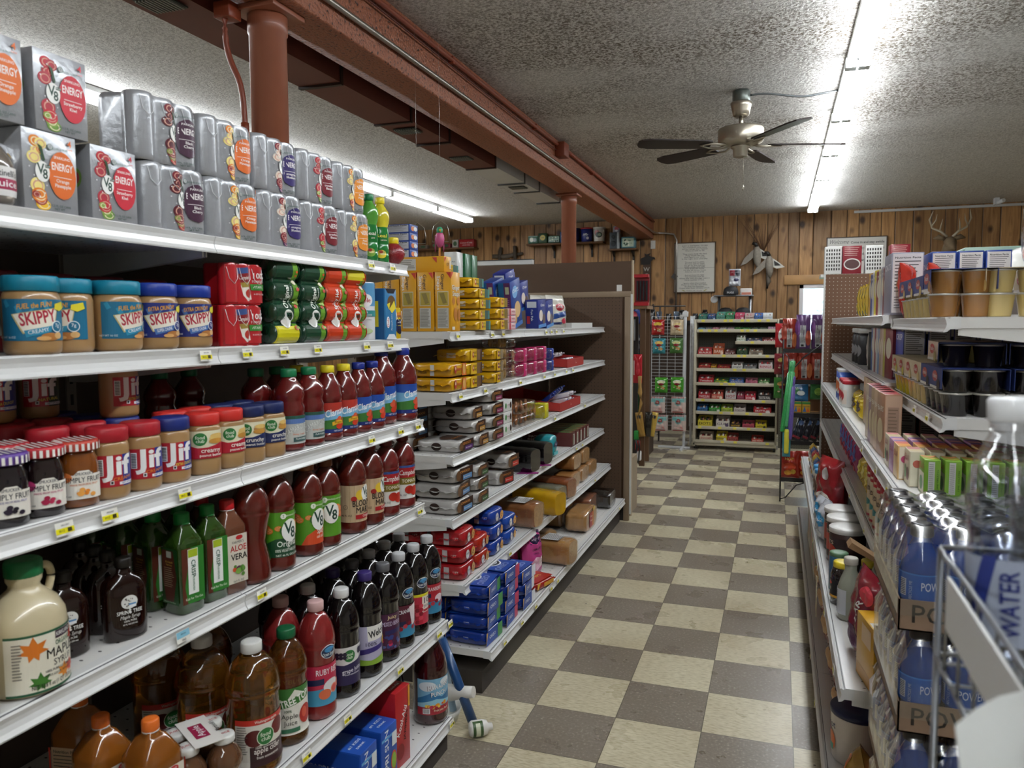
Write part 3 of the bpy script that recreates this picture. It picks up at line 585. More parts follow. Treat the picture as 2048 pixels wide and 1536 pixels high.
def shrink6(flavor,blob,fr,n=3,m=2,cr=.0285,h=.131,bodym=GREY,items=None,cname='drink_pack'):
    """cans in shrink film: outline hugs the round cans"""
    W=n*2*cr; D=m*2*cr
    def outline(off=0.):
        pts=[]
        def lobe(cx,cy,a0,a1,k=7):
            for i in range(k): a=R(a0+(a1-a0)*i/(k-1)); pts.append((cx+(cr*.99+off)*math.cos(a),cy+(cr*.99+off)*math.sin(a)))
        for i in range(n): lobe(-W/2+cr*(2*i+1),-D/2+cr,-180 if i==0 else -140,-40 if i<n-1 else 0)
        for j in range(m-1): lobe(W/2-cr,-D/2+cr*(2*j+3),-50,0 if j==m-2 else 50,5)
        for i in range(n): lobe(W/2-cr*(2*i+1),D/2-cr,0 if i==0 else 40,140 if i<n-1 else 180)
        for j in range(m-1): lobe(-W/2+cr,D/2-cr*(2*j+3),130,180 if j==m-2 else 230,5)
        return pts
    g=G(); o=outline(); k=len(o); vs=[]
    for z,sc2 in ((0,.955),(.004,.99),(.012,1),(h-.012,1),(h-.004,.99),(h,.95)):
        vs+=[(x*sc2,y*sc2,z) for x,y in o]
    fs=[(j*k+i,j*k+(i+1)%k,(j+1)*k+(i+1)%k,(j+1)*k+i) for j in range(5) for i in range(k)]
    g.add(vs,fs,bodym,True); g.add([(x*.955,y*.955,0) for x,y in o],[tuple(range(k))[::-1]],bodym); g.add([(x*.95,y*.95,h) for x,y in o],[tuple(range(k))],bodym)
    def fn(u,v,e):
        x=max(-W/2+.0005,min(W/2-.0005,u)); c=-W/2+cr*(2*int((x+W/2)/(2*cr))+1); dx=min(abs(x-c),cr*.77); yy=-D/2+cr-math.sqrt(max(0,(cr*.99)**2-dx*dx))
        return (u,yy-.0007-e,h/2+v)
    it=items if items is not None else [(lambda q:q)(x) for x in energy_face(flavor,blob,FR[fr],'6',W*100*.66,h*100,0)]
    sh=W*100*.168 if items is None else 0
    def fns(u,v,e): return fn(u+sh*.01,v,e)
    f=G().decal(it,fns,step=.0045,sc_=.01,eps=.00015)
    # film ridges, coloured near white to stand in for highlights on the wrap
    rd=g
    for i in range(n):
        c=-W/2+cr*(2*i+1)
        rd.tube([(c-.017,-D/2-.0006+.006,h-.01),(c-.013,-D/2+.001,h-.035),(c,-D/2-.0015,h-.047),(c+.013,-D/2+.001,h-.035),(c+.017,-D/2+.006,h-.01)],.0007,mat('f4f6f8',.15,coat=1.),n=4)
    return Proto(cname,'drink pack',[('film_wrapped_cans',g),('front_print',f)])
KORS=carton4('Orange Pineapple','e4702a','o'); KSTR=carton4('Strawberry Kiwi','cf2a3c','s')
K6={'black':shrink6('Black Cherry','44203a','b'),'orange':shrink6('Orange Pineapple','e4702a','o'),'purple':shrink6('Pomegranate Blueberry','35286a','p'),'red':shrink6('Strawberry Banana','7c1f2c','s'),'peach':shrink6('Peach Mango','ec9430','o')}
# --- lemon and lime juice ---
def citrus(body,cap,green,col):
    pr=[(.022,0),(.0265,.004),(.0265,.028),(.025,.03),(.0265,.033),(.0265,.056),(.025,.058),(.0265,.061),(.0265,.098),(.023,.112),(.027,.126),(.0295,.142),(.027,.16),(.017,.175),(.0125,.181),(.0125,.187)]
    ms=[green]*9+[body]*6
    return vessel('juice_bottle','bottle',pr,body,(.0145,.019,.186,cap,True),[(.075,-90,[('t',0,.9,1.5,'Real','e9f0dd' if col=='g' else 'e6df4a',{'w':3.6}),('t',.8,-.5,.6,'LIME' if col=='g' else 'LEMON','f0f4e0')]),(.03,-90,[('e',0,-.3,1.5,1.3,'7aa83a' if col=='g' else 'e8cf30'),('e',.3,.1,.9,.7,'c9c06a'),('e',-.2,.4,.6,.5,'b23a2a')])],mats=ms)
GG=mat('1f7a35',.2,coat=.5)
KLIME=citrus(mat('58a83c',.2,coat=.6,trans=.2),mat('127a45',.35),GG,'g'); KLEM=citrus(mat('e2d235',.2,coat=.6,trans=.2),mat('ead21c',.35),GG,'y')
KGREN=vessel('syrup_bottle','bottle',[(.014,0),(.02,.004),(.034,.02),(.038,.035),(.034,.05),(.022,.062),(.016,.068)],mat('8c1a24',.25,coat=.5,bump=.4,nscale=120),(.017,.02,.067,mat('e8cf1c',.35),True),[])
# --- peanut butter jars ---
PBM=mat('a88356',.3,coat=.6,noise=.06,nscale=25); PBW=mat('a3804f',.3,coat=.6)
def skippy(bg,cap,l1,l2,ribbon):
    W=13.4
    it=[('r',-6.2,-3.7,6.2,3.7,bg)]+[('p',[(-5.6+i*2.2,3.3-(i%3)),(-4.9+i*2.2,3.7-(i%3)),(-4.2+i*2.2,2.5-(i%2)),(-5.0+i*2.2,2.1-(i%2))],ribbon) for i in range(5)]
    it+=[('t',-.1,2.55,1.25,l1,'e9a43a',{'w':5.6,'rot':6,'sh':.2,'b':0.010}),('p',[(-3.9,1.0),(3.9,2.3),(3.2,-1.0),(-2.1,-2.5)],'c9b87a'),('p',[(-3.6,.95),(3.7,2.1),(3.05,-.9),(-1.95,-2.25)],'efe8d8'),('t',.3,.3,3.1,'SKIPPY','b3243a',{'w':5.9,'rot':9,'b':0.012}),
     ('p',[(-1.9,-1.9),(2.6,-1.0),(2.3,-2.1),(-1.6,-3.1)],ribbon),('t',.3,-2.0,.95,l2,'f2f2f2',{'w':3.3,'rot':11,'b':0.007}),('e',2.3,-3.,1.7,.7,'b5763a'),('e',1.1,-3.3,1.2,.4,'d9a566'),('e',3.7,-2.8,.8,.6,'dcae72'),('e',3.5,-1.2,1.05,1.05,'f0f4f6'),('e',3.5,-1.2,.9,.9,bg),('t',3.5,-1.0,.9,'7g','f2f2f2'),('p',[(3.2,2.9),(5.3,3.4),(5.6,2.2),(4.2,1.6),(3.1,2.0)],'e6d834'),('t',-4.9,-3.1,.5,'NET WT 16 OZ','e8e8e8')]
    return vessel('peanut_butter_jar','jar',[(.038,0),(.0427,.005),(.0437,.012),(.0437,.094),(.0415,.102),(.039,.106)],PBM,(.0422,.026,.106,cap,True),[(.058,-90,it,.93)],n=36,cname='lid',bname='jar_body')
KSKT=skippy('1c6f92',mat('1583a0',.4),'FUEL the FUN!','CREAMY','2f93b8'); KSKB=skippy('23307c',mat('1d3a9c',.4),'EXTRA CRUNCHY','SUPER CHUNK','4a74b4')
PBP=[(.031,0),(.035,.005),(.036,.012),(.036,.094),(.0345,.1),(.0325,.104)]
def jif(cap,sub,subc,right='22328c'):
    it=[('r',-4.2,-3.6,1.0,3.0,'b51f2e'),('r',1.0,-3.6,6.4,3.0,right),('t',.2,.6,5.6,'Jif','f2f2f0',{'w':6.4,'b':0.025}),('t',1.2,-2.0,.95,sub,subc,{'w':4.4,'rot':4,'b':0.007}),('r',.2,-3.3,4.6,-2.7,'f0f0f4'),('t',2.4,-3.0,.5,'NET WT 16 OZ',right),('r',-3.9,-1.2,-2.7,2.2,'f0f0f0')]+[('r',-3.75,-1.0+k*.35,-2.85,-.82+k*.35,'333333') for k in range(9)]+[('r',-1.6,-3.1,-.9,-2.3,'e8e8e8'),('r',-1.45,-2.95,-1.05,-2.45,'333333')]
    return vessel('peanut_butter_jar','jar',PBP,PBM,(.0352,.026,.104,cap,True),[(.055,-84,it,.87)],n=36,cname='lid',bname='jar_body')
KJIFR=jif(mat('b3222e',.4),'CREAMY','e8902c'); KJIFB=jif(mat('20307e',.4),'EXTRA CRUNCHY','e6d64a')
KJIFG=jif(mat('1f2a30',.4),'NATURAL','e6d64a','1f3a2a')
def club(cap,bot,word,pic):
    it=[('r',-3.7,-3.2,3.7,2.6,'e6e2c4'),('p',[(-3.7,-.4),(-2,-.9),(0,-.85),(2,-.3),(3.7,.8),(3.7,-3.2),(-3.7,-3.2)],bot),('e',-1.5,.9,1.35,1.35,'2f7a3c'),('t',-1.5,1.25,.95,'food','eef2e0'),('t',-1.5,.5,.95,'club','eef2e0'),('e',1.7,1.0,1.5,.55,pic),('e',1.8,1.5,1.4,.5,'e4c070'),('e',1.6,.4,1.5,.55,'c9923f'),('t',.5,-1.5,1.35,word,'f4efe4',{'w':3.8}),('t',.5,-2.5,.75,'peanut butter','f4efe4',{'w':4.3})]
    return vessel('peanut_butter_jar','jar',[(.030,0),(.034,.005),(.0345,.03),(.033,.033),(.0345,.036),(.0345,.094),(.033,.1),(.031,.104)],PBM,(.0345,.025,.104,cap,True),[(.067,-90,it)],sq=2.6,n=36,cname='lid',bname='jar_body')
KFCR=club(mat('d6352e',.4),'b81f34','creamy','e8c878'); KFCB=club(mat('1d2a5e',.4),'202c5e','crunchy','b98a52')
def fruitjar(jam,lid,lid2,acc,pic,word):
    it=[('r',-3.4,-2.6,3.4,1.6,'eee9df'),('p',[(-1.6,1.5),(-.8,2.3),(.8,2.3),(1.6,1.5)],'eee9df'),('e',-2.9,1.2,1.2,.9,acc),('t',.1,1.75,.7,"SMUCKER'S",'3a3a44',{'w':2.8}),('t',.1,.7,1.3,'SIMPLY FRUIT','1f1f28',{'w':5.6,'b':0.003}),('t',.1,-.1,.45,'MADE FROM REAL FRUIT',acc,{'w':4.2}),('t',-2.4,-2.0,.5,'10 oz','444444')]+splash(.2,-1.4,7,(1.2,.5),pic,4,(.35,.6))
    g=G().lathe([(.034,.098),(.0365,.099),(.0365,.112),(.0355,.1145),(.02,.115)],lid,n=32)
    g.decal([('r',u*.9-.22,0,u*.9+.22,1.2,'f2eeea') for u in range(-12,13)],lambda u,v,e:((.0368+e)*math.cos(R(-90)+u/.0365),(.0368+e)*math.sin(R(-90)+u/.0365),.0995+v),step=.004,sc_=.01)
    g.decal([('r',u*.9-.2,-math.sqrt(12-u*u*.81),u*.9+.2,math.sqrt(12-u*u*.81),'f2eeea') for u in range(-3,4)],plane_fn((0,0,.1155),(1,0,0),(0,1,0)),sc_=.01)
    return Proto('jam_jar','jar',[('jar_body',G().lathe([(.027,0),(.0325,.004),(.0335,.02),(.0335,.07),(.032,.082),(.0285,.092),(.0285,.099)],jam,n=10 if False else 28,sq=2.5)),('lid',g),('label',G().decal(it,(lambda u,v,e:((.0338*((abs(math.cos(R(-90)+u/.0335))**2.5+abs(math.sin(R(-90)+u/.0335))**2.5)**(-1/2.5))+.0005+e)*math.cos(R(-90)+u/.0335),(.0338*((abs(math.cos(R(-90)+u/.0335))**2.5+abs(math.sin(R(-90)+u/.0335))**2.5)**(-1/2.5))+.0005+e)*math.sin(R(-90)+u/.0335),.042+v)),step=.005,sc_=.01,eps=.00025))])
KSMB=fruitjar(mat('170f16',.12,coat=.8),'6a4aa0',None,'5a4a9a',['1a1424','2a2034'],''); KSMR=fruitjar(mat('1c0d10',.12,coat=.8),'c8343e',None,'c83a7a',['c8305a','a82048'],''); KSMA=fruitjar(mat('8a4a14',.12,coat=.8,trans=.2),'c84a3a',None,'e07a3a',['e8892c','f0a850'],'')
KGRAPE=vessel('jelly_bottle','bottle',[(.028,0),(.033,.005),(.034,.02),(.034,.085),(.03,.1),(.02,.108),(.018,.112)],mat('140e18',.12,coat=.8),(.02,.016,.112,mat('c9b98a',.3,metal=.6),False),[(.055,-90,[('r',-5,-3.2,5,-.2,'2a2480'),('r',-5,-.2,5,3,'dfe0ea'),('e',1.5,1.5,1.6,1.2,'2a2438'),('t',1,-1.0,1.2,'Concord','f4f4f4'),('t',1,-2.1,1.2,'Grape','f4f4f4')])])
# --- red coffee cans behind ---
KREDJ=vessel('plastic_tub','tub',[(.05,0),(.055,.006),(.055,.13),(.052,.135)],mat('6e1218',.3,coat=.4),(.054,.018,.133,mat('7a151b',.4),True),[(.06,-90,[('r',-2,-3,2,3,'8a8a80')])],cname='lid',bname='tub_body')
# --- canned juice packs ---
cit=[('r',-9,-3.8,9,3.8,'c21f27'),('p',[(-2.2,3.6),(.6,3.9),(2.3,-3.4),(.2,-3.9),(-1.,-2.6)],'eae6dc'),('p',[(-2.2,3.6),(.6,3.9),(.8,2.6),(-1.9,2.3)],'3a5690'),('p',[(-1.9,2.3),(.8,2.6),(1.2,.6),(-1.5,.3)],'8c1a22'),('p',[(-1.5,.3),(1.2,.6),(1.5,-.5),(-1.2,-.8)],'a08a3a'),('e',.7,-2.1,1.15,1.0,'b83024'),('t',-.3,1.45,1.15,"Campbell's",'f0ece6',{'w':2.9,'rot':3,'sh':.3}),('t',4.3,2.0,1.8,'100%','f4ece8',{'w':3.6,'b':0.010}),('t',4.3,.7,.75,'TOMATO JUICE','f4ece8',{'w':3.8}),('p',[(1.7,.1),(6.2,.2),(6.2,-1.3),(2.0,-1.3)],'3a8a34'),('t',4.2,-.6,.85,'VITAMIN C','f0f4e8',{'w':3.4}),('t',4.4,-2.2,.5,'6-5.5 FL OZ CANS','f4ece8',{'w':3.4})]
REDW=mat('b81c24',.25,coat=.6,noise=.05,nscale=30)
KCAMP=shrink6('', '', 's',n=3,m=2,cr=.0205,h=.093,bodym=REDW,items=[(k[0],)+tuple(k[1:]) if k[0]!='r' else ('r',-6,-4.2,6,4.2,'b81c24') for k in cit],cname='juice_can_pack')
def lying_pack(word,c,band,bandtop,bandy):
    # four cans tall, seen side on: lobes run horizontally up the pack
    n=4; cr=.0262; H=n*2*cr; w=.086; d=.12; mm=mat(c,.22,coat=.7); gm=mat('6aa02c',.25,coat=.7); bm_=mat(bandy,.25,coat=.7)
    o=[]
    for i in range(n):
        for k in range(7):
            a=R(-62+124*k/6); o.append((cr*math.cos(a)*1.0,cr*(2*i+1)+cr*math.sin(a)*1.06))
    g=G()
    m_=len(o)
    xs=[-w/2,-w/2+.006,w/2-.024,w/2-.006,w/2]; ins=[.006,0,0,0,.006]
    rows=[[(x,-d/2+cr-yy+i_,z) for (yy,z) in o] for x,i_ in zip(xs,ins)]
    for j in range(4):
        for k in range(m_-1):
            zmid=o[k][1]/H; mt=bm_ if (bandtop=='b' and zmid<.2) or (bandtop=='t' and zmid>.8) else (gm if j>=2 else mm)
            g.add([rows[j][k],rows[j+1][k],rows[j+1][k+1],rows[j][k+1]],[(0,1,2,3)],mt,True)
    g.box(-w/2+.001,-d/2+cr*.5,.002,w/2-.001,d/2,H-.002,mm,c=.004)
    for sg in (-1,1):
        for i in range(n): g.lathe([(.0,0),(cr*.93,0),(cr*.97,.003)],mm,n=20,M=Matrix.Translation((sg*(w/2+.003),-d/2+cr,cr*(2*i+1)))@Matrix.Rotation(R(-90*sg),4,'Y'))
    def fn(u,v,e):
        z=H/2+v; c_=cr*(2*min(n-1,max(0,int(z/(2*cr))))+1); dz=max(-cr*.9,min(cr*.9,z-c_)); yy=math.sqrt(max(0,cr*cr-(dz/1.06)**2))
        return (u,-d/2+cr-yy-.0012-e,z)
    it=[('t',-.6,1.2,2.0,word,'f2f2ea',{'rot':90,'w':5.6,'b':0.010}),('t',.9,1.2,.55,'100% VEGETABLE JUICE','f2f2ea',{'rot':90,'w':5.2}),('e',-.3,-4.2,1.9,2.3,'f4f4f0'),('t',-.5,-4.8,3.0,'V','1f4436',{'rot':90,'sx':.8}),('t',.1,-3.4,2.6,'8','1f4436',{'rot':90,'sx':.8})]+splash(2.9,0,14,(.7,8),['c23a20','8aa83a','d9582c','e2d9c0'],6,(.3,.75))
    f=G().decal(it,fn,step=None,sc_=.01,eps=.0003)
    return Proto('juice_can_pack','drink pack',[('film_wrapped_cans',g),('front_print',f)])
KV8G=lying_pack('Original','16422c','y','b','d8cf1c'); KV8G2=lying_pack('Original','16422c','y','','16422c'); KV8R=lying_pack('Spicy Hot','cf3f1c','y','','cf3f1c'); KV8R2=lying_pack('Spicy Hot','cf3f1c','y','t','dccf2a')
def cart(name,cat,w,d,h,base,front,side=(),top=(),c=.001,back=False):
    parts=[('box',G().box(-w/2,-d/2,0,w/2,d/2,h,base if not isinstance(base,str) else mat(base,.38,coat=.15),c=c))]
    if front: parts.append(('front_print',G().decal(list(front),plane_fn((0,-d/2-.0003,h/2),(1,0,0),(0,0,1)),sc_=.01,eps=.0002)))
    if side:
        for sg in (-1,1): parts.append(('side_print',G().decal(list(side),plane_fn((sg*(w/2+.0003),0,h/2),(0,sg,0),(0,0,1)),sc_=.01,eps=.0002)))
    if top: parts.append(('top_print',G().decal(list(top),plane_fn((0,0,h+.0003),(1,0,0),(0,1,0)),sc_=.01,eps=.0002)))
    return Proto(name,cat,parts)
KDOLE=vessel('juice_can','can',[(.036,0),(.038,.003),(.038,.17),(.036,.174)],mat('e6e8ea',.3,coat=.3),None,[(.087,-90,[('r',-8,1.5,8,8.4,'5a9cc8'),('e',0,3.2,2.6,2.0,'f2f2f2'),('t',0,3.2,1.9,'Dole','c42a34',{'w':3.6}),('r',-8,-1.6,8,.2,'2f8a8c'),('t',0,-.4,.8,'100%','f2f2f2'),('t',0,-1.2,.7,'PINEAPPLE JUICE','f2f2f2',{'w':4.5}),('t',0,-2.6,.45,'Excellent Source of Vitamin C','4a4a4a',{'w':4.4}),('e',0,-6,2.5,.8,'b8cf9a')])],n=36,bname='can_body')
KDTR=cart('juice_can_carton','carton',.066,.13,.158,'2f7ab0',[('p',[(-3.3,7.9),(3.3,7.9),(1.8,6.4),(-1.8,6.4)],'1c1c24'),('e',.3,3.6,2.4,2.2,'6a4a22'),('p',[(-1,1.5),(2,4.2),(3,1.8),(.5,.2)],'ecd83a'),('p',[(-2.5,3.0),(-.5,3.6),(-1.2,1.2)],'ecd83a'),('e',-1.9,-2.6,1.0,1.8,'f2f2f2'),('t',-1.9,-2.6,1.4,'Dole','c42a34',{'rot':90,'w':2.8}),('t',.2,-2.6,1.0,'Pineapple Juice','f2f2f2',{'rot':90,'w':5}),('p',[(-3.3,-7.9),(3.3,-7.9),(1.6,-6.3),(-1.6,-6.3)],'dfe4e8')],side=[('r',-6,-7.8,6,7.8,'1f5a90'),('r',-4,-4,4,4,'ecd83a')])
KSUN=shrink6('','','s',n=2,m=2,cr=.0135*1.05,h=.1,bodym=mat('dcb81c',.25,coat=.5),items=[('e',1.1,2.7,1.2,.9,'e8902c'),('t',.9,2.2,1.1,'SUNSWEET','1c2450',{'w':3}),('r',-.2,-2.6,2.6,1.3,'1c2450'),('t',1.2,.3,.8,'Amaz!n','f0f0f0',{'w':2.4}),('t',1.2,-.7,.6,'Prune Juice','e8d84a',{'w':2.4}),('e',1.2,-2.6,1.0,.9,'231a30'),('e',-1.3,-.3,.9,1.0,'c8285a')],cname='juice_pack')
# --- tomato clam cocktail bottles ---
TOM=mat('6b1a18',.16,coat=.8,noise=.04,nscale=8,spec=.6)
def clam(capc,bg1,big=False,spicy=False):
    s=1.12 if big else 1.
    pr=[(.030,0),(.037,.004),(.0385,.012),(.0385,.018),(.0365,.02),(.0365,.105),(.0385,.108),(.0385,.122),(.036,.128),(.0355,.134),(.034,.145),(.0245,.165),(.0175,.178),(.0165,.186)]
    if big: pr=[(r*1.2,z*1.16) for r,z in pr]
    def rib(a,z): 
        zz=z/(1.16 if big else 1); return .018*math.cos(a*22) if .122<zz<.16 else 0
    q=1.16 if big else 1.
    it=[('r',-5.8*q,-4.1*q,5.8*q,4.0*q,'1f4ea8'),('r',-5.8*q,-4.1*q,5.8*q,-3.1*q,'1d2f7c'),('r',-5.8*q,1.6*q,5.8*q,4.0*q,bg1),('p',[(-5.8*q,-.6*q),(5.8*q,.6*q),(5.8*q,-3.1*q),(-5.8*q,-3.1*q)],'3f7a34'),('p',[(-5.8*q,1.8*q),(5.8*q,1.0*q),(5.8*q,.2*q),(-5.8*q,-1.*q)],'7ab4d8'),('t',-.1,1.5*q,2.6*q,'Clamato','f2f4f8',{'w':6.6*q,'rot':12,'sh':.25,'b':0.010})]+splash(1.6*q,-1.2*q,9,(1.5*q,1.0*q),['c83a22','b02a1c','d9583a'],8,(.5*q,1.0*q))+[('e',.6*q,-2.4*q,1.1*q,.8*q,'cf3c22'),('t',.5*q,-3.6*q,.55*q,'NET 32 FL OZ','e8ecf4')]
    if spicy: it+=[('p',[(-1.6,-1.2),(0,-.7),(1.8,-.9),(2.,-1.8),(0,-1.7),(-1.5,-2.2)],'e6b52c'),('t',.2,-1.3,.8,'Picante','7a1c14')]
    cr=.0185*q
    return vessel('juice_bottle','bottle',pr,TOM,(cr,.019*q,(.186 if not big else .186*1.16)-.003,mat(capc,.35),True),[(.063*q,-84,it)],n=44,rib=rib)
KCLY=clam('e6d22a','b9372a',spicy=True); KCLB=clam('1f2f8a','2450a8'); KCLBG=clam('1f2f8a','2450a8',big=True)
KCAM=vessel('juice_bottle','bottle',[(.03,0),(.036,.004),(.0375,.01),(.0365,.014),(.0365,.09),(.0375,.095),(.0385,.108),(.034,.118),(.036,.128),(.0385,.14),(.035,.154),(.024,.17),(.0185,.178),(.0175,.186)],TOM,(.0195,.02,.183,mat('1b7a4c',.35),True),[(.052,-90,[('r',-5.6,-3.4,5.6,3.6,'c6c9c4'),('r',-5.6,1.6,5.6,3.6,'5a7ab8'),('r',-5.6,2.8,5.6,3.6,'2a5a4a'),('t',.1,.6,1.9,'CAMARONES','20303a',{'w':7.2,'rot':18,'b':0.017,'arc':.06}),('t',.1,.6,1.9,'CAMARONES','f0f2ee',{'w':7.0,'rot':18,'b':0.007,'arc':.06}),('t',.6,-1.,.6,'Shrimp Cocktail','d8703a',{'w':3.4}),('p',[(-1,-1.8),(3,-1.6),(3,-2.8),(-1,-2.9)],'3c5a5a'),('t',1,-2.2,.6,'FLAVORED','e8ece8')])],n=32)
# --- maple ---
JUGM=mat('cbbd9a',.3,coat=.5)
def jug():
    b=G().lathe([(.052,0),(.058,.005),(.060,.014),(.060,.105),(.057,.125),(.047,.145),(.033,.158),(.024,.166),(.0225,.172),(.0265,.18),(.0265,.196)],JUGM,n=36)
    b2=G().tube(sm([(.018,0,.182),(.032,0,.192),(.046,0,.190),(.053,0,.176),(.050,0,.158),(.043,0,.143)]),.0065,JUGM,n=12)
    it=[('r',-7,-4.6,7,4.4,'e9e4d2'),('r',-7,4.4,7,4.8,'1f5a3c'),('r',-7,-5.0,7,-4.6,'1f5a3c')]
    def leaf(cu,cv,s,c): return ('p',[(cu,cv+1.9*s),(cu+.5*s,cv+.8*s),(cu+1.6*s,cv+1.1*s),(cu+1.1*s,cv+.1*s),(cu+1.9*s,cv-.3*s),(cu+.7*s,cv-.6*s),(cu+.6*s,cv-1.5*s),(cu,cv-.9*s),(cu-.6*s,cv-1.5*s),(cu-.7*s,cv-.6*s),(cu-1.9*s,cv-.3*s),(cu-1.1*s,cv+.1*s),(cu-1.6*s,cv+1.1*s),(cu-.5*s,cv+.8*s)],c)
    it+=[leaf(-2.8,2.2,1.2,'dd7a24'),leaf(-2.0,-3.2,.9,'3f7a2c'),leaf(2.2,-2.7,.8,'dd8a30'),leaf(5.2,2.5,.9,'c83c24'),leaf(3.8,-2.5,.7,'c83c24'),('r',.6,3.1,4.2,4.4,'3a2236'),('t',2.4,3.75,.95,'KIRKLAND','f2f0ea',{'w':3.3}),('t',2.2,2.4,1.15,'ORGANIC','3a6a44',{'w':3.3}),('t',1.8,.9,2.2,'MAPLE','1f1c1c',{'w':5.6,'b':0.003}),('t',2.0,-.7,1.5,'SYRUP','1f1c1c',{'w':3.8,'b':0}),('t',1.4,-1.8,.55,'100% PURE U.S. GRADE A','333',{'w':5.4}) if False else ('t',1.4,-1.8,.55,'100% PURE U.S. GRADE A','333333',{'w':5.4}),('t',1.2,-2.5,.5,'AMBER COLOR - RICH TASTE','333333',{'w':5.2}),('t',.4,-3.9,.95,'NET 33.8 fl oz (1 QT 1.8 fl oz)','1c1c1c',{'w':7.4})]+lines(-5.8,-4.4,3.4,12,.5,.18,'7a7468',4)
    lab=G().decal(it,cyl_fn(.0604,.056,-98),step=.006,sc_=.01,eps=.0002)
    return Proto('maple_syrup_jug','jug',[('jug_body',b),('handle',b2),('cap',capg(.0275,.026,.187,mat('17703f',.35),True)),('label',lab)])
KJUG=jug()
def flask():
    gm=mat('1c0805',.08,coat=.25,spec=.5); 
    b=G().lathe([(.034,0),(.0385,.004),(.0395,.03),(.0395,.085),(.037,.1),(.028,.115),(.016,.123),(.0125,.127),(.0125,.142)],gm,n=36,sy=.55,sq=2.4)
    it=[('e',0,.9,1.5,1.3,'e6e6e2'),('r',-.12,-1.2,.12,.6,'e6e6e2'),('t',0,-1.0,1.0,'SPRING TREE','e6e6e2',{'w':4.6}),('t',.1,-1.9,.95,'Maple Syrup','e6e6e2',{'w':3.6,'sh':.3,'b':0}),('t',0,-2.7,.5,'100% PURE','e6e6e2'),('t',0,-3.3,.4,'8.5 FL OZ (250 mL)','e6e6e2',{'w':2.6})]+splash(0,.9,14,(1.0,.8),['2a1410'],9,(.09,.16))+[('r',-.2,-.1,1.1,.7,'f0f2f4'),('r',-.2,.4,1.1,.7,'4a8ac0')]
    fl=plane_fn((0,-.0226,.065),(1,0,0),(0,0,1))
    def fn(u,v,e):
        a=max(-.95,min(.95,u/.0405)); return (u,-.55*.0405*(1-abs(a)**2.4)**(1/2.4)-.0007-e,.065+v)
    return Proto('syrup_flask','bottle',[('flask_body',b),('cap',capg(.0145,.018,.138,mat('17120f',.4),False)),('label',G().decal(it,fn,step=.005,sc_=.01,eps=.0002))])
KFLA=flask()
# --- aloe drinks ---
def alobox(liq,cap,cap2,lab,side,h=.205,w=.031):
    pr=[(w*.86,0),(w,.005),(w,h*.70),(w*.98,h*.73),(w*.52,h*.86),(.0135,h*.88),(.0135,h*.9)]
    g=G().lathe(pr,liq,n=32,sq=5.)
    clear=mat('c9cfc4',.05,coat=.8,trans=.6); g2=G().lathe([(.0155,h*.895),(.0155,h*.905)],mat(cap2,.4),n=24)
    parts=[('bottle_body',g),('cap',capg(.0155,.021,h*.905,mat(cap,.35),True)),('neck_ring',g2)]
    d=G(); k=w*.5**(-1/5.)*0+w*1.0
    d.decal(lab,plane_fn((0,-w-.0007,h*.43),(1,0,0),(0,0,1)),sc_=.01,eps=.0002); parts.append(('label',d))
    for sg in (-1,1):
        e=G(); e.decal(side,plane_fn((sg*(w+.0007),0,h*.43),(0,sg,0),(0,0,1)),sc_=.01,eps=.0002)
        parts.append(('side_label',e))
    return Proto('aloe_drink_bottle','bottle',parts)
KCRI=alobox(mat('2c4a14',.1,coat=.7,trans=.15),'148038','148038',[('r',-2.6,-6.6,2.6,5.0,'2f7a2c'),('p',[(-2.6,5),(-.4,5),(-2.0,-3),(-1.4,-6.6),(-2.6,-6.6)],'5a2a1c'),('p',[(-1.2,4.7),(1.2,4.7),(1.2,-4.7),(-1.2,-4.7)],'eef0ec'),('r',-1.1,3.0,1.1,4.6,'a9bf2a'),('t',0,.6,1.35,'CRISP','1f5a44',{'rot':-90,'w':3.6}),('t',0,-2.6,.6,'ALOE APPLE PEAR','5a8a6a',{'rot':-90,'w':3}),('t',0,-5.6,.7,'Kick For The Gut','dfe8d0',{'w':4})],
  [('r',-2.6,-6.6,2.6,5.0,'1c4a20'),('p',[(-2.3,4.6),(1.2,4.6),(2.2,-1),(1.0,-6),(-1.4,-6),(-2.4,-1)],'54261c'),('r',-.9,3.1,.7,4.4,'b9bdb0'),('t',-.1,2.2,.6,'It\'s Liquid','c9a84a'),('t',-.1,1.6,.5,'Harmony','c9a84a')]+lines(-1.7,1.5,.9,10,.42,.12,'b09a7a',6)+[('t',0,-6.1,.5,'Move For The Wind','b9c8b0',{'w':3.6})])
KALO=alobox(mat('7a4a34',.12,coat=.6,trans=.2),'cc2128','e8e4e0',[('r',-2.6,-6.4,2.6,4.4,'d8d0c0'),('e',.6,3.7,.9,.5,'c22a2c'),('t',.2,2.7,.8,"FARMER'S",'333333',{'w':3.0,'b':0}),('t',.3,1.3,1.9,'ALOE','c22a30',{'w':4.2,'b':0.007}),('t',.4,-.6,1.9,'VERA','1c1c1c',{'w':4.2,'b':0.007})]+splash(.3,-3.6,8,(1.2,1.2),['5a8a3a','7aa84a','c8502c','e0c040','5a2a4a'],12,(.4,.8))+[('t',0,-5.9,.6,'16.9 FL OZ','444444')],
  [('r',-2.6,-6.4,2.6,4.4,'a81f28')]+lines(-1.9,1.9,3.4,16,.48,.13,'d98a84',8))
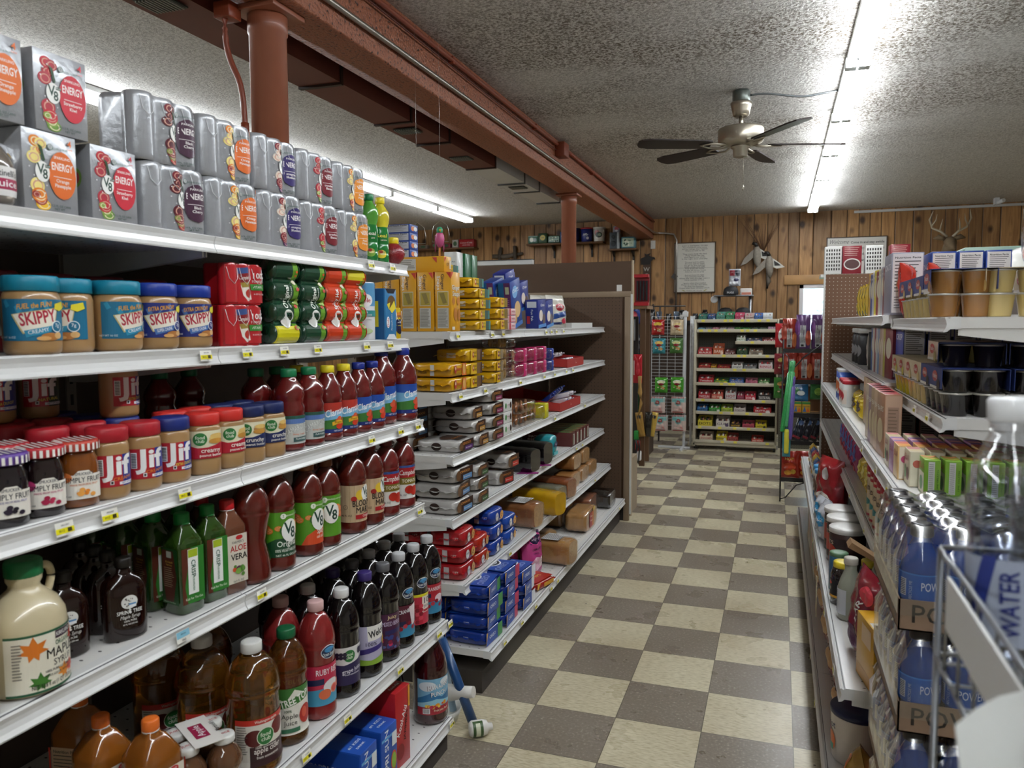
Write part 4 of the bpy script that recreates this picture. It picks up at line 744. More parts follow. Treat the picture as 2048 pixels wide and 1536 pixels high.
KALO2=alobox(mat('9a5a1c',.12,coat=.6,trans=.25),'e8742a','e8e4e0',[('r',-3.6,-7.6,3.6,5.2,'dcd4c4'),('e',1.3,4.4,1.1,.7,'c22a2c'),('t',1.3,4.4,.7,'OKF','f2f2f2'),('t',.8,3.1,1.0,"FARMER'S",'333333',{'w':4.2,'b':0}),('t',.8,1.4,2.4,'ALOE','c93a30',{'w':5.4,'b':0.007}),('t',.8,-1.2,2.4,'VERA','1c1c1c',{'w':5.4,'b':0.007}),('r',-3.6,-7.6,-3.0,5.2,'c83a28'),('t',1.4,-2.8,.8,'MANGO','c93a30')]+splash(.5,-5.2,8,(1.6,1.2),['5a8a3a','7aa84a','c8502c','e0c040'],12,(.5,.9)),
  nutrition(-3.2,-7.4,3.2,5.0,bg='c9a884')+[('r',-3.6,-7.4,-3.2,5.0,'c83a28')],h=.25,w=.042)
# --- vegetable / juice bottles with round shoulders ---
def bigbottle(liq,cap,items,h=.24,r=.045,capr=.0195,zc=.345,feet=True,waist=False,a0=-88,ridge=False,ls=1.22):
    pr=[(r*.8,0),(r*.97,.004),(r,.012),(r*.99,h*.105),(r*.955,h*.12),(r*.955,h*.60),(r,h*.615),(r*1.0,h*.635),(r*.97,h*.645),(r*1.0,h*.655),(r*.975,h*.70),(r*.91,h*.755),(r*.79,h*.81),(r*.62,h*.86),(r*.47,h*.893),(capr*.86,h*.905),(capr*.86,h*.93)]
    if waist: pr[4:6]=[(r*.955,h*.155),(r*.9,h*.22),(r*.72,h*.36),(r*.86,h*.5)]
    def rib(a,z): return -.035*(max(0,math.cos(a*5)))**2 if z<.01 and feet else (.012*math.cos(a*24) if ridge and h*.62<z<h*.84 else 0)
    return vessel('juice_bottle','bottle',pr,liq,(capr,h*.082,h*.92,mat(cap,.35) if isinstance(cap,str) else cap,True),[(h*zc+.005,a0,items,ls)] if items else [],n=40,rib=rib)
def v8lab(kind):
    it=[('r',-6.4,-4.6,6.4,4.4,'5a9a28')]
    if kind=='o': it+=[('p',[(-6.4,-4.6),(-4.6,-2.2),(-2,-.9),(2,-.7),(5.,-1.2),(6.4,-2),(6.4,-4.6)],'1c4a30'),('t',.6,-2.0,1.6,'Original','f0f2ea',{'w':4.6,'b':0.007}),('t',.6,-3.3,.8,'100% VEGETABLE JUICE','f0f2ea',{'w':5.4})]
    elif kind=='s': it+=[('p',[(-3,-4.6),(-1.8,-2.6),(.6,-1.2),(3,-.9),(6.4,-1),(6.4,-4.6)],'d9502a'),('t',2.6,-2.0,1.4,'Spicy Hot','f0f2ea',{'w':4.4,'b':0.007}),('t',2.6,-3.2,.7,'100% VEGETABLE JUICE','f0f2ea',{'w':4.6})]
    else: it+=[('t',-1.8,3.2,1.0,'Original','f0f2ea',{'w':3.4}),('t',-1.6,2.3,.7,'Flavored Drink','f0f2ea',{'w':3.8})]
    for e_ in splash(0,.8,15,(4.2,1.0),['c8321c','d9582c','e07a2c','2f6a2a','a82a18','c8321c'],15,(.6,1.2)):
        it.append(e_)
        if e_[5]!='2f6a2a': it.append(('e',e_[1],e_[2],e_[3]*.75,e_[4]*.75,'e8a070')); it+=[('e',e_[1]+e_[3]*.4*math.cos(a),e_[2]+e_[4]*.4*math.sin(a),e_[3]*.2,e_[4]*.2,e_[5]) for a in (0,1.57,3.14,4.71)]
    it+=v8badge(1.0,.6,1.45)+[('e',-.4,3.6,.55,.55,'eef2e4'),('t',-.4,3.6,.7,'2','3f7a24'),('t',2.2,3.6,.45,'SERVINGS OF VEGGIES','eef2e4')]
    if kind=='o': it.append(('t',.6,-4.2,.55,'NET 46 FL OZ (1.36L)','f0f2ea'))
    return it
VJ=mat('5e1c14',.16,coat=.8,noise=.04,nscale=8)
KV0=bigbottle(VJ,'4a1a12',[(k[0],)+tuple([k[1]+5.2]+list(k[2:])) if k[0] in 'et' else k for k in v8lab('o')][:0]+[('p',[(3.0,-4),(5.6,-4.6),(9,-4.6),(9,4.4),(5.6,4.4),(3.4,2.2)],'5a9a28'),('e',6.2,.4,1.4,1.3,'c8321c'),('e',7.4,1.6,1.2,1.1,'d9582c')],h=.255,r=.044,capr=.019,waist=True)
KVO=bigbottle(VJ,'4a1a12',v8lab('o'),h=.248,r=.042,a0=-86); KVS=bigbottle(VJ,'8a4a1c',v8lab('s'),h=.237,r=.0415); KVF=bigbottle(VJ,'7a4018',v8lab('f'),h=.232,r=.0405)
KBM=bigbottle(VJ,'6e1a1a',[('r',-6.2,-4.4,6.2,4.2,'cbb08e')]+[('r',-6.2+i*1.1,-4.4,-6.1+i*1.1,4.2,'b89a76') for i in range(12)]+[('e',-.4,1.9,1.1,1.2,'e8c43a'),('e',-1.9,1.1,.7,.6,'a82420')]+v8badge(1.4,2.2,1.2)+[('t',.4,-.1,2.0,'BLOODY','1f1a18',{'w':5.4,'b':0.007}),('t',.6,-1.7,2.0,'MARY','1f1a18',{'w':4.2,'b':0.007}),('p',[(-1.6,-2.7),(4.2,-2.6),(4.2,-3.6),(-1.6,-3.7)],'b3242a'),('t',1.4,-3.1,.8,'Original','f2e8de'),('t',-3.6,-2.8,.6,'46 FL OZ','3a2a1c'),('e',-3.8,-.8,.5,.5,'3a2a1c'),('e',-3.8,-.8,.42,.42,'cbb08e'),('t',-3.8,-.8,.6,'1','3a2a1c')],h=.24,r=.043,a0=-84)
KCP=bigbottle(TOM,'6e1418',[('r',-6,-4.4,6,4.4,'e4e0da'),('r',-6,3.8,6,4.4,'33508e'),('r',-6,1.2,6,3.8,'a81e26'),('t',0,2.5,1.8,"Campbell's",'f2ede6',{'w':5.4,'sh':.3}),('r',-6,-.6,6,1.2,'7a6a24'),('t',.2,.3,1.2,'TOMATO','f0ecd8',{'w':4.6}),('e',1.6,-2.4,1.5,1.3,'c03020'),('e',-.2,-2.0,1.2,1.1,'b02a1c'),('t',-2.8,-3.4,.6,'NET 46 FL OZ','3a3a3a')],h=.235,r=.0415)
# --- fifth shelf ---
BLK=mat('0d080b',.08,coat=.4,spec=.6)
def crn(items,cap='c3c3c6',liq=BLK,h=.285,oval=True,**k):
    it=list(items)
    if oval: it=[('e',.6,7.6,2.0,1.6,'e6e8ec'),('e',.6,7.6,1.85,1.45,'1c2c50'),('e',.7,8.1,1.3,.7,'4a9ad0'),('t',.6,7.0,1.1,'Ocean Spray','f2f2f2',{'w':3.3})]+it
    return bigbottle(liq,cap,it,h=h,r=.0475,capr=.02,zc=.29,a0=-84,ls=1.08,**k)
LBM=[('e',-2+i*1.3,-2.4+(i%3)*.7,.65,.6,('a81c34','c83a4a','8a1428')[i%3]) for i in range(6)]
KC1=crn([('r',-5.5,-4.8,5.5,4.2,'5c1c30'),('p',[(-5.5,-2.2),(5.5,-1),(5.5,-4.8),(-5.5,-4.8)],'3a8ab0'),('t',.2,2.6,1.5,'CRANBERRY','eceff2',{'w':5.6,'rot':8}),('p',[(-4,-.6),(-.5,-.2),(-.5,-1.4),(-4,-1.8)],'1c2450'),('p',[(.5,3.6),(3.4,4.2),(3.2,-1.5),(1.5,-1.8)],'e6d8dc')]+LBM)
KC2=crn([('r',-5.5,-4.8,5.5,4.2,'c8304a'),('r',-5.5,3.4,5.5,4.2,'e6dc2a'),('r',.2,-1.4,5.5,3.4,'e8dcd0'),('t',2.6,2.0,2.4,'100','1c2040',{'w':3.8}),('t',2.6,.4,1.0,'JUICE','1c2040',{'w':3.4}),('r',.6,-1.2,4.5,-.5,'b82434')]+[('e',-3.5+(i%4)*1.1,-4+(i//4)*1.2,.7,.6,('b01c34','d8485a','8a1428')[i%3]) for i in range(20)])
KC3=crn([('r',-5.5,-4.8,5.5,4.2,'b82a38'),('p',[(-5.5,-1.4),(5.5,-.6),(5.5,-4.8),(-5.5,-4.8)],'3a8ab0'),('t',.2,2.7,1.6,'CRANBERRY','f4eef0',{'w':5.8}),('p',[(-4.6,1.2),(-1.2,1.4),(-1.2,.2),(-4.6,0)],'1c2450'),('e',1.6,-.2,1.6,1.2,'ead8de')]+LBM)
KRR=crn([('r',-5.5,-4.8,5.5,4.6,'c02a4a'),('p',[(-5.5,-1.2),(5.5,-.2),(5.5,-4.8),(-5.5,-4.8)],'4aa0c4'),('t',.4,3.0,1.9,'RUBY RED','f6eef2',{'w':6.0,'b':0.007}),('p',[(-4.8,1.4),(-.8,1.6),(-.8,.2),(-4.8,0)],'1c2450'),('e',1.2,-.6,2.2,1.7,'e8e4e6'),('e',-.6,-2.2,1.5,1.2,'e0704a'),('e',1.9,-1.4,1.1,1.1,'e88a70'),('e',1.9,-1.4,.8,.8,'d8504a'),('e',3.6,-.8,1.,1.,'e88a70')],cap='d8b0ae',liq=mat('8e2626',.14,coat=.8,noise=.03,nscale=8,trans=.1),h=.292)
KGJ=crn([('r',-5.5,-4.8,5.5,4.6,'e4e2e0'),('p',[(-5.5,.6),(-2,.2),(2,1),(5.5,2.6),(5.5,-4.8),(-5.5,-4.8)],'2c2450'),('e',-.6,2.4,1.5,1.5,'2f7a3c'),('t',-.6,2.8,1.0,'food','eef2e0'),('t',-.6,2.0,1.0,'club','eef2e0'),('t',.2,-1.2,1.5,'grape juice','f0eef6',{'w':5.4,'rot':6}),('t',.2,-2.2,.6,'from concentrate','f0eef6',{'w':4})]+[('e',-3.6+(i%3)*.9,2.2+(i//3)*.8,.5,.5,'241a38') for i in range(6)]+[('e',2.2+(i%3)*.8,2.8+(i//3)*.7,.5,.5,'2c2248') for i in range(6)],cap='dcdcdc',h=.284,oval=False)
KWE=crn([('r',-5.5,-4.8,5.5,5.4,'b9b4d0'),('p',[(-2,5.4),(4.4,5.4),(4.6,1.8),(-1.8,1.4)],'f0eee8'),('t',1.4,3.4,2.5,"Welch's",'16161c',{'w':6.0,'rot':8,'b':0.014}),('t',-1,.6,1.3,'100%','26264a',{'w':3}),('p',[(-4.6,-.8),(3.2,.4),(2.8,-.9),(-4.6,-2.2)],'3a2c78'),('p',[(-5.5,-3.0),(-1,-3.6),(5.5,-2.2),(5.5,-4.8),(-5.5,-4.8)],'8ab03a'),('e',3.6,.6,1.,1.2,'e0b83a'),('e',4.,-1.2,.9,1.4,'2c3c6a')],cap='3a2c6e',h=.29,oval=False)
KMX=crn([('r',-5.5,-4.8,5.5,5.2,'4a1c40'),('t',.2,4.2,1.3,'Juicy','e8d4a0',{'w':3}),('t',.2,2.4,1.7,'MIXED BERRY','dcd0ec',{'w':6}),('p',[(-2,.6),(4,.9),(4,-.2),(-2,-.5)],'2c2a60')]+splash(0,-2.8,26,(4.6,1.8),['c8305a','3a4a8a','8a1c3c','5a6aa0'],21,(.4,.7)),cap=mat('77777c',.4,trans=.2),h=.283,oval=False)
AMB=mat('c07a24',.05,coat=.3,trans=.9); AMB2=mat('b06a20',.05,coat=.3,trans=.85)
KAC=bigbottle(AMB,'dcdcd8',[('r',-6.2,-5.4,6.2,4.2,'e6e2d8'),('r',-6.2,3.4,6.2,4.6,'c23428'),('t',.4,4.0,.8,'Washington apples','f4ece4',{'w':5}),('r',-3.2,-5.4,6.2,-1.2,'381c20'),('e',-2.2,.6,2.0,1.8,'5a1c1c'),('e',3.2,1.8,1.8,1.8,'6a1c1c'),('e',.1,.6,1.9,1.9,'e6f0dc'),('e',.1,.6,1.75,1.75,'2f7a3c'),('t',.1,1.05,1.25,'food','eef2e0'),('t',.1,.1,1.25,'club','eef2e0'),('t',.6,-2.2,1.7,'apple cider','f2ece6',{'w':6}),('t',.6,-3.6,.8,'from concentrate','f2ece6',{'w':5}),('t',.2,-1.5,.6,'100% unsweetened','f2ece6')]+lines(-5.8,-3.6,3.0,12,.5,.16,'6a665e',9),h=.285,r=.060,capr=.0225,zc=.27,feet=False,a0=-90,ridge=True,ls=1.05)
KTT=bigbottle(AMB2,'15613a',[('r',-5.5,-5,5.5,5.2,'e9e6dc'),('p',[(-5.5,4.4),(-2,2.6),(0,5.2),(3,3.6),(5.5,5.2),(5.5,5.6),(-5.5,5.6)],'3c7a34'),('p',[(-4.6,2.4),(3.6,4.4),(4,2.6),(-4.2,.8)],'3c7a34'),('t',.2,2.7,2.3,'TREE TOP','f4f4ec',{'w':7,'rot':14,'b':0.014}),('t',-1.6,.4,.8,'100%','2a5a3a'),('t',-1.2,-.8,1.5,'Apple','3a3a34',{'b':0}),('t',-1.0,-2.3,1.5,'Juice','3a3a34',{'b':0}),('e',2.6,-1.0,1.7,2.2,'b8322a'),('e',2.2,-.6,.7,1.2,'d8604a'),('p',[(-3,-3.6),(1,-3.4),(1,-4.4),(-3,-4.5)],'3c7a5a')],h=.27,r=.047,capr=.0215,zc=.28,feet=False,ridge=True,ls=1.05)
KSYR=vessel('syrup_bottle','bottle',[(.026,0),(.03,.004),(.03,.04),(.024,.06),(.03,.085),(.031,.1),(.025,.112),(.019,.118),(.019,.122)],mat('140a08',.1,coat=.8),(.021,.026,.121,mat('e0c81c',.35),False,.04),[(.03,-90,[('r',-4,-2,4,2,'8a3a1c'),('t',0,0,1.2,'SYRUP','f0e4c0')])])
KSYR2=vessel('syrup_bottle','bottle',[(.03,0),(.034,.004),(.034,.06),(.028,.09),(.018,.1),(.018,.105)],mat('240c08',.1,coat=.8),(.022,.03,.104,mat('b01c28',.35),False,.2),[(.04,-90,[('r',-4,-2.4,4,2.4,'8a1c1c')])])
def cider4():
    gm=mat('7a5236',.06,coat=.8,trans=.35); parts=[]
    for dx in (-.036,.036):
        for dy in (-.036,.036):
            pr=[(.024,0),(.032,.006),(.036,.022),(.036,.045),(.030,.058),(.0245,.066),(.030,.075),(.0355,.09),(.034,.105),(.024,.122),(.017,.13),(.017,.136)]
            g=G().lathe(pr,gm,n=24,O=(dx,dy,0)); parts.append(('bottle_body',g)); i=len(parts)-1
            c=G().lathe([(.0205,.134),(.0215,.136),(.0215,.146),(.02,.149),(.01,.1495)],mat('dcdcd8',.35),n=24,O=(dx,dy,0)); c.decal([('t',0,0,1.0,'JUICE','c04a50')],plane_fn((dx,dy,.1498),(1,0,0),(0,1,0)),sc_=.01)
            parts.append(('cap',c,i))
            if dy<0:
                r=.0355; d=G().decal([('r',-2.8,-1.7,2.8,2.2,'e6e2dc'),('t',0,1.3,1.2,"Martinelli's",'26262c',{'w':5,'sh':.3}),('r',-2.8,-1.1,2.8,.5,'9c1f48'),('t',0,-.3,1.5,'Juice','f2e8ea',{'w':3.4}),('t',0,-1.4,.4,'100% PURE APPLES','333333')],lambda u,v,e,dx=dx,dy=dy:(dx+(.0362+e)*math.cos(R(-90)+u/.036),dy+(.0362+e)*math.sin(R(-90)+u/.036),.034+v),step=.006,sc_=.01,eps=.0002)
                parts.append(('label',d,i))
    w=G().box(-.03,-.062,.1505,.03,.062,.152,'e6e2dc'); w.decal([('r',-3,-1.2,3,1.6,'9c1f48'),('t',0,.2,2.0,'Apple','f2e8ea',{'w':5}),('t',0,-3,1.3,"Martinelli's",'26262c',{'w':5,'sh':.3})],plane_fn((0,0,.1523),(0,1,0),(-1,0,0)),sc_=.01)
    parts.append(('card_carrier',w)); return Proto('cider_pack','drink pack',parts)
KMART=cider4()
# --- bottom shelf ---
def pouchbox(bg,word,c2,h=.175):
    return cart('drink_pouch_box','carton',.085,.21,h,bg,[('t',-1.2,0,2.8,word,'f2f4f6',{'rot':90,'w':h*92,'b':0.007}),('e',2.4,-2.5,1.6,3.0,c2),('e',2.4,-2.5,1.2,2.4,'8ab840'),('r',-4.0,h*50-3.4,4.0,h*50-2.6,'5aa8e0'),('r',1.4,2,4,6,'dfe6ea')],side=[('r',-10,-h*50+.5,10,h*50-.5,bg),('t',0,3,2,word,'f2f4f6',{'w':12}),('r',-3,-5,2,1,'e6e9ec'),('t',-.5,-1.0,1.0,'HALF','333344'),('t',-.5,-2.4,1.0,'THE','333344'),('t',-.5,-3.8,1.0,'SUGAR','333344',{'w':3.6})],top=[('t',0,-6,1.2,'#1 KIDS','e8f0fa',{'w':6}),('t',0,-8,1.0,'DRINK','e8f0fa',{'w':4}),('r',-3,3,3,3.2,'e8f0fa'),('t',0,1,1.,'10 POUCHES','e8f0fa',{'w':6})])
KCAPR=pouchbox('1f52b0','CAPRI SUN','c84a3a'); KKOOL=cart('drink_pouch_box','carton',.08,.17,.235,'b81c24',[('t',-.5,2,2.6,'Kool-Aid','f2f4f6',{'rot':60,'w':9}),('t',1.6,0,1.6,'JAMMERS','2a1c1c',{'rot':80,'w':9}),('r',3.0,5,4.0,11.5,'e8a030'),('e',-1.5,-7,2.0,2.4,'8a1018')],side=[('e',-3,4,2.4,3,'d8404a'),('e',3,-2,2.2,3,'8c1018'),('e',-4,-7,2.4,3,'d8404a')],top=[('e',1.5,3,1.6,1.4,'d8404a'),('e',-1,-1,1.6,1.4,'8c1018'),('t',0,-5.5,1.4,'Kool-Aid','f2f2f2',{'w':5})])
def punch(liq,cap,side):
    h=.30;r=.058
    return vessel('punch_jug','bottle',[(r*.8,0),(r*.97,.006),(r,.02),(r,h*.55),(r*.98,h*.62),(r*.86,h*.73),(r*.6,h*.84),(.028,h*.89),(.021,h*.905),(.021,h*.92)],liq,(.026,.022,h*.915,mat(cap,.35),True),[(h*.33,-86,[('r',-6.6,-6,6.6,6,'7fb8d8'),('e',-3,3.6,3,1.6,'dfe8f0'),('e',3.6,4.6,2.2,1.2,'e6eef4'),('p',[(-6.6,-.6),(-2,1.4),(2,-.4),(6.6,1.2),(6.6,-3.2),(-6.6,-3.2)],'2f74a8'),('p',[(-6.6,-2.2),(0,-.8),(6.6,-2.4),(6.6,-3.2),(-6.6,-3.2)],'9ad0e4'),('r',-6.6,-6,6.6,-3.4,side),('t',.8,3.2,2.2,'HAWAIIAN','20304a',{'w':7.6,'b':0.017,'rot':5}),('t',.8,3.2,2.2,'HAWAIIAN','f4f6f8',{'w':7.3,'b':0.007,'rot':5}),('t',1,.9,2.2,'PUNCH','20304a',{'w':5.8,'b':0.017,'rot':5}),('t',1,.9,2.2,'PUNCH','f4f6f8',{'w':5.5,'b':0.007,'rot':5}),('r',-4.6,-5.6,-2.2,-3.8,'e8eaec')]+[('r',-4.4+k*.25,-5.4,-4.3+k*.25,-4,'333333') for k in range(8)]+splash(0,-3.0,12,(4.4,.5),['e8a02c','d8502c','b8d040','f0d050','c83050'],31,(.4,.8))+[('t',1.6,-4.6,1.0,'Fruit Juicy Red' if side=='a82434' else 'Polar Blast','f2e8d0',{'w':5})])],n=36)
KHR=punch(mat('3c0c12',.1,coat=.8,trans=.15),'1f5aa8','a82434'); KHB=punch(mat('0e3a4a',.1,coat=.8,trans=.15),'1f5aa8','1f5a9a')
# ---------------- stock on the near left unit ----------------
def pos(k,n):
    return 'nearest' if k==0 else ('last' if k==n-1 and n>2 else ORD[k])
ROUND={'peanut_butter_jar','jam_jar','juice_bottle','jelly_bottle','juice_can','maple_syrup_jug','punch_jug','cider_pack'}
def L(kind,x,y,z,rz,label,group=None,**k):
    # shoppers turn the prints towards the aisle end they walk from
    if kind.name in ROUND: rz=-math.degrees(math.atan2(y,-x))+14+(rz+18)
    return kind.put((x,y,z),90+rz,label,group,**k)
zt=Z1[0]
# top shelf: cartons and shrink-wrapped energy drinks
for y,z,k,nm,w in ((.895,zt,0,'orange','hidden lower'),(1.0,zt,0,'orange pineapple','lower'),(1.133,zt,1,'strawberry kiwi','lower'),(.905,zt+.135,0,'orange pineapple','upper'),(1.028,zt+.135,1,'strawberry kiwi','upper')):
    if w=='hidden lower': continue
    L((KORS,KSTR)[k],-1.232,y,z,0,f'grey {nm} energy drink carton in the {w} layer of the top shelf stack','energy drink cartons')
L(KSTR,-1.232-.125,1.133,zt,0,'grey strawberry kiwi carton behind the lower strawberry one on the top shelf','energy drink cartons')
L(KORS,-1.232-.125,1.0,zt,0,'grey orange pineapple carton behind the lower orange one on the top shelf','energy drink cartons')
names={'black':'maroon blob black cherry','orange':'orange blob orange pineapple','purple':'purple blob pomegranate','red':'dark red blob strawberry','peach':'light orange blob peach mango'}
for k,(nm,y) in enumerate((('black',1.292),('orange',1.468),('purple',1.646),('red',1.82),('peach',1.972))):
    yy=y if nm!='peach' else 1.99
    for lv in (0,1):
        dx=.0 if lv==0 else -.006
        L(K6[nm],-1.225+dx,yy+(-.012*lv if nm=='black' else -.006*lv),zt+lv*.1325,-2+lv*3,f'grey film-wrapped six pack with {names[nm]} print, {("lower","upper")[lv]} layer','energy drink six packs')
for k,(y,kk,x,nm) in enumerate(((2.025+.075,KLIME,-1.27,'green lime juice bottle with green cap, rear one'),(2.125,KLIME,-1.2,'green lime juice bottle with green cap, front one'),(2.175,KLEM,-1.27,'yellow lemon juice bottle with yellow cap, rear one'),(2.195,KLEM,-1.2,'yellow lemon juice bottle with yellow cap, front one'))):
    L(kk,x,y,zt,-25,nm+' on the top shelf','lemon and lime juice bottles')
L(KGREN,-1.19,2.262,zt,-10,'small red pomegranate shaped bottle with yellow cap at the shelf end')
# glass of cider at the picture edge
L(vessel('juice_bottle','bottle',[(.024,0),(.032,.005),(.034,.02),(.034,.06),(.03,.075),(.02,.09),(.012,.1)],mat('8c8278',.08,coat=.8,trans=.4),(.014,.012,.099,mat('dcdcd8',.35),False),[(.035,-80,[('r',-3,-2.2,3,2.4,'e6e4e2'),('t',0,1.3,1.4,"Martinelli's",'26262c',{'w':5}),('r',-3,-1.2,3,.5,'a82a50'),('t',.6,-.3,1.6,'Juice','f0e8ea',{'w':4})])]),-1.19,.905,zt,-12,'clear glass apple juice bottle at the left edge of the top shelf')
# second shelf
z=Z1[1]
L(KGRAPE,-1.2,.868,z,-12,'dark grape jelly bottle with purple label left of the teal lidded jars')
for k,(y,kk,x,rz,c) in enumerate(((.972,KSKT,-1.2,-24,'teal'),(1.062,KSKT,-1.225,-62,'teal'),(1.150,KSKT,-1.2,8,'teal'),(1.246,KSKB,-1.2,-12,'blue'),(1.345,KSKB,-1.2,-12,'blue'))):
    L(kk,x,y,z,rz,f'{c} lidded peanut butter jar, {ORD[k]} from the left on the second shelf','teal and blue lidded peanut butter jars')
for k in range(5):
    L(KREDJ,-1.40,1.04+k*.125,z,0,f'dark red plastic tub behind the peanut butter, {ORD[k]} from the left','dark red tubs behind the peanut butter')
for lv in (0,1): L(KCAMP,-1.2,1.478+.008*lv,z+lv*.0945,-3,f'red tomato juice can pack, {("lower","upper")[lv]} of two, beside the blue lidded jar','red tomato juice can packs')
for y,kk,nm in ((1.645,KV8G,'dark green vegetable juice can pack with yellow bottom band'),(1.765,KV8G2,'dark green vegetable juice can pack without yellow band'),(1.875,KV8R,'orange red spicy juice can pack next to the green ones'),(1.978,KV8R2,'orange red spicy juice can pack with yellow top')):
    L(kk,-1.215,y,z,-6,nm,'tall vegetable juice can packs')
L(KDOLE,-1.2,2.073,z,-20,'tall white and blue pineapple juice can'); L(KDTR,-1.215,2.165,z,-2,'blue and yellow pineapple juice can carton'); L(KSUN,-1.2,2.252,z,-8,'small yellow prune juice pack at the end of the second shelf')
# third shelf
z=Z1[2]
for y,kk,x,nm in ((.866,KSMB,-1.150,'blackberry spread jar with purple gingham lid'),(.936,KSMR,-1.155,'raspberry spread jar with red gingham lid, front row'),(1.005,KSMA,-1.155,'apricot spread jar with red gingham lid'),(.858,KSMR,-1.222,'jam jar with red gingham lid behind the purple lidded one'),(.935,KSMR,-1.232,'jam jar with red gingham lid behind the raspberry one')):
    L(kk,x,y,z,-14,nm,'fruit spread jars')
for k,(y,kk,c) in enumerate(((1.072,KJIFR,'red'),(1.150,KJIFR,'red'),(1.228,KJIFB,'navy'))): L(kk,-1.155,y,z,-12,f'red and blue label peanut butter jar with {c} lid, {ORD[k]} of three in front','red and blue label peanut butter jars')
n=0
for j,x in enumerate((-1.25,-1.345,-1.44)):
    for i in range(3):
        y=1.03+i*.082; n+=1
        L(KJIFB if (i==2) else KJIFR,x,y+.01*j,z,-16,f'{"navy" if i==2 else "red"} lidded jar behind the front peanut butter, row {j+2}, {ORD[i]} from the left','red and blue label peanut butter jars')
L(KJIFB,-1.25,1.195,z+.1305,4,'peanut butter jar standing alone on the lids of the row below','red and blue label peanut butter jars')
L(KJIFB,-1.4,1.045,z+.1305,-25,'shaded peanut butter jar stacked far back, left one','red and blue label peanut butter jars'); L(KJIFG,-1.4,1.14,z+.1305,-25,'shaded dark lidded peanut butter jar stacked far back','red and blue label peanut butter jars')
for k,(y,kk,c) in enumerate(((1.312,KFCR,'creamy jar with red lid'),(1.388,KFCR,'creamy jar with red lid'),(1.463,KFCB,'crunchy jar with navy lid'),(1.538,KFCB,'crunchy jar with navy lid'))): 
    L(kk,-1.15,y,z,(-14,4,-18,2)[k],f'cream label peanut butter {c}, {"left" if k%2==0 else "right"} of its pair','cream label peanut butter jars')
    L(kk,-1.235,y,z,-20,f'{c} in the second row, {"left" if k%2==0 else "right"} of its pair','cream label peanut butter jars')
for k,(y,kk,nm) in enumerate(((1.628,KCAM,'green capped shrimp cocktail bottle, left'),(1.715,KCAM,'green capped shrimp cocktail bottle, right'),(1.803,KCLY,'yellow capped tomato cocktail bottle, left'),(1.885,KCLY,'yellow capped tomato cocktail bottle, right'),(1.966,KCLB,'small blue capped tomato cocktail bottle, left'),(2.045,KCLB,'small blue capped tomato cocktail bottle, right'))):
    L(kk,-1.155,y,z,(-4,-4,2,4,6,6)[k],nm+' of the front pair','tomato cocktail bottles')
    if k<3: L(kk,-1.245,y-.01,z,-24,nm+', behind the front row','tomato cocktail bottles')
L(KCLBG,-1.185,2.14,z,-30,'large blue capped tomato cocktail bottle, left of the two','tomato cocktail bottles') if False else None
L(KCLBG,-1.18,2.150,z,6,'large blue capped tomato cocktail bottle left of the end one','tomato cocktail bottles')
L(KCLBG,-1.155,2.248,z,16,'large blue capped tomato cocktail bottle at the end of the third shelf','tomato cocktail bottles')
for k,y in enumerate((1.48,1.58)): L(KCAM,-1.42,y,z,0,f'shaded green capped bottle at the back of the third shelf, {("left","right")[k]} one','tomato cocktail bottles')
# fourth shelf
z=Z1[3]
L(KJUG,-1.16,.900,z,10,'beige maple syrup jug with green cap, whole one on the fourth shelf'); L(KJUG,-1.15,.765,z,14,'beige maple syrup jug cut off by the left picture edge'); L(KJUG,-1.33,.85,z,14,'shaded beige maple syrup jug behind the front ones')
for x,y,s in ((-1.20,1.005,'front left one'),(-1.165,1.105,'front right one'),(-1.225,1.125,'behind the front right one'),(-1.28,1.145,'third one deep'),(-1.335,1.16,'fourth one deep')):
    L(KFLA,x,y,z,-22,f'dark maple syrup flask with white tree print, {s}','maple syrup flasks')
for k,(x,y) in enumerate(((-1.16,1.254),(-1.16,1.328),(-1.232,1.25),(-1.303,1.24),(-1.374,1.23),(-1.232,1.323),(-1.303,1.313))):
    L(KCRI,x,y,z,-12,f'green capped aloe drink bottle, {("front left","front right","second row left","third row left","fourth row left","second row right","third row right")[k]}','green aloe drink bottles')
L(KALO,-1.15,1.380,z,-14,'red capped aloe vera bottle in front of the juice bottles'); L(KALO,-1.235,1.397,z,-14,'red capped aloe vera bottle in the second row')
for k,(y,kk,nm) in enumerate(((1.455,KV0,'waisted dark red juice bottle beside the aloe bottle'),(1.556,KVO,'vegetable juice bottle with green original label'),(1.680,KVS,'vegetable juice bottle with orange spicy label'),(1.768,KVF,'vegetable juice bottle with plain green label'),(1.903,KBM,'cocktail mix bottle with wood grain label, left'),(2.005,KBM,'cocktail mix bottle with wood grain label, right'),(2.108,KCP,'tomato juice bottle with red and white label, left'),(2.218,KCP,'tomato juice bottle with red and white label, right'))):
    L(kk,-1.147,y,z,(-18,-10,-4,-30,2,10,0,0)[k],nm,'vegetable juice bottles')
for k in range(3): L((KVS,KVF,KCP)[k],-1.265,1.86+k*.13,z,0,f'juice bottle in the dark second row, {ORD[k]} from the left','vegetable juice bottles')
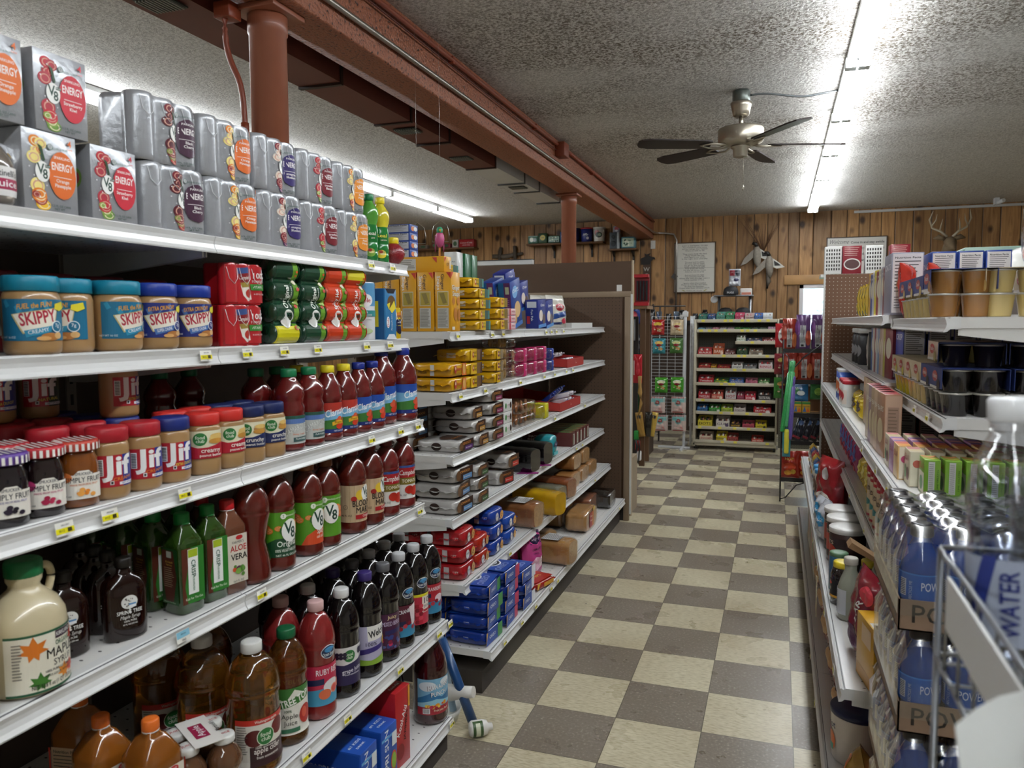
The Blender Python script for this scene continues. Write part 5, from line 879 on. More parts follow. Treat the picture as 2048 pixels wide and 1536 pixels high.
# fifth shelf
z=Z1[4]
for k,(x,y,kk) in enumerate(((-1.09,.985,KSYR),(-1.09,.915,KSYR),(-1.17,.945,KSYR),(-1.17,.875,KSYR))): L(kk,x,y+.03,z,-20,f'dark syrup bottle with yellow flip cap, {("front right","front left","rear right","rear left")[k]}','yellow capped syrup bottles')
L(KSYR2,-1.09,.885,z,-20,'dark syrup bottle with tilted red cap, right'); L(KSYR2,-1.12,.81,z,-20,'dark syrup bottle with red cap at the bottom left corner')
L(KALO2,-1.1,1.09,z,-8,'large orange capped aloe vera bottle, front one','orange capped aloe bottles'); L(KALO2,-1.2,1.07,z,-8,'large orange capped aloe vera bottle, rear one','orange capped aloe bottles'); L(KALO2,-1.31,1.12,z,10,'large orange capped aloe vera bottle, last in the dark','orange capped aloe bottles')
L(KMART,-1.105,1.222,z,-14,'four pack of round apple juice bottles with card carrier')
L(KAC,-1.09,1.372,z,-8,'white capped amber apple cider bottle in front'); L(KAC,-1.215,1.36,z,-8,'white capped amber juice bottle in the second row'); L(KAC,-1.34,1.36,z,-8,'white capped amber juice bottle in the third row')
L(KTT,-1.085,1.492,z,-14,'green capped apple juice bottle with leafy label'); L(KTT,-1.30,1.49,z,-14,'shaded green capped apple juice bottle at the back')
for nm,kk,y in (('pink capped red grapefruit juice bottle',KRR,1.615),('white capped grape juice bottle with green round logo',KGJ,1.735),('purple capped grape juice bottle with lavender label',KWE,1.858),('grey capped mixed berry juice bottle',KMX,1.963),('white capped cranberry juice bottle with dark label',KC1,2.062),('white capped bottle with yellow striped label',KC2,2.162),('white capped cranberry bottle with bright red label',KC3,2.262)):
    L(kk,-1.085,y,z,-6,nm+', front row','big juice bottles')
    L(kk,-1.185,y-.005,z,-22,nm+', second row','big juice bottles')
    if y>1.7: L(kk,-1.285,y-.01,z,-22,nm+', third row','big juice bottles')
# bottom shelf
z=Z1[5]
L(KCAPR,-1.13,1.76,z,0,'blue drink pouch box at the bottom of the picture, nearer one','blue drink pouch boxes') ; L(KCAPR,-1.13,1.88,z+.0,-3,'blue drink pouch box, farther one beside the red box','blue drink pouch boxes')
L(KKOOL,-1.12,1.985,z,-4,'tall red drink pouch box on the bottom shelf'); L(KHB,-1.15,2.09,z,-14,'blue punch jug between the red box and the red jug'); L(KHR,-1.075,2.255,z,-16,'large red punch jug with blue cap at the bottom shelf end')
L(KCAPR,-1.14,1.6,z,-3,'blue drink pouch box just below the picture edge','blue drink pouch boxes')
# ---------------- soft packaging kinds ----------------
def softbox(w,d,h,m,e=5.,amp=.0025,fin=.0,finm=None,seed=1,nu=26,nv=12,finax='x'):
    """pillowy wrapped block, crimped fins at both ends"""
    rn=random.Random(seed); ph=[(rn.uniform(40,120),rn.uniform(40,120),rn.uniform(40,120),rn.uniform(0,6)) for _ in range(5)]
    g=G(); vs=[]
    for j in range(nv+1):
        t=-PI/2+PI*j/nv
        for i in range(nu):
            p=2*PI*i/nu
            def sp(c,k): return math.copysign(abs(c)**(2./k),c)
            x=w/2*sp(math.cos(t),e)*sp(math.cos(p),e); y=d/2*sp(math.cos(t),e)*sp(math.sin(p),e); z=h/2*sp(math.sin(t),e)
            n=sum(math.sin(a*x+b*y+c*z+q) for a,b,c,q in ph)/5*amp
            L_=math.sqrt(x*x+y*y+z*z)+1e-6; vs.append((x*(1+n/L_),y*(1+n/L_),h/2+z*(1+n*.5/L_)))
    fs=[(j*nu+i,j*nu+(i+1)%nu,(j+1)*nu+(i+1)%nu,(j+1)*nu+i) for j in range(nv) for i in range(nu)]
    g.add(vs,fs,m,True)
    if fin:
        fm=finm or m
        for s in (-1,1):
            pts=[];K=14
            for i in range(K+1):
                q=(-.5+i/K)
                if finax=='x': pts.append(((w/2-.004)*s,q*d*.94,h*.5)); pts.append((s*(w/2+fin+(.0015 if i%2 else 0)),q*d*.98,h*.5+.004*math.sin(i*1.7)))
                else: pts.append((q*w*.94,(d/2-.004)*s,h*.5)); pts.append((q*w*.98,s*(d/2+fin+(.0015 if i%2 else 0)),h*.5+.004*math.sin(i*1.7)))
            top=[(a,b,c+.0012) for a,b,c in pts]; n=len(pts)
            f2=[(2*i,2*i+2,2*i+3,2*i+1) for i in range(K)]; g.add(pts,f2,fm); g.add(top,[f[::-1] for f in f2],fm)
            g.add(pts+top,[(1,3,n+3,n+1)]+[(2*i+1,2*i+3,n+2*i+3,n+2*i+1) for i in range(K)],fm)
    return g
def wrap(name,cat,w,d,h,col,front=(),top=(),side=(),fin=.012,e=6.,amp=.002,film=None,seed=1,top_rot=False,finax='x'):
    m=film or mat(col,.22,coat=.6,noise=.12,nscale=30)
    parts=[('wrapper',softbox(w,d,h,m,e=e,amp=amp,fin=fin,seed=seed,finax=finax))]
    if front: parts.append(('front_print',G().decal(list(front),plane_fn((0,-d/2-.0018,h/2),(1,0,0),(0,0,1)),sc_=.01,eps=.0002)))
    if top: parts.append(('top_print',G().decal(list(top),plane_fn((0,0,h+.0016),(1,0,0),(0,1,0)),sc_=.01,eps=.0002)))
    if side:
        for s in (-1,1): parts.append(('side_print',G().decal(list(side),plane_fn((s*(w/2+.0016),0,h/2),(0,s,0),(0,0,1)),sc_=.01,eps=.0002)))
    return Proto(name,cat,parts)
def hangbag(name,cat,w,h,t,col,front,back=None,foil=.25,seed=1,p=2.4):
    """upright pillow bag, bottom at z=0, print on local -Y"""
    rn=random.Random(seed); ph=[rn.uniform(0,6) for _ in range(4)]; nx,nz=14,18; m=mat(col,.25,coat=.5,metal=foil*.4,noise=.1,nscale=25)
    def thick(a,b):
        k=max(0.,(1-abs(a)**p))*max(0.,(1-abs(b)**3.2)); return t/2*k**.62*(1+.10*math.sin(9*a+ph[0]+5*b)+.08*math.sin(13*b+ph[1]))
    g=G()
    for s in (-1,1):
        vs=[((-.5+i/nx)*w*(1-.04*abs(2*j/nz-1)**2*0),s*(thick(2*i/nx-1,2*j/nz-1)+.0006),h*j/nz) for j in range(nz+1) for i in range(nx+1)]
        fs=[(j*(nx+1)+i,j*(nx+1)+i+1,(j+1)*(nx+1)+i+1,(j+1)*(nx+1)+i) for j in range(nz) for i in range(nx)]
        if s>0: fs=[f[::-1] for f in fs]
        g.add(vs,fs,m,True)
    parts=[('bag',g)]
    def fn(u,v,e):
        a=max(-.98,min(.98,u/(w/2))); b=max(-1,min(1,v/(h/2))); return (u,-thick(a,b)-.0012-e,h/2+v)
    parts.append(('front_print',G().decal(front,fn,step=.012,sc_=.01,eps=.0004)))
    return Proto(name,cat,parts)
FILM=clear('f2f0ea',.10,.08,.3); CRUST=mat('9c6230',.6,noise=.45,nscale=28,bump=.4); CRUMB=mat('b98a52',.65,noise=.35,nscale=60,bump=.3)
def loaf(w,L_,h,crust,film,band=None,slices=True,prt=None):
    """bread loaf lying with its long axis along local Y, bagged, end face towards -Y"""
    pts=[]
    for i in range(28):
        a=2*PI*i/28; x=math.cos(a); z=math.sin(a)
        kx=math.copysign(abs(x)**.55,x)*w/2; kz=math.copysign(abs(z)**.6,z)*h/2
        if z>.25: kx*=1.06
        pts.append((kx,h/2+kz))
    def body(off,m,ends,g,K=12):
        vs=[]; ys=[-L_/2+L_*k/K for k in range(K+1)]
        for k,y in enumerate(ys):
            sc2=1.-.10*max(0,(abs(2*k/K-1)-.75)*4)**2; sc2+= (.012*math.sin(k*2.1) if slices else 0)
            vs+=[((x)*(sc2+off/w*2),y*(1+off/L_*2),h/2+(z-h/2)*(sc2+off/h*2)) for x,z in pts]
        n=len(pts); fs=[(k*n+i,k*n+(i+1)%n,(k+1)*n+(i+1)%n,(k+1)*n+i) for k in range(K) for i in range(n)]
        g.add(vs,[f[::-1] for f in fs],m,True); g.add(vs[:n],[tuple(range(n))],ends); g.add(vs[-n:],[tuple(range(n))[::-1]],ends); return g
    parts=[('bread',body(0,crust,CRUMB,G()))]
    b=body(.004,film,film,G())
    # gathered neck at the back
    b.tube([(0,L_/2,h*.45),(0,L_/2+.02,h*.4),(0,L_/2+.05,h*.35)],[.03,.012,.03],film,n=10)
    parts.append(('bag',b))
    if prt: 
        g=G()
        for it,O,U,V in prt: g.decal(it,plane_fn(O,U,V),sc_=.01,eps=.0004)
        parts.append(('print',g))
    return Proto('bread_loaf','bread',parts)
# ---------------- stock on the far left unit ----------------
def F(kind,x,y,z,label,group=None,rz=0,**k): return kind.put((x,y,z),90+rz,label,group,**k)
z=Z2[0]
ging=cart('cookie_box','cookie box',.085,.068,.228,'d89c1c',[('p',[(-4.2,11.4),(-2.2,11.4),(-4.2,9.0)],'c03028'),('t',0,5.4,2.6,'Ginger','5a3418',{'w':7.4,'b':0.017}),('t',0,5.4,2.6,'Ginger','f4f0e6',{'w':7.2,'b':0.005}),('t',.2,3.0,2.6,'Snaps','5a3418',{'w':7.0,'b':0.017}),('t',.2,3.0,2.6,'Snaps','f4f0e6',{'w':6.8,'b':0.005}),('e',-2.3,.3,1.3,1.5,'b8742c'),('e',2.2,.2,1.3,1.5,'b8742c'),('e',-.5,-4.8,1.7,2.5,'b8742c'),('e',2.8,-5.0,1.3,2.4,'b8742c'),('r',-4.0,-10.8,-1.4,-9.6,'e8e4da')],
  side=[('p',[(1.4,11.2),(3.3,11.2),(3.3,8.6)],'c03028'),('t',-.2,7.6,1.9,'Ginger','3a2a18',{'rot':-90,'w':6}),('t',-1.9,7.2,1.8,'Snaps','f4f0e6',{'rot':-90,'w':5.4}),('r',-2.4,-1.6,2.3,4.0,'c8c0a8'),('r',-2.1,-1.3,2.0,3.7,'b09a3c'),('p',[(-1.6,3.2),(.4,3.4),(1.6,-.4),(0,-.9)],'8a7a3c'),('r',-2.4,-10.2,2.3,-2.4,'c6c4bc')]+lines(-2.1,2.1,-2.9,16,.45,.14,'6a665c',11))
for k,x in enumerate((-1.222,-1.296,-1.37,-1.444,-1.515)):
    F(ging,x,2.762 if k else 2.765,z,'yellow ginger snap box showing its full front to the aisle' if k==0 else f'yellow ginger snap box standing behind the front one, {ORD[k]} from the aisle','yellow ginger snap boxes')
ging.put((-1.40,2.80,z+.229+.068),0,'yellow ginger snap box lying flat on top of the upright ones','yellow ginger snap boxes',ry=0,rx=90) if False else None
gl=cart('cookie_box','cookie box',.068,.30,.06,'d89c1c',[('t',0,0,1.4,'C37','5a3418'),('r',1.6,-1.6,2.8,1.6,'e8e4da'),('p',[(-3.2,2.6),(-1.4,2.6),(-3.2,.8)],'c03028')],side=[('r',-6,-2.2,3,2.2,'c9c7bf')]+lines(-5.6,2.6,1.5,5,.7,.25,'7a766c',12)+[('p',[(10,2.6),(12,2.6),(12,.4)],'c03028')])
F(gl,-1.37,2.765,z+.229,'yellow cookie box lying across the tops of the upright ginger snap boxes')
def kb(c1,c2,stripe,w=.115,h=.043,d=.15,word='FUDGE'): 
    return wrap('cookie_pack','cookie pack',w,d,h,'d4a616',front=[('r',-w*36,-h*42,w*8,h*42,'e0b41c'),('e',-w*18,.15,.9,1.3,'b83a30'),('e',-w*18,.3,.55,.6,'e8c8a0'),('t',-w*2-.4,.9,1.1,word,c1,{'w':2.6,'b':0.007}),('t',-w*2-.4,-.6,1.1,'STRIPES',c1,{'w':2.6,'b':0.007}),('r',w*8,-h*42,w*46,h*42,c2)]+[('p',[(w*8+i*.9,-h*42),(w*8+i*.9+.4,-h*42),(w*8+i*.9+.8,h*42),(w*8+i*.9+.4,h*42)],stripe) for i in range(4)],top=[('r',-w*46,-1,w*46,1,'c89a18')],side=[('r',-2,-1.,2,1.,'d6d2c6')])
KFM=kb('2f7a4a','3f8a84','5a3420',w=.14,word='COCO'); KFU=kb('3a2a18','4a2c1c','a8845c',w=.15,h=.053); KFD=kb('26307a','5a4a40','c8b088',w=.095,h=.05,word='DUNK'); KSM=kb('6a2030','6a3a2c','b8a83c',w=.11,h=.048,word='SNACK')
for k in range(5): F(KFM,-1.235-(.03 if k==4 else .004*(k%2)),3.0,z+k*.0445,f'yellow striped cookie pack in the tall stack of five, {ORD[k]} from the bottom','striped cookie packs in the tall stack')
F(KFM,-1.36,2.95,z+.232,'yellow cookie pack leaning on top behind the tall stack')
for k in range(3): F(KSM,-1.23,3.22,z+k*.049,f'small yellow and brown cookie pack, {("bottom","middle","top")[k]} of three','small stacked cookie packs')
KWF=cart('wafer_pack','wafer pack',.09,.13,.031,'e6c8c8',[('r',-4.4,-1.5,-2.2,1.5,'c83048'),('t',1,.2,1.1,'WAFERS','b04058',{'w':4.5}),('r',-2,-1.3,4.2,-.9,'d88a9a')],side=[('t',0,0,1.5,'WAFERS','c04058',{'w':7})])
for k in range(4 if False else 3): F(KWF,-1.225,3.36,z+k*.033,f'pink wafer pack, {("bottom","middle","top")[k]} of three','pink wafer packs')
KBLU=cart('toaster_pastry_box','snack box',.15,.062,.235,'1c3f8c',[('e',-1,6,4,3,'7ab0e0'),('t',0,6.5,2.6,'OATS','f2f2f6',{'w':9}),('e',1,-3,4.5,4,'d8b078'),('e',-3,-7,2.4,2.4,'c89a60'),('r',-7.4,-11.6,7.4,-9.5,'2a6ab8')],
   side=[('r',-3,-11.5,-.2,11.5,'14608c'),('r',-.2,-11.5,3,11.5,'5c2a5c'),('r',.5,6,2.4,9.5,'b8c49a')]+[('r',.9,-8+i*.9,2.2,-7.6+i*.9,'9a6a9a') for i in range(13)])
for k,(x,y,t,zz) in enumerate(((-1.255,3.63,-13,.012),(-1.33,3.60,-13,.012),(-1.42,3.52,-5,0.0),(-1.49,3.50,-5,0.0))):
    F(KBLU,x,y,z+zz,f'blue and purple snack bar box tilted on the shelf, {ORD[k]} from the aisle','blue and purple snack boxes',ry=t)
KNB=cart('cookie_box','cookie box',.14,.07,.15,'1d2f86',[('t',1,4.4,2.2,'Oreo','f2f2f6',{'w':7}),('e',-2,-1,3.2,3,'e8d8c8'),('e',3,-3,2.6,2.6,'5a3020'),('r',-7,-7.4,7,-5.6,'3a80c8')],side=[('r',-2.6,3.4,2.6,6.6,'d8dce0'),('t',0,-.5,1.7,'Fun Pak','e8ecf4',{'rot':-90,'w':6}),('r',-2.8,-5,-1,-1,'b83040')])
for k,(x,y,zz,t) in enumerate(((-1.23,3.95,.006,-4),(-1.23,4.10,.006,-8),(-1.31,3.90,.10,-10),(-1.37,3.86,.155,-14),(-1.42,4.02,.15,-14))): F(KNB,x,y,z+zz,f'dark blue cookie box in the leaning heap, {ORD[k]} from the near side','dark blue cookie boxes',ry=t)
KWB=hangbag('wafer_bag','bag',.17,.19,.07,'d8d4c8',[('e',0,2,4,2.2,'b82c3c'),('t',0,2,1.8,'WAFERS','f2f2f2',{'w':6}),('p',[(-6,-2),(6,0),(6,-3),(-6,-5)],'2a4a8c'),('e',3,-6,2,1.6,'c83a50'),('r',-7,-8,1,-6.8,'2c3a6c')])
F(KWB,-1.22,4.34,z+.003,'white wafer bag with red and blue print, front one on the top shelf','white wafer bags',rz=-20,rx=-8); F(KWB,-1.30,4.30,z+.003,'white wafer bag behind the front one','white wafer bags',rz=-20,rx=-8)
# small perforated risers at the far end of the top shelf
g=G().box(-.04,0,0,.04,.55,.03,PERF); tag(g.obj('display_riser',loc=(-1.23,4.55,z)),'white perforated shelf riser at the far end of the top shelf','riser')
# rear side of the gondola: shelf with boxes and jars seen over the top
shelf(None,-2.05,2.69,5.43,1.43,.43,1,'white rear shelf facing the next aisle behind the cookie unit',perf=False)
for k,(y,c,c2,wd) in enumerate(((3.98,'d8d8d2','8c2a3a','white and maroon'),(4.10,'1f6a3c','8ab83a','green'),(4.20,'1f6a3c','8ab83a','green'),(3.25,'c9c0b0','b88a4a','beige'),(3.38,'1f6a3c','8ab83a','green'),(3.47,'1f6a3c','8ab83a','green'))):
    kk=cart('tea_box','box',.085,.075,.40 if k<3 else .34,c,[],side=nutrition(-3.2,-17,3.2,17,bg='dfe2da' if c!='1f6a3c' else '3c8050'),back=True)
    kk.put((-1.72-(.03 if k>2 else 0),y,1.431),90,f'tall {wd} carton on the rear shelf, {ORD[k]} of the row','tall cartons on the rear shelf')
KJR=vessel('pickle_jar','jar',[(.032,0),(.038,.006),(.038,.12),(.033,.135)],mat('4a4a22',.12,coat=.8,trans=.2),(.036,.018,.134,mat('b8b090',.35,metal=.6),False),[(.06,-90,[('r',-4,-2.5,4,2.5,'d8d0b0')])])
for k in range(7): KJR.put((-1.72,4.34+k*.11,1.431+.07),0,f'glass jar with metal lid on the rear shelf, {ORD[k]} from the near end','jars on the rear shelf')
tag(G().box(-.04,0,0,.04,.8,.07,SHM).obj('jar_riser',loc=(-1.72,4.28,1.431)),'white riser under the glass jars on the rear shelf','riser')
tag(G().box(0,0,0,.42,.05,.03,mat('cfcfcc',.3)).box(0,-.004,.03,.42,.054,.036,mat('2a2a2a',.4)).obj('light_canopy',loc=(-2.1,5.3,1.86)),'thin white and black light canopy in front of the brown partition','canopy')
KBB=cart('tissue_box','box',.075,.12,.034,'28489a',[('e',-1,0,1.6,1.0,'d8804a'),('e',1.4,0,1.6,.9,'e8ecf2'),('t',0,.9,.7,'NAPKINS','e8ecf2')],side=nutrition(-5.4,-1.4,5.4,1.4,bg='c0c4cc'))
for k in range(6): KBB.put((-1.50,2.92,1.700-.0+k*.0345-.06),90,f'flat blue and white box in the stack behind the yellow boxes, {ORD[k]} from the bottom','stacked flat blue boxes')
# second shelf
z=Z2[1]
KSA=wrap('cookie_pack','cookie pack',.135,.17,.056,'d09a14',front=[('e',-4,.3,1.1,1.7,'b83a30'),('e',-4,.6,.6,.7,'e8c8a0'),('t',-.6,.3,1.8,'Sandies','c83a2c',{'w':4.6}),('p',[(2.2,-2.4),(6.4,-2.4),(6.4,2.4),(3,2.4)],'d86a24'),('e',4.4,0,1.3,2.1,'dcae60')],side=[('r',-.8,-2.2,.9,2.0,'c9ccce'),('t',-4,-.9,1.4,'MEGA','5a4010',{'w':3.6})])
for k in range(2): F(KSA,-1.265,2.775,z+k*.058,f'orange and yellow shortbread cookie pack, {("lower","upper")[k]} of two','shortbread cookie packs')
for k in range(3): F(KFU,-1.255,2.94 if False else 2.945,z+k*.055,f'yellow fudge cookie pack with brown striped end, {("bottom","middle","top")[k]} of three','fudge striped cookie packs')
for k in range(3): F(KFD,-1.25,3.30-.1+.02,z+k*.052,f'yellow and navy cookie pack, {("bottom","middle","top")[k]} of three','yellow and navy cookie packs')
for k in range(2): F(KFU,-1.45,2.86,z+.0+k*.055,f'yellow cookie pack at the back of the second shelf, {("lower","upper")[k]}','cookie packs at the back')
def cookies(n,w,d,h,cc,film,bandc=None,word=''):
    parts=[]; g=G()
    for i in range(n):
        x=-w/2+w*(i+.5)/n; g.lathe([(0,-.006),(h*.42,-.005),(h*.46,0),(h*.38,.007),(0,.009)],cc,n=16,M=Matrix.Translation((x,-d*.1,h*.5))@Matrix.Rotation(R(90),4,'X')@Matrix.Rotation(R(14),4,'Y'))
        g.lathe([(0,-.006),(h*.42,-.005),(h*.46,0),(h*.38,.007),(0,.009)],cc,n=16,M=Matrix.Translation((x,d*.2,h*.5))@Matrix.Rotation(R(90),4,'X'))
    parts.append(('pastries',g)); parts.append(('clear_wrap',softbox(w,d,h,film,fin=.01)))
    if bandc:
        b=G().box(w*.02,-d/2-.002,0,w*.34,d/2+.002,h+.002,mat(bandc,.3,coat=.5),c=.006); b.decal([('t',0,0,1.2,word,'f6e8f0')],plane_fn((w*.18,-d/2-.0024,h/2),(1,0,0),(0,0,1)),sc_=.01); parts.append(('band',b))
    return Proto('pastry_pack','pastry pack',parts)
KCK=cookies(3,.10,.15,.048,mat('b8935c',.6,noise=.2),FILM); KDN=cookies(2,.145,.12,.068,mat('c98a70',.5,noise=.3,nscale=50),FILM,'c42a6a','Donut'); KDB=cookies(2,.10,.12,.06,mat('b8a890',.5,noise=.3,nscale=50),FILM,'24409a','Mini'); KMU=cookies(4,.30,.15,.06,mat('a8662c',.6,noise=.3,nscale=40),FILM,None)
for k in range(4): F(KCK,-1.25,3.44-.02,z+k*.05,f'clear bag of pale cookies, {ORD[k]} from the bottom of its stack','clear cookie bags')
for k in range(2):
    for i in range(3): F(KDN,-1.25,3.62+i*.17-(.0),z+k*.071,f'clear pink banded pastry pack in the {("lower","upper")[k]} layer, {ORD[i]} from the left','pink banded pastry packs')
    F(KDB,-1.25,4.12,z+k*.063,f'blue banded pastry pack, {("lower","upper")[k]}','blue banded pastry packs')
def redtray(w,bars,cols):
    rm=mat('b0302c',.4); g=G(); g.box(-w/2,-.19,0,w/2,.19,.004,rm); g.prism([(-.19,0),(.19,0),(.19,.09),(.1,.075),(-.19,.05)],-w/2,-w/2+.003,rm,axis='x'); g.prism([(-.19,0),(.19,0),(.19,.09),(.1,.075),(-.19,.05)],w/2-.003,w/2,rm,axis='x'); g.box(-w/2,-.193,0,w/2,-.19,.05,rm); g.box(-w/2,.187,0,w/2,.19,.1,rm)
    d=G().decal([('t',0,0,2.4,'L','e8d8d0',{'sh':.2}),('e',.9,-.4,.5,.4,'e8d8d0')],plane_fn((0,-.1935,.025),(1,0,0),(0,0,1)),sc_=.01)
    return Proto('display_tray','tray',[('tray',g),('front_print',d)])
KT=redtray(.40,0,0); KT2=redtray(.48,0,0)
F(KT,-1.375,4.62,z,'red cardboard display tray at the far end of the second shelf')
KBAR=wrap('snack_bar','snack bar',.05,.14,.03,'e0d8dc',front=[('e',0,0,1.4,.9,'2a4a9c')],top=[('r',-2,-4,2,-1,'2a4a9c'),('e',0,2,1.5,1.5,'c86a7a')],finax='y')
KBLB=wrap('snack_bar','snack bar',.04,.16,.028,'172e7c',top=[('r',-.5,-7,.0,7,'c0c8e0')],finax='y')
rn=random.Random(5)
for k in range(7): F(KBAR,-1.30-(k%2)*.06,4.47+k*.048,z+.008+(k%2)*.035,f'small white and blue snack in the red tray, {ORD[k]} from the left','snacks in the red tray of the second shelf',rz=rn.uniform(-20,20),rx=-12)
# third shelf
z=Z2[2]
def brown(c1,c2,w=.16,h=.05,d=.19): return wrap('brownie_pack','snack cake pack',w,d,h,'bcb9b4',film=mat('bdbab6',.25,coat=.4,metal=.15,noise=.15,nscale=30),front=[('r',-w*28,-h*42,w*46,h*42,'3a2018'),('t',w*2,h*18,1.3,'CHOCO',c1,{'w':w*52,'b':0.007}),('r',-w*10,-h*36,w*40,-h*4,c2),('t',w*12,-h*20,.8,'Brownies','e8e4dc',{'w':w*36}),('e',-w*34,0,w*12,h*34,'6a4a2c')],top=[('p',[(-w*30,-d*42),(w*40,-d*42),(w*40,d*10),(-w*10,d*10)],'2c1a14'),('e',-w*16,-d*10,3,2.6,'4a2c1c'),('t',w*10,-d*25,1.8,'CHOCO',c1,{'w':w*60})],side=[('e',0,0,2.2,1.6,'33221c')])
KB1=brown('e08a2c','5a2a7a'); KB2=brown('e8a04a','5a8ab8',h=.062); KB3=brown('d88a3c','2f6a3a',h=.055,w=.13); KB4=brown('d8903c','8c2a5c',h=.055,w=.15); KB5=brown('e0a050','b88a3c',h=.055,w=.12)
F(KB1,-1.275,2.84,z,'white pack of snack cakes with purple label at the near edge of the third shelf')
F(KB5,-1.26,2.995,z,'grey snack cake pack in the left stack, bottom','snack cake packs on the third shelf'); F(KB5,-1.27,2.985,z+.057,'grey snack cake pack in the left stack, middle','snack cake packs on the third shelf'); F(KB5,-1.28,2.975,z+.114,'grey snack cake pack in the left stack, top','snack cake packs on the third shelf')
for k in range(4): F(KB4,-1.255,3.155-.01*(k==3),z+k*.057,f'snack cake pack with maroon label, {ORD[k]} from the bottom','maroon label snack cake packs')
for j in range(2):
    for k in range(4): F(KB2,-1.47,2.82+j*.19,z+k*.052,f'shaded snack cake pack at the back, {("left","right")[j]} stack, {ORD[k]} from the bottom','shaded snack cake packs')
KWH=cart('donut_box','box',.12,.15,.052,'dcdcd8',[('e',-2.5,0,1.1,1.3,'4a9a4a'),('t',.8,.3,.7,'Donuts','c04a6a',{'w':3}),('e',4,0,1.2,1.5,'3a2420')],side=[('r',-5,-2,5,2,'9a9a96')])
for k in range(3): F(KWH,-1.25,3.35-.02,z+k*.054,f'white donut box with green dot, {("bottom","middle","top")[k]} of three','white donut boxes')
for k in range(2): F(KMU,-1.25,3.66,z+k*.065,f'clear tray of brown muffins, {("lower","upper")[k]} one','clear muffin trays')
F(cookies(3,.2,.15,.08,mat('b07a3c',.6,noise=.3,nscale=40),FILM,'d8d020','SALE'),-1.25,3.93,z,'clear pastry tray with bright yellow band')
F(KT2,-1.375,4.50,z,'red cardboard display tray with blue bars on the third shelf')
for k in range(6): F(KBLB,-1.30,4.32+k*.043,z+.03+.006*k,f'dark blue bar leaning in the red tray, {ORD[k]} from the left','dark blue bars in the red tray',rx=-38)
for k in range(5): F(KBAR,-1.29,4.58+k*.05,z+.008+(k%2)*.033,f'blue and pink snack in the third shelf red tray, {ORD[k]} from left','snacks in the red tray of the third shelf',rx=-12,rz=rn.uniform(-15,15))
# fourth shelf
z=Z2[3]
for k in range(4): F(KB2,-1.275-.008*(k%2),2.825,z+k*.0635,f'snack cake pack with blue label, {ORD[k]} from the bottom of the near stack','blue label snack cake packs',rz=(-3,3,-4,2)[k])
for k in range(4): F(KB2,-1.48,2.83,z+k*.0635,f'shaded snack cake pack behind the blue label stack, {ORD[k]} from the bottom','blue label snack cake packs')
for k in range(3): F(KB3,-1.27,3.02-.01,z+k*.0565,f'snack cake pack with green label, {("bottom","middle","top")[k]} of three','green label snack cake packs')
KSI=brown('d88a3c','c83a30',w=.14,h=.07,d=.17)
for k in range(2): F(KSI,-1.285+.02*k,3.40+.03*k,z+k*.0725,f'crumpled silver snack cake pack, {("lower","upper")[k]} of two','crumpled silver packs',rz=-12+8*k)
BKF=mat('0c090b',.1,coat=1.,noise=.2)
KBK=loaf(.12,.27,.115,mat('3a2216',.5),BKF); 
for k,y in enumerate((3.74,3.97)):
    F(KBK,-1.30,y,z,f'bread loaf in glossy black bag with magenta tag, {("nearer","farther")[k]} one','black bagged loaves',rz=-8)
    tag(G().prism([(-.06,-.03),(.05,-.035),(.055,.0),(-.03,.03)],0,.002,mat('8c1c70',.4),axis='z').obj('bread_tag',loc=(-1.19,y-.06,z+.0005),rot=(0,0,R(20))),f'magenta tag flap under the {("nearer","farther")[k]} black bagged loaf','tag')
F(wrap('cookie_pack','cookie pack',.10,.12,.13,'2f9aa4',front=[('e',0,1,3,1.4,'24305c'),('t',0,1,1.4,'Bites','f0f0f0'),('r',-4,-5,4,-3,'5ac0c8')],fin=0,e=4,amp=.005),-1.24,4.16,z,'turquoise snack bag between the black loaves and the pie boxes')
KPI=cart('snack_pie_box','box',.085,.32,.085,'5a1c1a',[('r',-.5,-3.5,2.4,3.2,'d8d4cc'),('r',-.1,-3.0,.8,2.6,'4a7a3a')],side=[('t',-9,1.2,2.0,'SNACK','e8dcd0',{'w':6}),('t',-9,-1.2,2.8,'PIES','e8dcd0',{'w':7,'b':0.007})] ,top=[('r',-3.8,-15,3.8,15,'8a7a4c'),('p',[(-3,-15),(3,-12),(2,-2),(-3,-6)],'4a6a3a')])
pi2=[]
for k in range(5): F(KPI,-1.345,4.72-.02+k*.092-.12,z,'dark red snack pie box whose side reads SNACK PIES' if k==0 else f'dark red snack pie box, {ORD[k]} from the left in the row','dark red snack pie boxes')
# fifth shelf
z=Z2[4]
def chips(c,w1,c2,w=.14,h=.066): return wrap('cookie_pack','cookie pack',w,.15,h,c,front=[('e',-w*14,0,1.6,1.8,'d8d4d0'),('t',-w*14,.2,1.0,w1,c2,{'w':2.6,'b':0.007}),('e',w*22,0,1.8,1.9,'d8a050'),('e',w*24,.2,.4,.4,'5a2c1c'),('e',w*19,-.6,.4,.4,'5a2c1c')],top=[('e',-1,0,3.6,2.6,'e2dedc'),('t',-1,0,2.0,w1,c2,{'w':6,'b':0.007}),('e',4.4,2,2,2,'d8a050')],side=[('r',-1,-2.4,1.2,2.2,'c9c4c4'),('t',4,.2,1.3,'LIFT','e8d0c8')])
KR1=chips('a81a20','CHIPS','1c2450'); KR2=chips('b02a18','PB','8a4a10'); KU1=chips('1a3f9a','CHIPS','2a5ab0'); KU2=chips('1c4aa4','AHOY','2a5ab0')
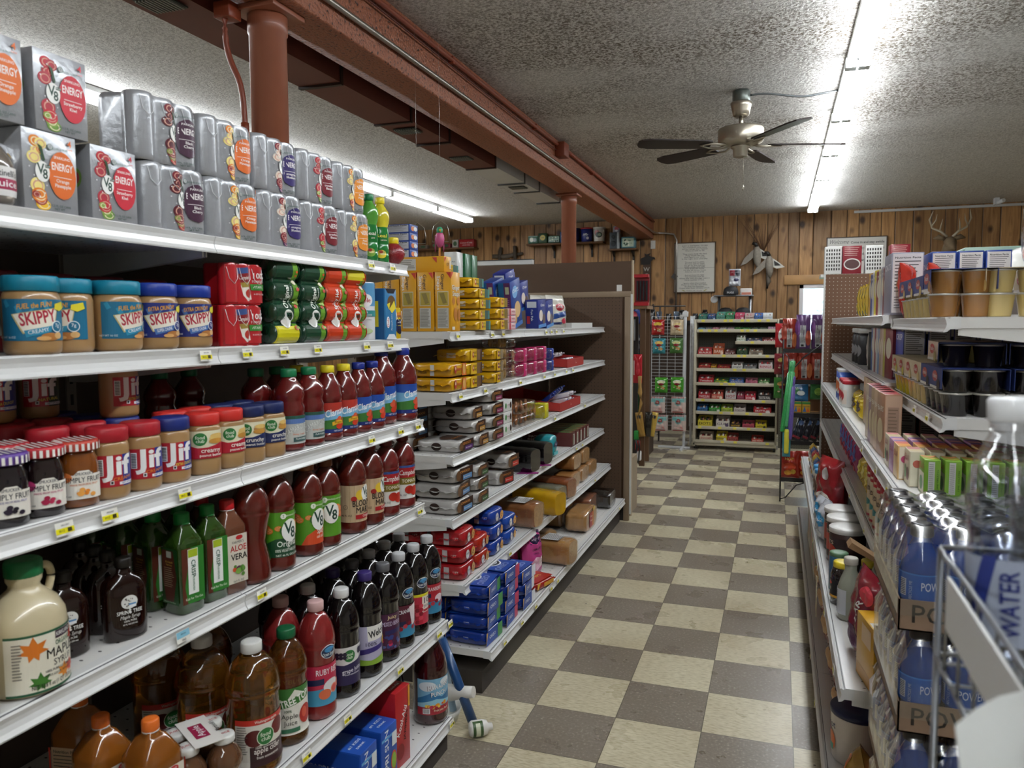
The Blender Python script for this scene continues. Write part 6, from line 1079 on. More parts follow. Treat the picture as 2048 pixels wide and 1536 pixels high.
for k in range(3): F(KR1,-1.225,2.795,z+k*.068,f'red cookie pack in the near stack, {("bottom","middle","top")[k]} of three','red cookie packs',rz=(2,-3,3)[k]); F(KR1,-1.40,2.80,z+k*.068,f'red cookie pack behind the near stack, {("bottom","middle","top")[k]} of three','red cookie packs')
for k in range(2): F(KR2,-1.225,2.955,z+k*.068,f'red and orange cookie pack, {("lower","upper")[k]} of two','red and orange cookie packs',rz=4*k)
for k in range(3): F(KU1,-1.225,3.135,z+k*.068,f'blue and orange cookie pack, {("bottom","middle","top")[k]} of three','blue cookie packs',rz=(0,3,-3)[k])
for k in range(2): F(KU2,-1.225,3.315,z+k*.068,f'bright blue cookie pack, {("lower","upper")[k]} of two','blue cookie packs',rz=(2,-2)[k])
KLO=loaf(.13,.28,.125,CRUST,FILM,prt=[([('r',-6,-4,6,6,'dcdcd8')]+lines(-5,5,5,9,1.1,.5,'7a7a78',3),(0,-.05,.1300),(1,0,0),(0,1,0))]); KLY=loaf(.12,.26,.12,mat('9a6a30',.6,noise=.3),mat('d8a812',.2,coat=.8,noise=.25,nscale=20,alpha=.8)); KBU=loaf(.20,.12,.095,mat('b07c42',.55,noise=.2,nscale=30),FILM); KLW=loaf(.14,.30,.13,mat('b5854a',.6,noise=.25,nscale=30),FILM,prt=[([('r',-6,-4,6,6,'d8d8d6')]+lines(-5,5,5,9,1.1,.5,'6a6a6c',4),(0,-.05,.1350),(1,0,0),(0,1,0))])
F(KLO,-1.25,3.62,z,'brown bread loaf with white printed panel beside the blue packs',rz=-6)
F(KLY,-1.20,3.90,z+.001,'bread loaf in bright yellow bag hanging over the shelf edge',rz=-14)
F(loaf(.12,.26,.11,mat('b09a7a',.6),clear('9cc0cc',.14,.08,.5)),-1.25,4.10,z,'bread loaf in pale bag with blue tail behind the yellow one',rz=-8)
F(loaf(.13,.22,.11,mat('a87a50',.6,noise=.3),clear('e0a070',.14,.08,.6)),-1.23,4.31,z,'round loaf in clear orange printed bag',rz=-10)
for k in range(3): F(KBU,-1.22,4.55+k*.235,z,f'clear bag of pale buns, {ORD[k]} from the left, lower row','clear bun bags')
for k in range(2): F(KBU,-1.24,4.66+k*.235,z+.1,f'clear bag of pale buns in the upper row, {("left","right")[k]}','clear bun bags')
# bottom shelf
z=Z2[5]
def oreo(w1,c2,edge): return wrap('cookie_pack','cookie pack',.165,.17,.058,'14358c',top=[('p',[(-7.6,-8),(7.6,-8),(7.6,8),(-7.6,8)],'1748a8'),('e',1.2,1.6,4.6,4.2,'e8eaf0'),('e',1.4,1.8,4.0,3.6,'17171c'),('e',1.4,1.8,2.9,2.5,c2),('e',1.4,1.8,2.2,1.9,'1c1c20'),('t',-1,-4.4,3.6,'OREO','e8eef6',{'w':11,'b':0.014}),('t',-1,-4.4,3.6,'OREO','2a6ad0',{'w':10.6,'b':.0}),('r',4.6,3.4,8,8,edge)],front=[('r',-8,-2.6,8,2.6,'1748a8'),('p',[(-8,-2.6),(-6.4,2.6),(-7.8,2.6)],'d8a83a'),('t',-2.0,.1,1.9,'OREO','e8eef6',{'w':6,'b':0.007}),('r',3.2,-2.6,7.8,2.6,edge)],side=[('r',-1.2,-.3,1,.4,'b8c0d4')])
KO1=oreo('', '2a7a3a','3c9a4a'); KO2=oreo('','d8dce4','c82a5a'); KO3=oreo('','d8dce4','e8ecf4')
for k in range(4): F(KO1,-1.135-.006*(k%2),2.805+.004*k,z+k*.0595,f'blue cookie pack with green corner, {ORD[k]} from the bottom','blue packs with green corner',rz=(-3,2,-2,4)[k]); F(KO1,-1.32,2.81,z+k*.0595,f'blue cookie pack behind the green cornered stack, {ORD[k]} from the bottom','blue packs with green corner')
for k in range(4): F(KO2,-1.13,3.0+.004*k,z+k*.0595,f'blue cookie pack with magenta corner, {ORD[k]} from the bottom','blue packs with magenta corner',rz=(2,-2,3,-3)[k])
for k in range(3): F(KO3,-1.12,3.21,z+k*.0595,f'blue cookie pack with white corner, {("bottom","middle","top")[k]} of three','blue packs with white corner',rz=(-2,3,-4)[k]); F(KO3,-1.305,3.23,z+k*.0595,f'blue cookie pack behind the white cornered stack, {("bottom","middle","top")[k]} of three','blue packs with white corner')
F(wrap('cookie_pack','cookie pack',.17,.18,.04,'a82018',top=[('r',-8,-8,8,8,'b82a1c'),('t',0,-3,2.6,'CHIPS','e8c84a',{'w':9}),('e',2,4,4,3,'c89040')],front=[('p',[(-8,-1.8),(-5,1.8),(-8,1.8)],'e8b83a'),('r',-2,-1.,7,1.,'d8a030')]),-1.115,3.475,z,'flat red cookie pack lying at the front of the bottom shelf',rz=-14)
KPK=hangbag('cookie_bag','bag',.15,.25,.08,'c84a90',[('p',[(-5,12),(5,12),(4,4),(-4,4)],'3a1c50'),('e',0,6.5,4.6,3,'e84a98'),('e',0,6.2,4.0,2.4,'2c1a48'),('t',0,6.2,2.2,"Wicked",'e8d8e8',{'w':6.4,'sh':.3}),('t',0,1.2,1.7,'CIRCUS','2c1a48',{'w':7}),('t',0,-.8,1.0,'Frosted Cookies','2c1a48',{'w':6}),('e',-1,-6,4,3.4,'e2b8cc'),('e',2.4,-5,1.6,2.6,'e8dcd8')])
for k,(x,y) in enumerate(((-1.14,3.47+.13),(-1.235,3.50),(-1.32,3.52))): F(KPK,x,y,z,f'pink frosted cookie bag standing upright, {ORD[k]} from the aisle','pink cookie bags',rz=-18,rx=-6)
F(KLW,-1.145,3.86,z,'large white bread loaf lying near the aisle, left of two',rz=-6); F(KLW,-1.30,4.0,z,'large white bread loaf behind the aisle one',rz=-6)
KTX=loaf(.30,.13,.13,mat('b5854a',.6,noise=.25,nscale=30),FILM,prt=[([('r',-7,-5,4,4,'b01c22'),('r',1,-5,2.4,4,'e8a828'),('t',-3,1.6,1.6,'Texas','f2e8d8',{'w':5}),('t',-3,-1.0,1.6,'Toast','f2e8d8',{'w':5}),('e',4,5,3,1.4,'d8b040')],(0,-.0702,.07),(1,0,0),(0,0,1))])
F(KTX,-1.13,4.56,z,'long bread loaf with red and yellow toast label'); F(KTX,-1.30,4.62,z,'long bread loaf behind the red labelled one')
F(loaf(.26,.14,.11,mat('a87a50',.6,noise=.3),clear('d8a8a0',.14,.08,.5)),-1.22,5.0,z,'bun bag with red print near the far end')
F(loaf(.2,.14,.11,mat('8a6240',.6,noise=.3),clear('2a3c58',.14,.08,.8)),-1.13,5.17,z,'dark blue printed bread bag at the far end of the bottom shelf')
# floor clutter in the gap between the units
g=G().tube([(-1.13,2.47,.30),(-1.0,2.45,.012)],.0175,mat('1c4a80',.35,coat=.3),n=14); tag(g.obj('mop_handle'),'blue foam covered handle leaning down to the floor between the units','handle')
tag(G().tube([(-1.22,2.50,.62),(-1.16,2.50,.35),(-1.10,2.50,.02)],.013,mat('a8c4d8',.35),n=12).obj('broom_handle'),'pale blue broom handle in the gap between the units','handle')
tag(G().tube([(-1.26,2.52,.62),(-1.22,2.53,.3),(-1.19,2.54,.02)],.013,mat('d4dce0',.35),n=12).obj('broom_handle'),'white broom handle in the gap beside the pale blue one','handle')
tag(G().lathe([(.0,0),(.035,.003),(.032,.02),(.03,.05),(.022,.1),(.02,.14)],mat('e0ded8',.35),n=20,M=Matrix.Translation((-1.14,2.46,.10))@Matrix.Rotation(R(80),4,'Y')).obj('scoop_handle'),'white plastic scoop handle sticking out of the gap','handle')
tag(G().lathe([(.0,.0),(.07,.002),(.078,.03),(.084,.05),(.08,.05),(.07,.01),(.0,.008)],mat('e4e4de',.3),n=28).obj('plastic_bowl',loc=(-1.14,2.46,.0)),'white plastic bowl on the floor in the gap','bowl')
bb=G().lathe([(.0,.0),(.022,.003),(.028,.012),(.028,.05),(.024,.065),(.014,.07),(.012,.085),(.0,.087)],mat('e8e6e0',.3,coat=.4),n=24); bb.decal([('r',-4,-1.8,4,1.8,'3f5c30'),('r',-3,-.8,2,.8,'d8dcc0')],cyl_fn(.0284,.03),step=.006,sc_=.01)
tag(bb.obj('cleaner_bottle',loc=(-.99,2.38,.028),rot=(0,R(90),R(35))),'small white bottle with green label lying on the floor by the near unit','bottle')
# parrot on its swing and an empty swing hanging from the ceiling
def swing(x,y,z0,lab):
    m=mat('b8b4ac',.3,metal=.8); pts=[(-.04,0,0),(-.042,0,.03),(-.034,0,.07),(0,0,.095),(.034,0,.07),(.042,0,.03),(.04,0,0),(-.04,0,0)]
    g=G().tube(pts,.0015,m,n=6).tube([(0,0,.094),(0,0,CZ-z0-.002)],.0005,m,n=4)
    return tag(g.obj('wire_swing',loc=(x,y,z0)),lab,'swing')
swing(-1.445,3.2,1.805,'thin wire hoop swing holding the toy parrot'); swing(-1.56,3.2,1.80,'empty thin wire hoop swing left of the parrot')
r=empty('toy_parrot',(-1.447,3.195,1.805),(0,0,R(-60))); tag(r,'small toy parrot with green head, pink body and orange tail on a wire swing','parrot')
G().lathe([(.0,-.028),(.010,-.022),(.017,-.005),(.019,.012),(.016,.03),(.012,.038)],mat('c85a8a',.4),n=20,sy=1.1).obj('body',r)
G().lathe([(.010,.034),(.014,.042),(.0145,.052),(.011,.062),(.0,.066)],mat('3fa87a',.4),n=20).tube([(.012,0,.05),(.022,0,.046),(.021,0,.038)],[.005,.004,.001],mat('d8b83a',.4),n=8).obj('head',r)
G().prism([(-.007,0),(.006,0),(.009,-.07),(.004,-.09),(-.004,-.075)],-.004,.004,mat('d88a3a',.5),M=Matrix.Translation((-.008,0,-.02))@Matrix.Rotation(R(8),4,'Y')).obj('tail',r)
G().prism([(-.016,.03),(-.002,.025),(-.006,-.03),(-.018,-.045)],-.021,-.017,mat('a03a6a',.5)).obj('wing',r); G().prism([(-.016,.03),(-.002,.025),(-.006,-.03),(-.018,-.045)],.017,.021,mat('a03a6a',.5)).obj('wing',r)
# ---------------- far end of the aisle ----------------
def B(kind,x,y,z,label,group=None,rz=0,**k): return kind.put((x,y,z),rz,label,group,**k)
CRM=mat('c9c2ad',.45,noise=.03,nscale=8)
# candy gondola on castors
r=empty('candy_rack',(-.87,8.90,0)); tag(r,'cream metal candy rack on castors, full of boxed sweets, at the aisle end','rack')
G().box(-.03,-.03,.03,.0,.25,1.47,CRM,c=.006).obj('side_post',r); G().box(.855,.0,.03,.875,.25,1.47,CRM,c=.004).obj('side_post',r)
pg=peg_mat('5b5a4e','1c1b17',.13); G().box(0,.24,.05,.86,.25,1.46,pg).obj('pegboard',r)
G().box(-.03,-.03,.045,.875,-.012,.075,CRM,c=.004).obj('base_rail',r)
for x in (0.,.85): G().lathe([(.0,-.012),(.022,-.012),(.024,0),(.022,.012),(0,.012)],mat('1c1c1c',.4),n=20,M=Matrix.Translation((x,.0,.024))@Matrix.Rotation(R(90),4,'Y')).obj('castor',r)
RZ=[.098,.255,.425,.565,.75,.91,1.065,1.345,1.455]
def crack_shelf(par,x0,x1,z,tags,d=.27):
    s=G().box(x0,-.035,z-.0,x1,.24,z+.004,CRM); s=s.obj('shelf',par)
    g=G().box(x0,-.04,z-.022,x1,-.034,z+.014,CRM,c=.002)
    g.obj('price_rail',s)
    for t in tags: G().box(t-.018,-.0425,z-.014,t+.018,-.0405,z+.010,'e8dc58').obj('price_tag',s)
TG=[[.30,.44,.78],[.05,.27,.43,.58,.74],[.28,.40,.56,.70],[.08,.73],[.28,.37,.41],[.42,.52],[.30,.46,.52,.76],[.05,.14,.21,.31,.49,.55,.63],[.07,.31,.37,.49,.55,.67,.76]]
for k,z in enumerate(RZ): crack_shelf(r,.002,.853,z,TG[k])
crack_shelf(r,.42,.853,1.215,[.60])
# clear side frame
tag(G().tube([(.01,8.86,1.47),(.30,8.86,1.47),(.35,8.86,1.47)],.006,mat('c9c5bb',.3)).obj('hook_bar'),'thin cream bar reaching right from the candy rack top','bar')
def cbox(col,word,wc,w,h,back=None,style=0,seed=1):
    """open display carton of sweets, front lip lower than the back"""
    cm=mat(col,.42,coat=.1); g=G(); g.box(-w/2,-.0,0,w/2,.004,h*.62,cm); 
    g.prism([(0,0),(.15,0),(.15,h),(0.0,h*.62)],-w/2,-w/2+.003,cm,axis='x'); g.prism([(0,0),(.15,0),(.15,h),(0,h*.62)],w/2-.003,w/2,cm,axis='x'); g.box(-w/2,.147,0,w/2,.15,h,cm); g.box(-w/2,0,0,w/2,.15,.003,cm)
    d=G().decal([('t',0,h*31,h*34,word,wc,{'w':w*80})]+([('e',w*30,h*20,w*12,h*18,wc)] if style==1 else [('r',-w*50,0,w*50,h*10,wc)] if style==2 else []),plane_fn((0,-.0004,0),(1,0,0),(0,0,1)),sc_=.01,eps=.0003)
    it=G(); rn=random.Random(seed); cs=back or [col]
    for i in range(7):
        x=-w/2+.008+(w-.016)*(i+.5)/7; it.box(x-w*.06,.012,.004,x+w*.06,.14,h*(.62+.25*rn.random()),cs[i%len(cs)],c=.003)
    return Proto('candy_box','candy box',[('carton',g),('front_print',d),('sweets',it)])
rows=[
 (.098,[(.04,.15,.085,'d8c8b0','SNOCAPS','a8303a'),(.225,.12,.095,'dcc832','LEMONHEAD','f0f0ec'),(.345,.12,.08,'a83a34','MIKE','e8d8c8'),(.605,.13,.065,'c03a2c','RED HOTS','f0e0d0')]),
 (.255,[(.02,.16,.115,'d8c83a','DOTS','2a2a1c'),(.22,.15,.115,'dcd4cc','GUM','5a4a6a'),(.375,.115,.075,'2c1c14','CHARLESTON CHEW','e8b83a'),(.505,.13,.075,'c04a60','CHARLESTON CHEW','3a1c28'),(.645,.12,.08,'d8c428','CHARLESTON CHEW','2a2014')]),
 (.425,[(.01,.12,.075,'2a6aa8','MIKE IKE','f0f4f0'),(.14,.13,.075,'3a9a3c','MIKE IKE','f0f4e8'),(.275,.125,.08,'b0c83a','MIKE IKE','f0f4e0'),(.41,.13,.085,'c9c0bc','COCOA','5a3430'),(.62,.19,.085,'b02028','SKITTLES','f0e8e8')]),
 (.565,[(.02,.14,.10,'b02430','TWIZZLERS','f0e4e4'),(.165,.13,.10,'c8584a','RED VINES','f0e0c8'),(.315,.12,.13,'c9c6c4','HOT','b03040'),(.44,.08,.085,'a03450','GUMMI','f0d8dc'),(.525,.12,.09,'c02c40','SOUR','f0d8d8'),(.66,.15,.11,'2a2422','TOOTSIE ROLL','f0ece8')]),
 (.75,[(.02,.17,.085,'b01c28','Twizzlers','f2e8e8'),(.19,.16,.055,'3a7a3c','JAWBREAKER','e8d83a'),(.355,.16,.06,'3a62a8','AIRHEADS','e8e0e8'),(.53,.13,.06,'c06a80','LAFFY TAFFY','6a2038'),(.665,.12,.06,'3c7a34','LAFFY TAFFY','e0e8c8')]),
 (.91,[(.02,.13,.06,'c03a34','SMARTIES','f0e0c0'),(.155,.06,.05,'e0a828','5','3a2a1c'),(.225,.14,.045,'a8242c','GUM','e8a03a'),(.38,.12,.075,'dcdcd8','CHEW','4a4a4a'),(.505,.14,.06,'77787a','MINT','b8b8b8'),(.665,.15,.10,'dcd0d0','RINGS','c02c38')]),
 (1.065,[(.01,.16,.085,'c04040','BARS','e8d8d0'),(.175,.12,.13,'b85a34','BARS','e8d0c0'),(.30,.12,.07,'6a3434','KIT','d8d0d0'),(.43,.12,.09,'2a4a2c','MINT','b8c8b0'),(.56,.15,.08,'8a7a68','MISC','e8e8e0')]),
 (1.345,[(.01,.075,.035,'7ab0c8','MINTS','2a6a9a'),(.09,.07,.035,'9aa0a4','GUM','5a5a5a'),(.165,.075,.035,'c87a90','GUM','f0e0e8'),(.245,.075,.035,'a8a8a8','ICE','e8e8e8'),(.325,.075,.035,'a0a0a4','ICE','d87a90'),(.405,.075,.035,'2a7a28','MINT','8ac060'),(.485,.09,.03,'4a9a44','MINT','c8e0b0'),(.58,.08,.035,'4a5a4c','ICE','8a9a8c'),(.665,.085,.03,'6a7a6c','ICE','8a9a8c'),(.755,.075,.04,'c8a0b8','GUM','e8d8e8')]),
 (1.215,[(.425,.10,.075,'dfe2da','NUTS','5a8a3a'),(.53,.165,.045,'2a3c5a','Crunch','d8c8c0'),(.70,.15,.05,'8a2c2c','BAR','e8d8d8')]),
 (1.455,[(.01,.095,.075,'3a7a6a','GUM','a0d0c0'),(.11,.09,.075,'3a5a8a','GUM','a0c0e0'),(.205,.095,.095,'5a9a8a','GUM','b8e0d0'),(.305,.095,.095,'3a8a5c','GUM','c8e8d0'),(.405,.10,.085,'c84a6a','GUM','f0d0d8'),(.51,.10,.08,'c8b8b0','GUM','c86a7a'),(.61,.09,.08,'3a6ab0','GUM','e0e8f0'),(.70,.10,.08,'e0e4e4','GUM','c8d8e0')]),
]
LEV={.098:'bottom',.255:'second lowest',.425:'third lowest',.565:'fourth lowest',.75:'fifth lowest',.91:'sixth lowest',1.065:'seventh lowest',1.215:'short upper right',1.345:'second highest',1.455:'top'}
CN={'c':'light','d':'pale','2':'dark','3':'blue green','a':'dark red','b':'red'}
def cname(h):
    r_,g_,b_=(int(h[i:i+2],16) for i in (0,2,4)); mx,mn=max(r_,g_,b_),min(r_,g_,b_)
    if mx-mn<28: return 'white' if mx>190 else 'grey' if mx>90 else 'black'
    if r_>=mx: 
        if g_>r_*.72: return 'yellow' if b_<r_*.5 else 'cream'
        if g_>r_*.5 and b_<r_*.5: return 'orange brown'
        return 'pink' if b_>r_*.45 and r_>150 else ('red' if r_>120 else 'dark brown')
    if g_>=mx: return 'yellow green' if r_>g_*.8 else 'green'
    return 'purple' if r_>b_*.75 else 'blue'
for z,L_ in rows:
    for i,(x,w_,h_,c,wd,wc) in enumerate(L_):
        B(cbox(c,wd,wc,w_,h_,back=[c,wc,'8a5a4a'],style=i%3,seed=i+int(z*100)),-.865+x+w_/2,8.874,z+.0045,f'{cname(c)} open sweet box on the {LEV[z]} candy shelf, {ORD[i]} from the left','boxes on the candy rack')
for i,(x,w_,h_,c,wc) in enumerate(((.50,.10,.10,'e03a8a','f0a040'),(.615,.10,.085,'dfe8e4','3a8a6a'),(.725,.11,.09,'e8c8d4','d84a7a'))):
    B(cbox(c,'GUM',wc,w_,h_),-.865+x+w_/2,9.04,1.459+.085,f'{("hot pink","white and green","pale pink")[i]} sweet box standing above the others on the rack top','boxes on top of the candy rack') if False else None
# white grid rack with hanging candy bags
WM=mat('d6d8da',.35,coat=.2)
def grid(w,z0,z1,name,par,plane,dz=.038,dx=.10):
    g=G()
    def ln(a,b,r_): 
        (x0,za),(x1,zb)=a,b
        if plane=='x': g.tube([(x0,0,za),(x1,0,zb)],r_,WM,n=5)
        else: g.tube([(0,x0,za),(0,x1,zb)],r_,WM,n=5)
    z=z0
    while z<=z1: ln((0,z),(w,z),.0022); z+=dz
    n=int(round(w/dx))
    for k in range(n+1): ln((w*k/n,z0),(w*k/n,z1),.004 if k in (0,n) else .0025)
    return g
r=empty('wire_grid_rack',(-1.385,8.95,0)); tag(r,'white wire grid rack with hanging sweet bags left of the candy rack','rack')
grid(.36,.25,1.51,'',r,'x').obj('grid_panel',r)
g=grid(.42,.25,1.51,'',r,'y'); o=g.obj('grid_panel',r); o.location=(.44,-.02,0)
g=G().box(.365,-.015,0,.395,.015,1.57,WM,c=.003); g.obj('post',r); G().box(.42,.2,0,.445,.225,1.5,WM,c=.003).obj('post',r)
G().box(.1,-.12,.0,.46,-.09,.025,WM,c=.003).box(.365,-.3,0,.395,.3,.022,WM,c=.003).obj('foot',r)
G().box(.35,-.02,1.5,.41,.02,1.56,WM,c=.004).obj('top_clamp',r)
def gummy(c,acc,sh='e8c070',word='GUMMI',name='candy_bag'): return hangbag(name,'bag',.145,.175,.045,c,[('e',0,3.4,4.6,2.2,acc),('t',0,3.4,2.2,word,'f0e040' if acc!='f0e040' else 'a02020',{'w':7.6}),('e',0,.6,3.2,1.5,'8a1c24')]+splash(0,-3.8,8,(3.4,1.6),[sh,'c88a3c','e8d8b0'],3,(.8,1.4)))
def taffy(): return hangbag('taffy_bag','bag',.15,.185,.04,'d8c4bc',[('r',-7,3.0,7,8.6,'7ab8b4')]+[('r',-7+i*1.75,7.2,-6.1+i*1.75,9,'b83a34') for i in range(8)]+[('e',0,2.6,3.6,3.6,'7ab8b4'),('e',0,2.6,2.6,2.6,'8a2c28'),('t',0,2.6,1.6,'TAFFY','d8a89a',{'w':4}),('r',-6,-8.6,6,-7.6,'a83a3c')]+splash(0,-4.4,10,(5,1.6),['e0b8b0','c88a84','e8d0c8'],4,(.9,1.4)))
BG=[(gummy('a82420','d8b83a'),-1.31,1.295,'red and gold gummy bag, top left'),(gummy('c8b494','e0c8a0'),-1.095,1.295,'tan gummy bag, top right'),(gummy('3a8a94','d8b060'),-1.295,1.08,'teal gummy bag, second row left'),(gummy('4a7a3a','c8d8a0'),-1.10,1.085,'dark green gummy bag, second row right'),
    (gummy('4aa02c','e8f0d8',word='Skittles'),-1.265,.63,'bright green sweet bag, third row left'),(gummy('4aa02c','e8f0d8',word='Skittles'),-1.085,.635,'bright green sweet bag, third row right')]
for kk,x,z,lb in BG: B(kk,x,8.91,z,lb+' on the wire grid','gummy bags on the wire grid',rx=-6)
tf=taffy()
for k,(x,z) in enumerate(((-1.30,.40),(-1.065,.405),(-1.265,.19),(-1.06,.195))):
    for j in range(2): B(tf,x+.008*j,8.905-.0+j*.0-(.05*(1-j)),z-.004*j,f'pink and teal taffy bag, {("upper left","upper right","lower left","lower right")[k]} hook, {("front","back")[j]} one','taffy bags on the wire grid',rx=-4)
# things behind and left of the wire rack
KBKT=G().lathe([(.10,0),(.12,.004),(.14,.38),(.148,.385),(.148,.40),(.138,.40),(.118,.02),(0,.015)],mat('1d5a38',.35,coat=.3),n=36); tag(KBKT.obj('green_bucket',loc=(-1.46,8.4,.42)),'green plastic bucket behind the pegboard end post','bucket')
tag(G().box(-.25,-.2,0,.25,.2,.42,mat('4a3a2c',.6,noise=.2)).obj('wooden_stand',loc=(-1.55,8.4,0)),'low dark wooden stand under the green bucket','stand')
r=empty('peg_display',(-2.0,8.0,0)); tag(r,'dark peg display behind the partition with hanging gear','display'); G().box(0,0,0,.62,.03,1.5,mat('2a241f',.6)).obj('board',r)
hang=[('1a1a1c',.50,1.20,.10,.28),('8a8c90',.57,1.25,.06,.22),('1c1c1e',.40,1.15,.08,.3),('202024',.52,.90,.10,.26),('3a3430',.42,.85,.09,.24)]
for i,(c,x,z,w_,h_) in enumerate(hang):
    B(hangbag('hanging_packet','packet',w_,h_,.03,c,[('r',-w_*30,h_*20,w_*30,h_*40,'8a8a88')]),-2.0+x,7.975-.03*(i%2),z,f'{cname(c)} hanging packet on the dark peg display, {ORD[i]} one','hanging packets')
rb=hangbag('red_packet','packet',.085,.28,.05,'b8202c',[('r',-3.8,-6,-3,8,'d8d0d0'),('e',.5,0,2,6,'c8303c')]); B(rb,-1.285,7.45,.85,'bright red packet hanging beside the pegboard end post')
for k,(x,c) in enumerate(((-1.235,'a8823c'),(-1.19,'2a2620'),(-1.16,'c8a84a'))):
    B(hangbag('work_glove','glove',.07,.24,.04,c,[('r',-2,6,2,9,'3a3a38')],p=2),x,7.42+.03*k,.33,f'{("tan","black","mustard")[k]} work glove hanging low beside the end post','hanging gloves',ry=(-8,4,10)[k])
tag(G().tube([(0,0,.26),(0,.01,.1),(.015,0,0),(-.01,0,-.12)],[.02,.022,.015,.006],mat('b08a4c',.6)).obj('tan_strap',loc=(-1.255,7.4,.66)),'tan strap hanging below the red packet','strap')
for k,c in enumerate(('2a8a3a','c82a30','e8e8e8')): tag(G().box(-.02,-.03,0,.02,.03,.09,mat(c,.4),c=.006).obj('toy_packet',loc=(-1.285+.014*k,7.4,.30-.10*k)),f'small {("green","red","white")[k]} toy packet low beside the end post','toy','toy packets')
tag(G().tube([(0,0,.14),(.012,0,.07),(0,0,0),(.012,0,-.08),(0,0,-.14)],[.008,.012,.008,.012,.004],mat('1a1a1c',.5)).tube([(.03,0,.14),(.034,0,.05),(.028,0,-.1)],[.006,.008,.004],mat('1a1a1c',.5)).obj('bungee_bundle',loc=(-1.28,7.35,.02+.15)),'black cords dangling low beside the end post','cord')
# display of knives, red
r=empty('red_display_case',(-1.33,7.5,1.60)); tag(r,'small red display case with dark tools near the partition','case'); G().box(0,0,0,.14,.02,.30,mat('8c1c22',.4)).box(0,-.06,.27,.14,.02,.30,mat('b02028',.4)).box(0,-.06,.0,.14,.02,.03,mat('b02028',.4)).obj('case',r)
for k in range(4): G().box(.02+k*.03,-.02,.05,.036+k*.03,-.002,.24,mat('1a1a1e',.4)).obj('tool',r)
tag(G().box(-.35,-.0,-.03,.35,.35,0,mat('7a5a3a',.5,noise=.2)).box(-.33,.3,-1.57,-.28,.34,-.03,mat('5a4028',.5)).box(.28,.3,-1.57,.33,.34,-.03,mat('5a4028',.5)).box(-.33,.02,-1.57,-.28,.06,-.03,mat('5a4028',.5)).box(.28,.02,-1.57,.33,.06,-.03,mat('5a4028',.5)).obj('wooden_table',loc=(-1.55,7.45,1.60-.0)),'tall wooden table carrying the red case behind the partition','table')
# long counter along the back wall with odds and ends
r=empty('back_counter',(-3.0,10.35,0)); tag(r,'long dark counter along the pine wall behind the candy rack','counter')
G().box(0,0,0,3.1,.66,1.42,mat('3a2a1e',.6,noise=.2)).obj('body',r); G().box(-.03,-.04,1.42,3.13,.67,1.46,mat('221a16',.45)).obj('top',r)
rn=random.Random(11)
KMUG=vessel('mug','mug',[(.03,0),(.036,.004),(.038,.09),(.036,.092)],mat('1c1c20',.3,coat=.4),None,[(.045,-90,[('r',-1.8,-1.8,1.8,1.8,'8a8a8c')])],bname='mug_body')
KGLS=vessel('drinking_glass','glass',[(.028,0),(.034,.004),(.04,.12),(.038,.122)],mat('8aa0b8',.08,coat=.9,trans=.5),None,[(.06,-90,[('e',0,0,1.6,1.6,'3a5a9a')])],bname='glass_body')
KCND=vessel('candle_jar','candle',[(.036,0),(.04,.004),(.04,.10),(.03,.12)],mat('18161a',.25,coat=.5),(.032,.02,.12,mat('2a2622',.4),False),[(.05,-90,[('r',-2.4,-2.6,2.4,2.6,'c9c6c0')])],bname='jar_body')
for k,(x,kk) in enumerate(((-1.52,KGLS),(-1.40,KMUG),(-1.22,KCND),(-1.05,KMUG),(-.92,KCND),(-1.3,KGLS))): B(kk,x,10.42+.08*(k%2),1.461,f'dark {kk.name.replace("_"," ")} on the back counter, {ORD[k]} of the row','counter trinkets')
tag(G().tube([(-.02,0,0),(.0,0,.09),(.01,0,.16),(.03,0,.22)],[.03,.045,.035,.012],mat('4a3c30',.6)).tube([(.02,0,.02),(.07,0,.04),(.09,0,.01)],[.02,.016,.02],mat('b8b0a0',.6)).obj('boot_sock',loc=(-1.62,10.4,1.461)),'dark boot shaped sock with pale toe on the counter','sock')
B(hangbag('glove_pair','gloves',.20,.26,.10,'2a3a7a',[('e',-2,4,4,3,'8a8a9a'),('e',3,-2,4,5,'b03a44'),('e',-4,-6,3,4,'d8d8dc'),('e',2,8,3,2,'3a4a9a')],p=2),-1.66,9.3,1.41,'bulky blue, red and white glove bundle hanging left of the wire rack',ry=-10)
tag(G().tube([(-1.95,9.34,1.63),(-1.45,9.34,1.63),(-1.05,9.34,1.63)],.008,mat('3a3a3c',.4)).tube([(-1.95,9.34,1.63),(-1.95,9.34,0)],.01,mat('3a3a3c',.4)).tube([(-1.35,9.34,1.63),(-1.35,9.34,0)],.01,mat('3a3a3c',.4)).obj('garment_rail'),'dark garment rail behind the white wire rack','rail')
for k in range(7): 
    c=('1a1a1e','232326','8c8c90','1c1c20','2c3038','5a3a30','202022')[k]
    B(hangbag('hanging_packet','packet',.10,.26,.03,c,[('r',-3,6,3,9,'7a7a7c'),('e',0,-1,2.6,3.6,'3a3a40')]),-1.9+k*.075,9.30,1.33-.30*(k%3),f'dark packet on the rail behind the wire rack, {ORD[k]} from the left','packets on the garment rail')
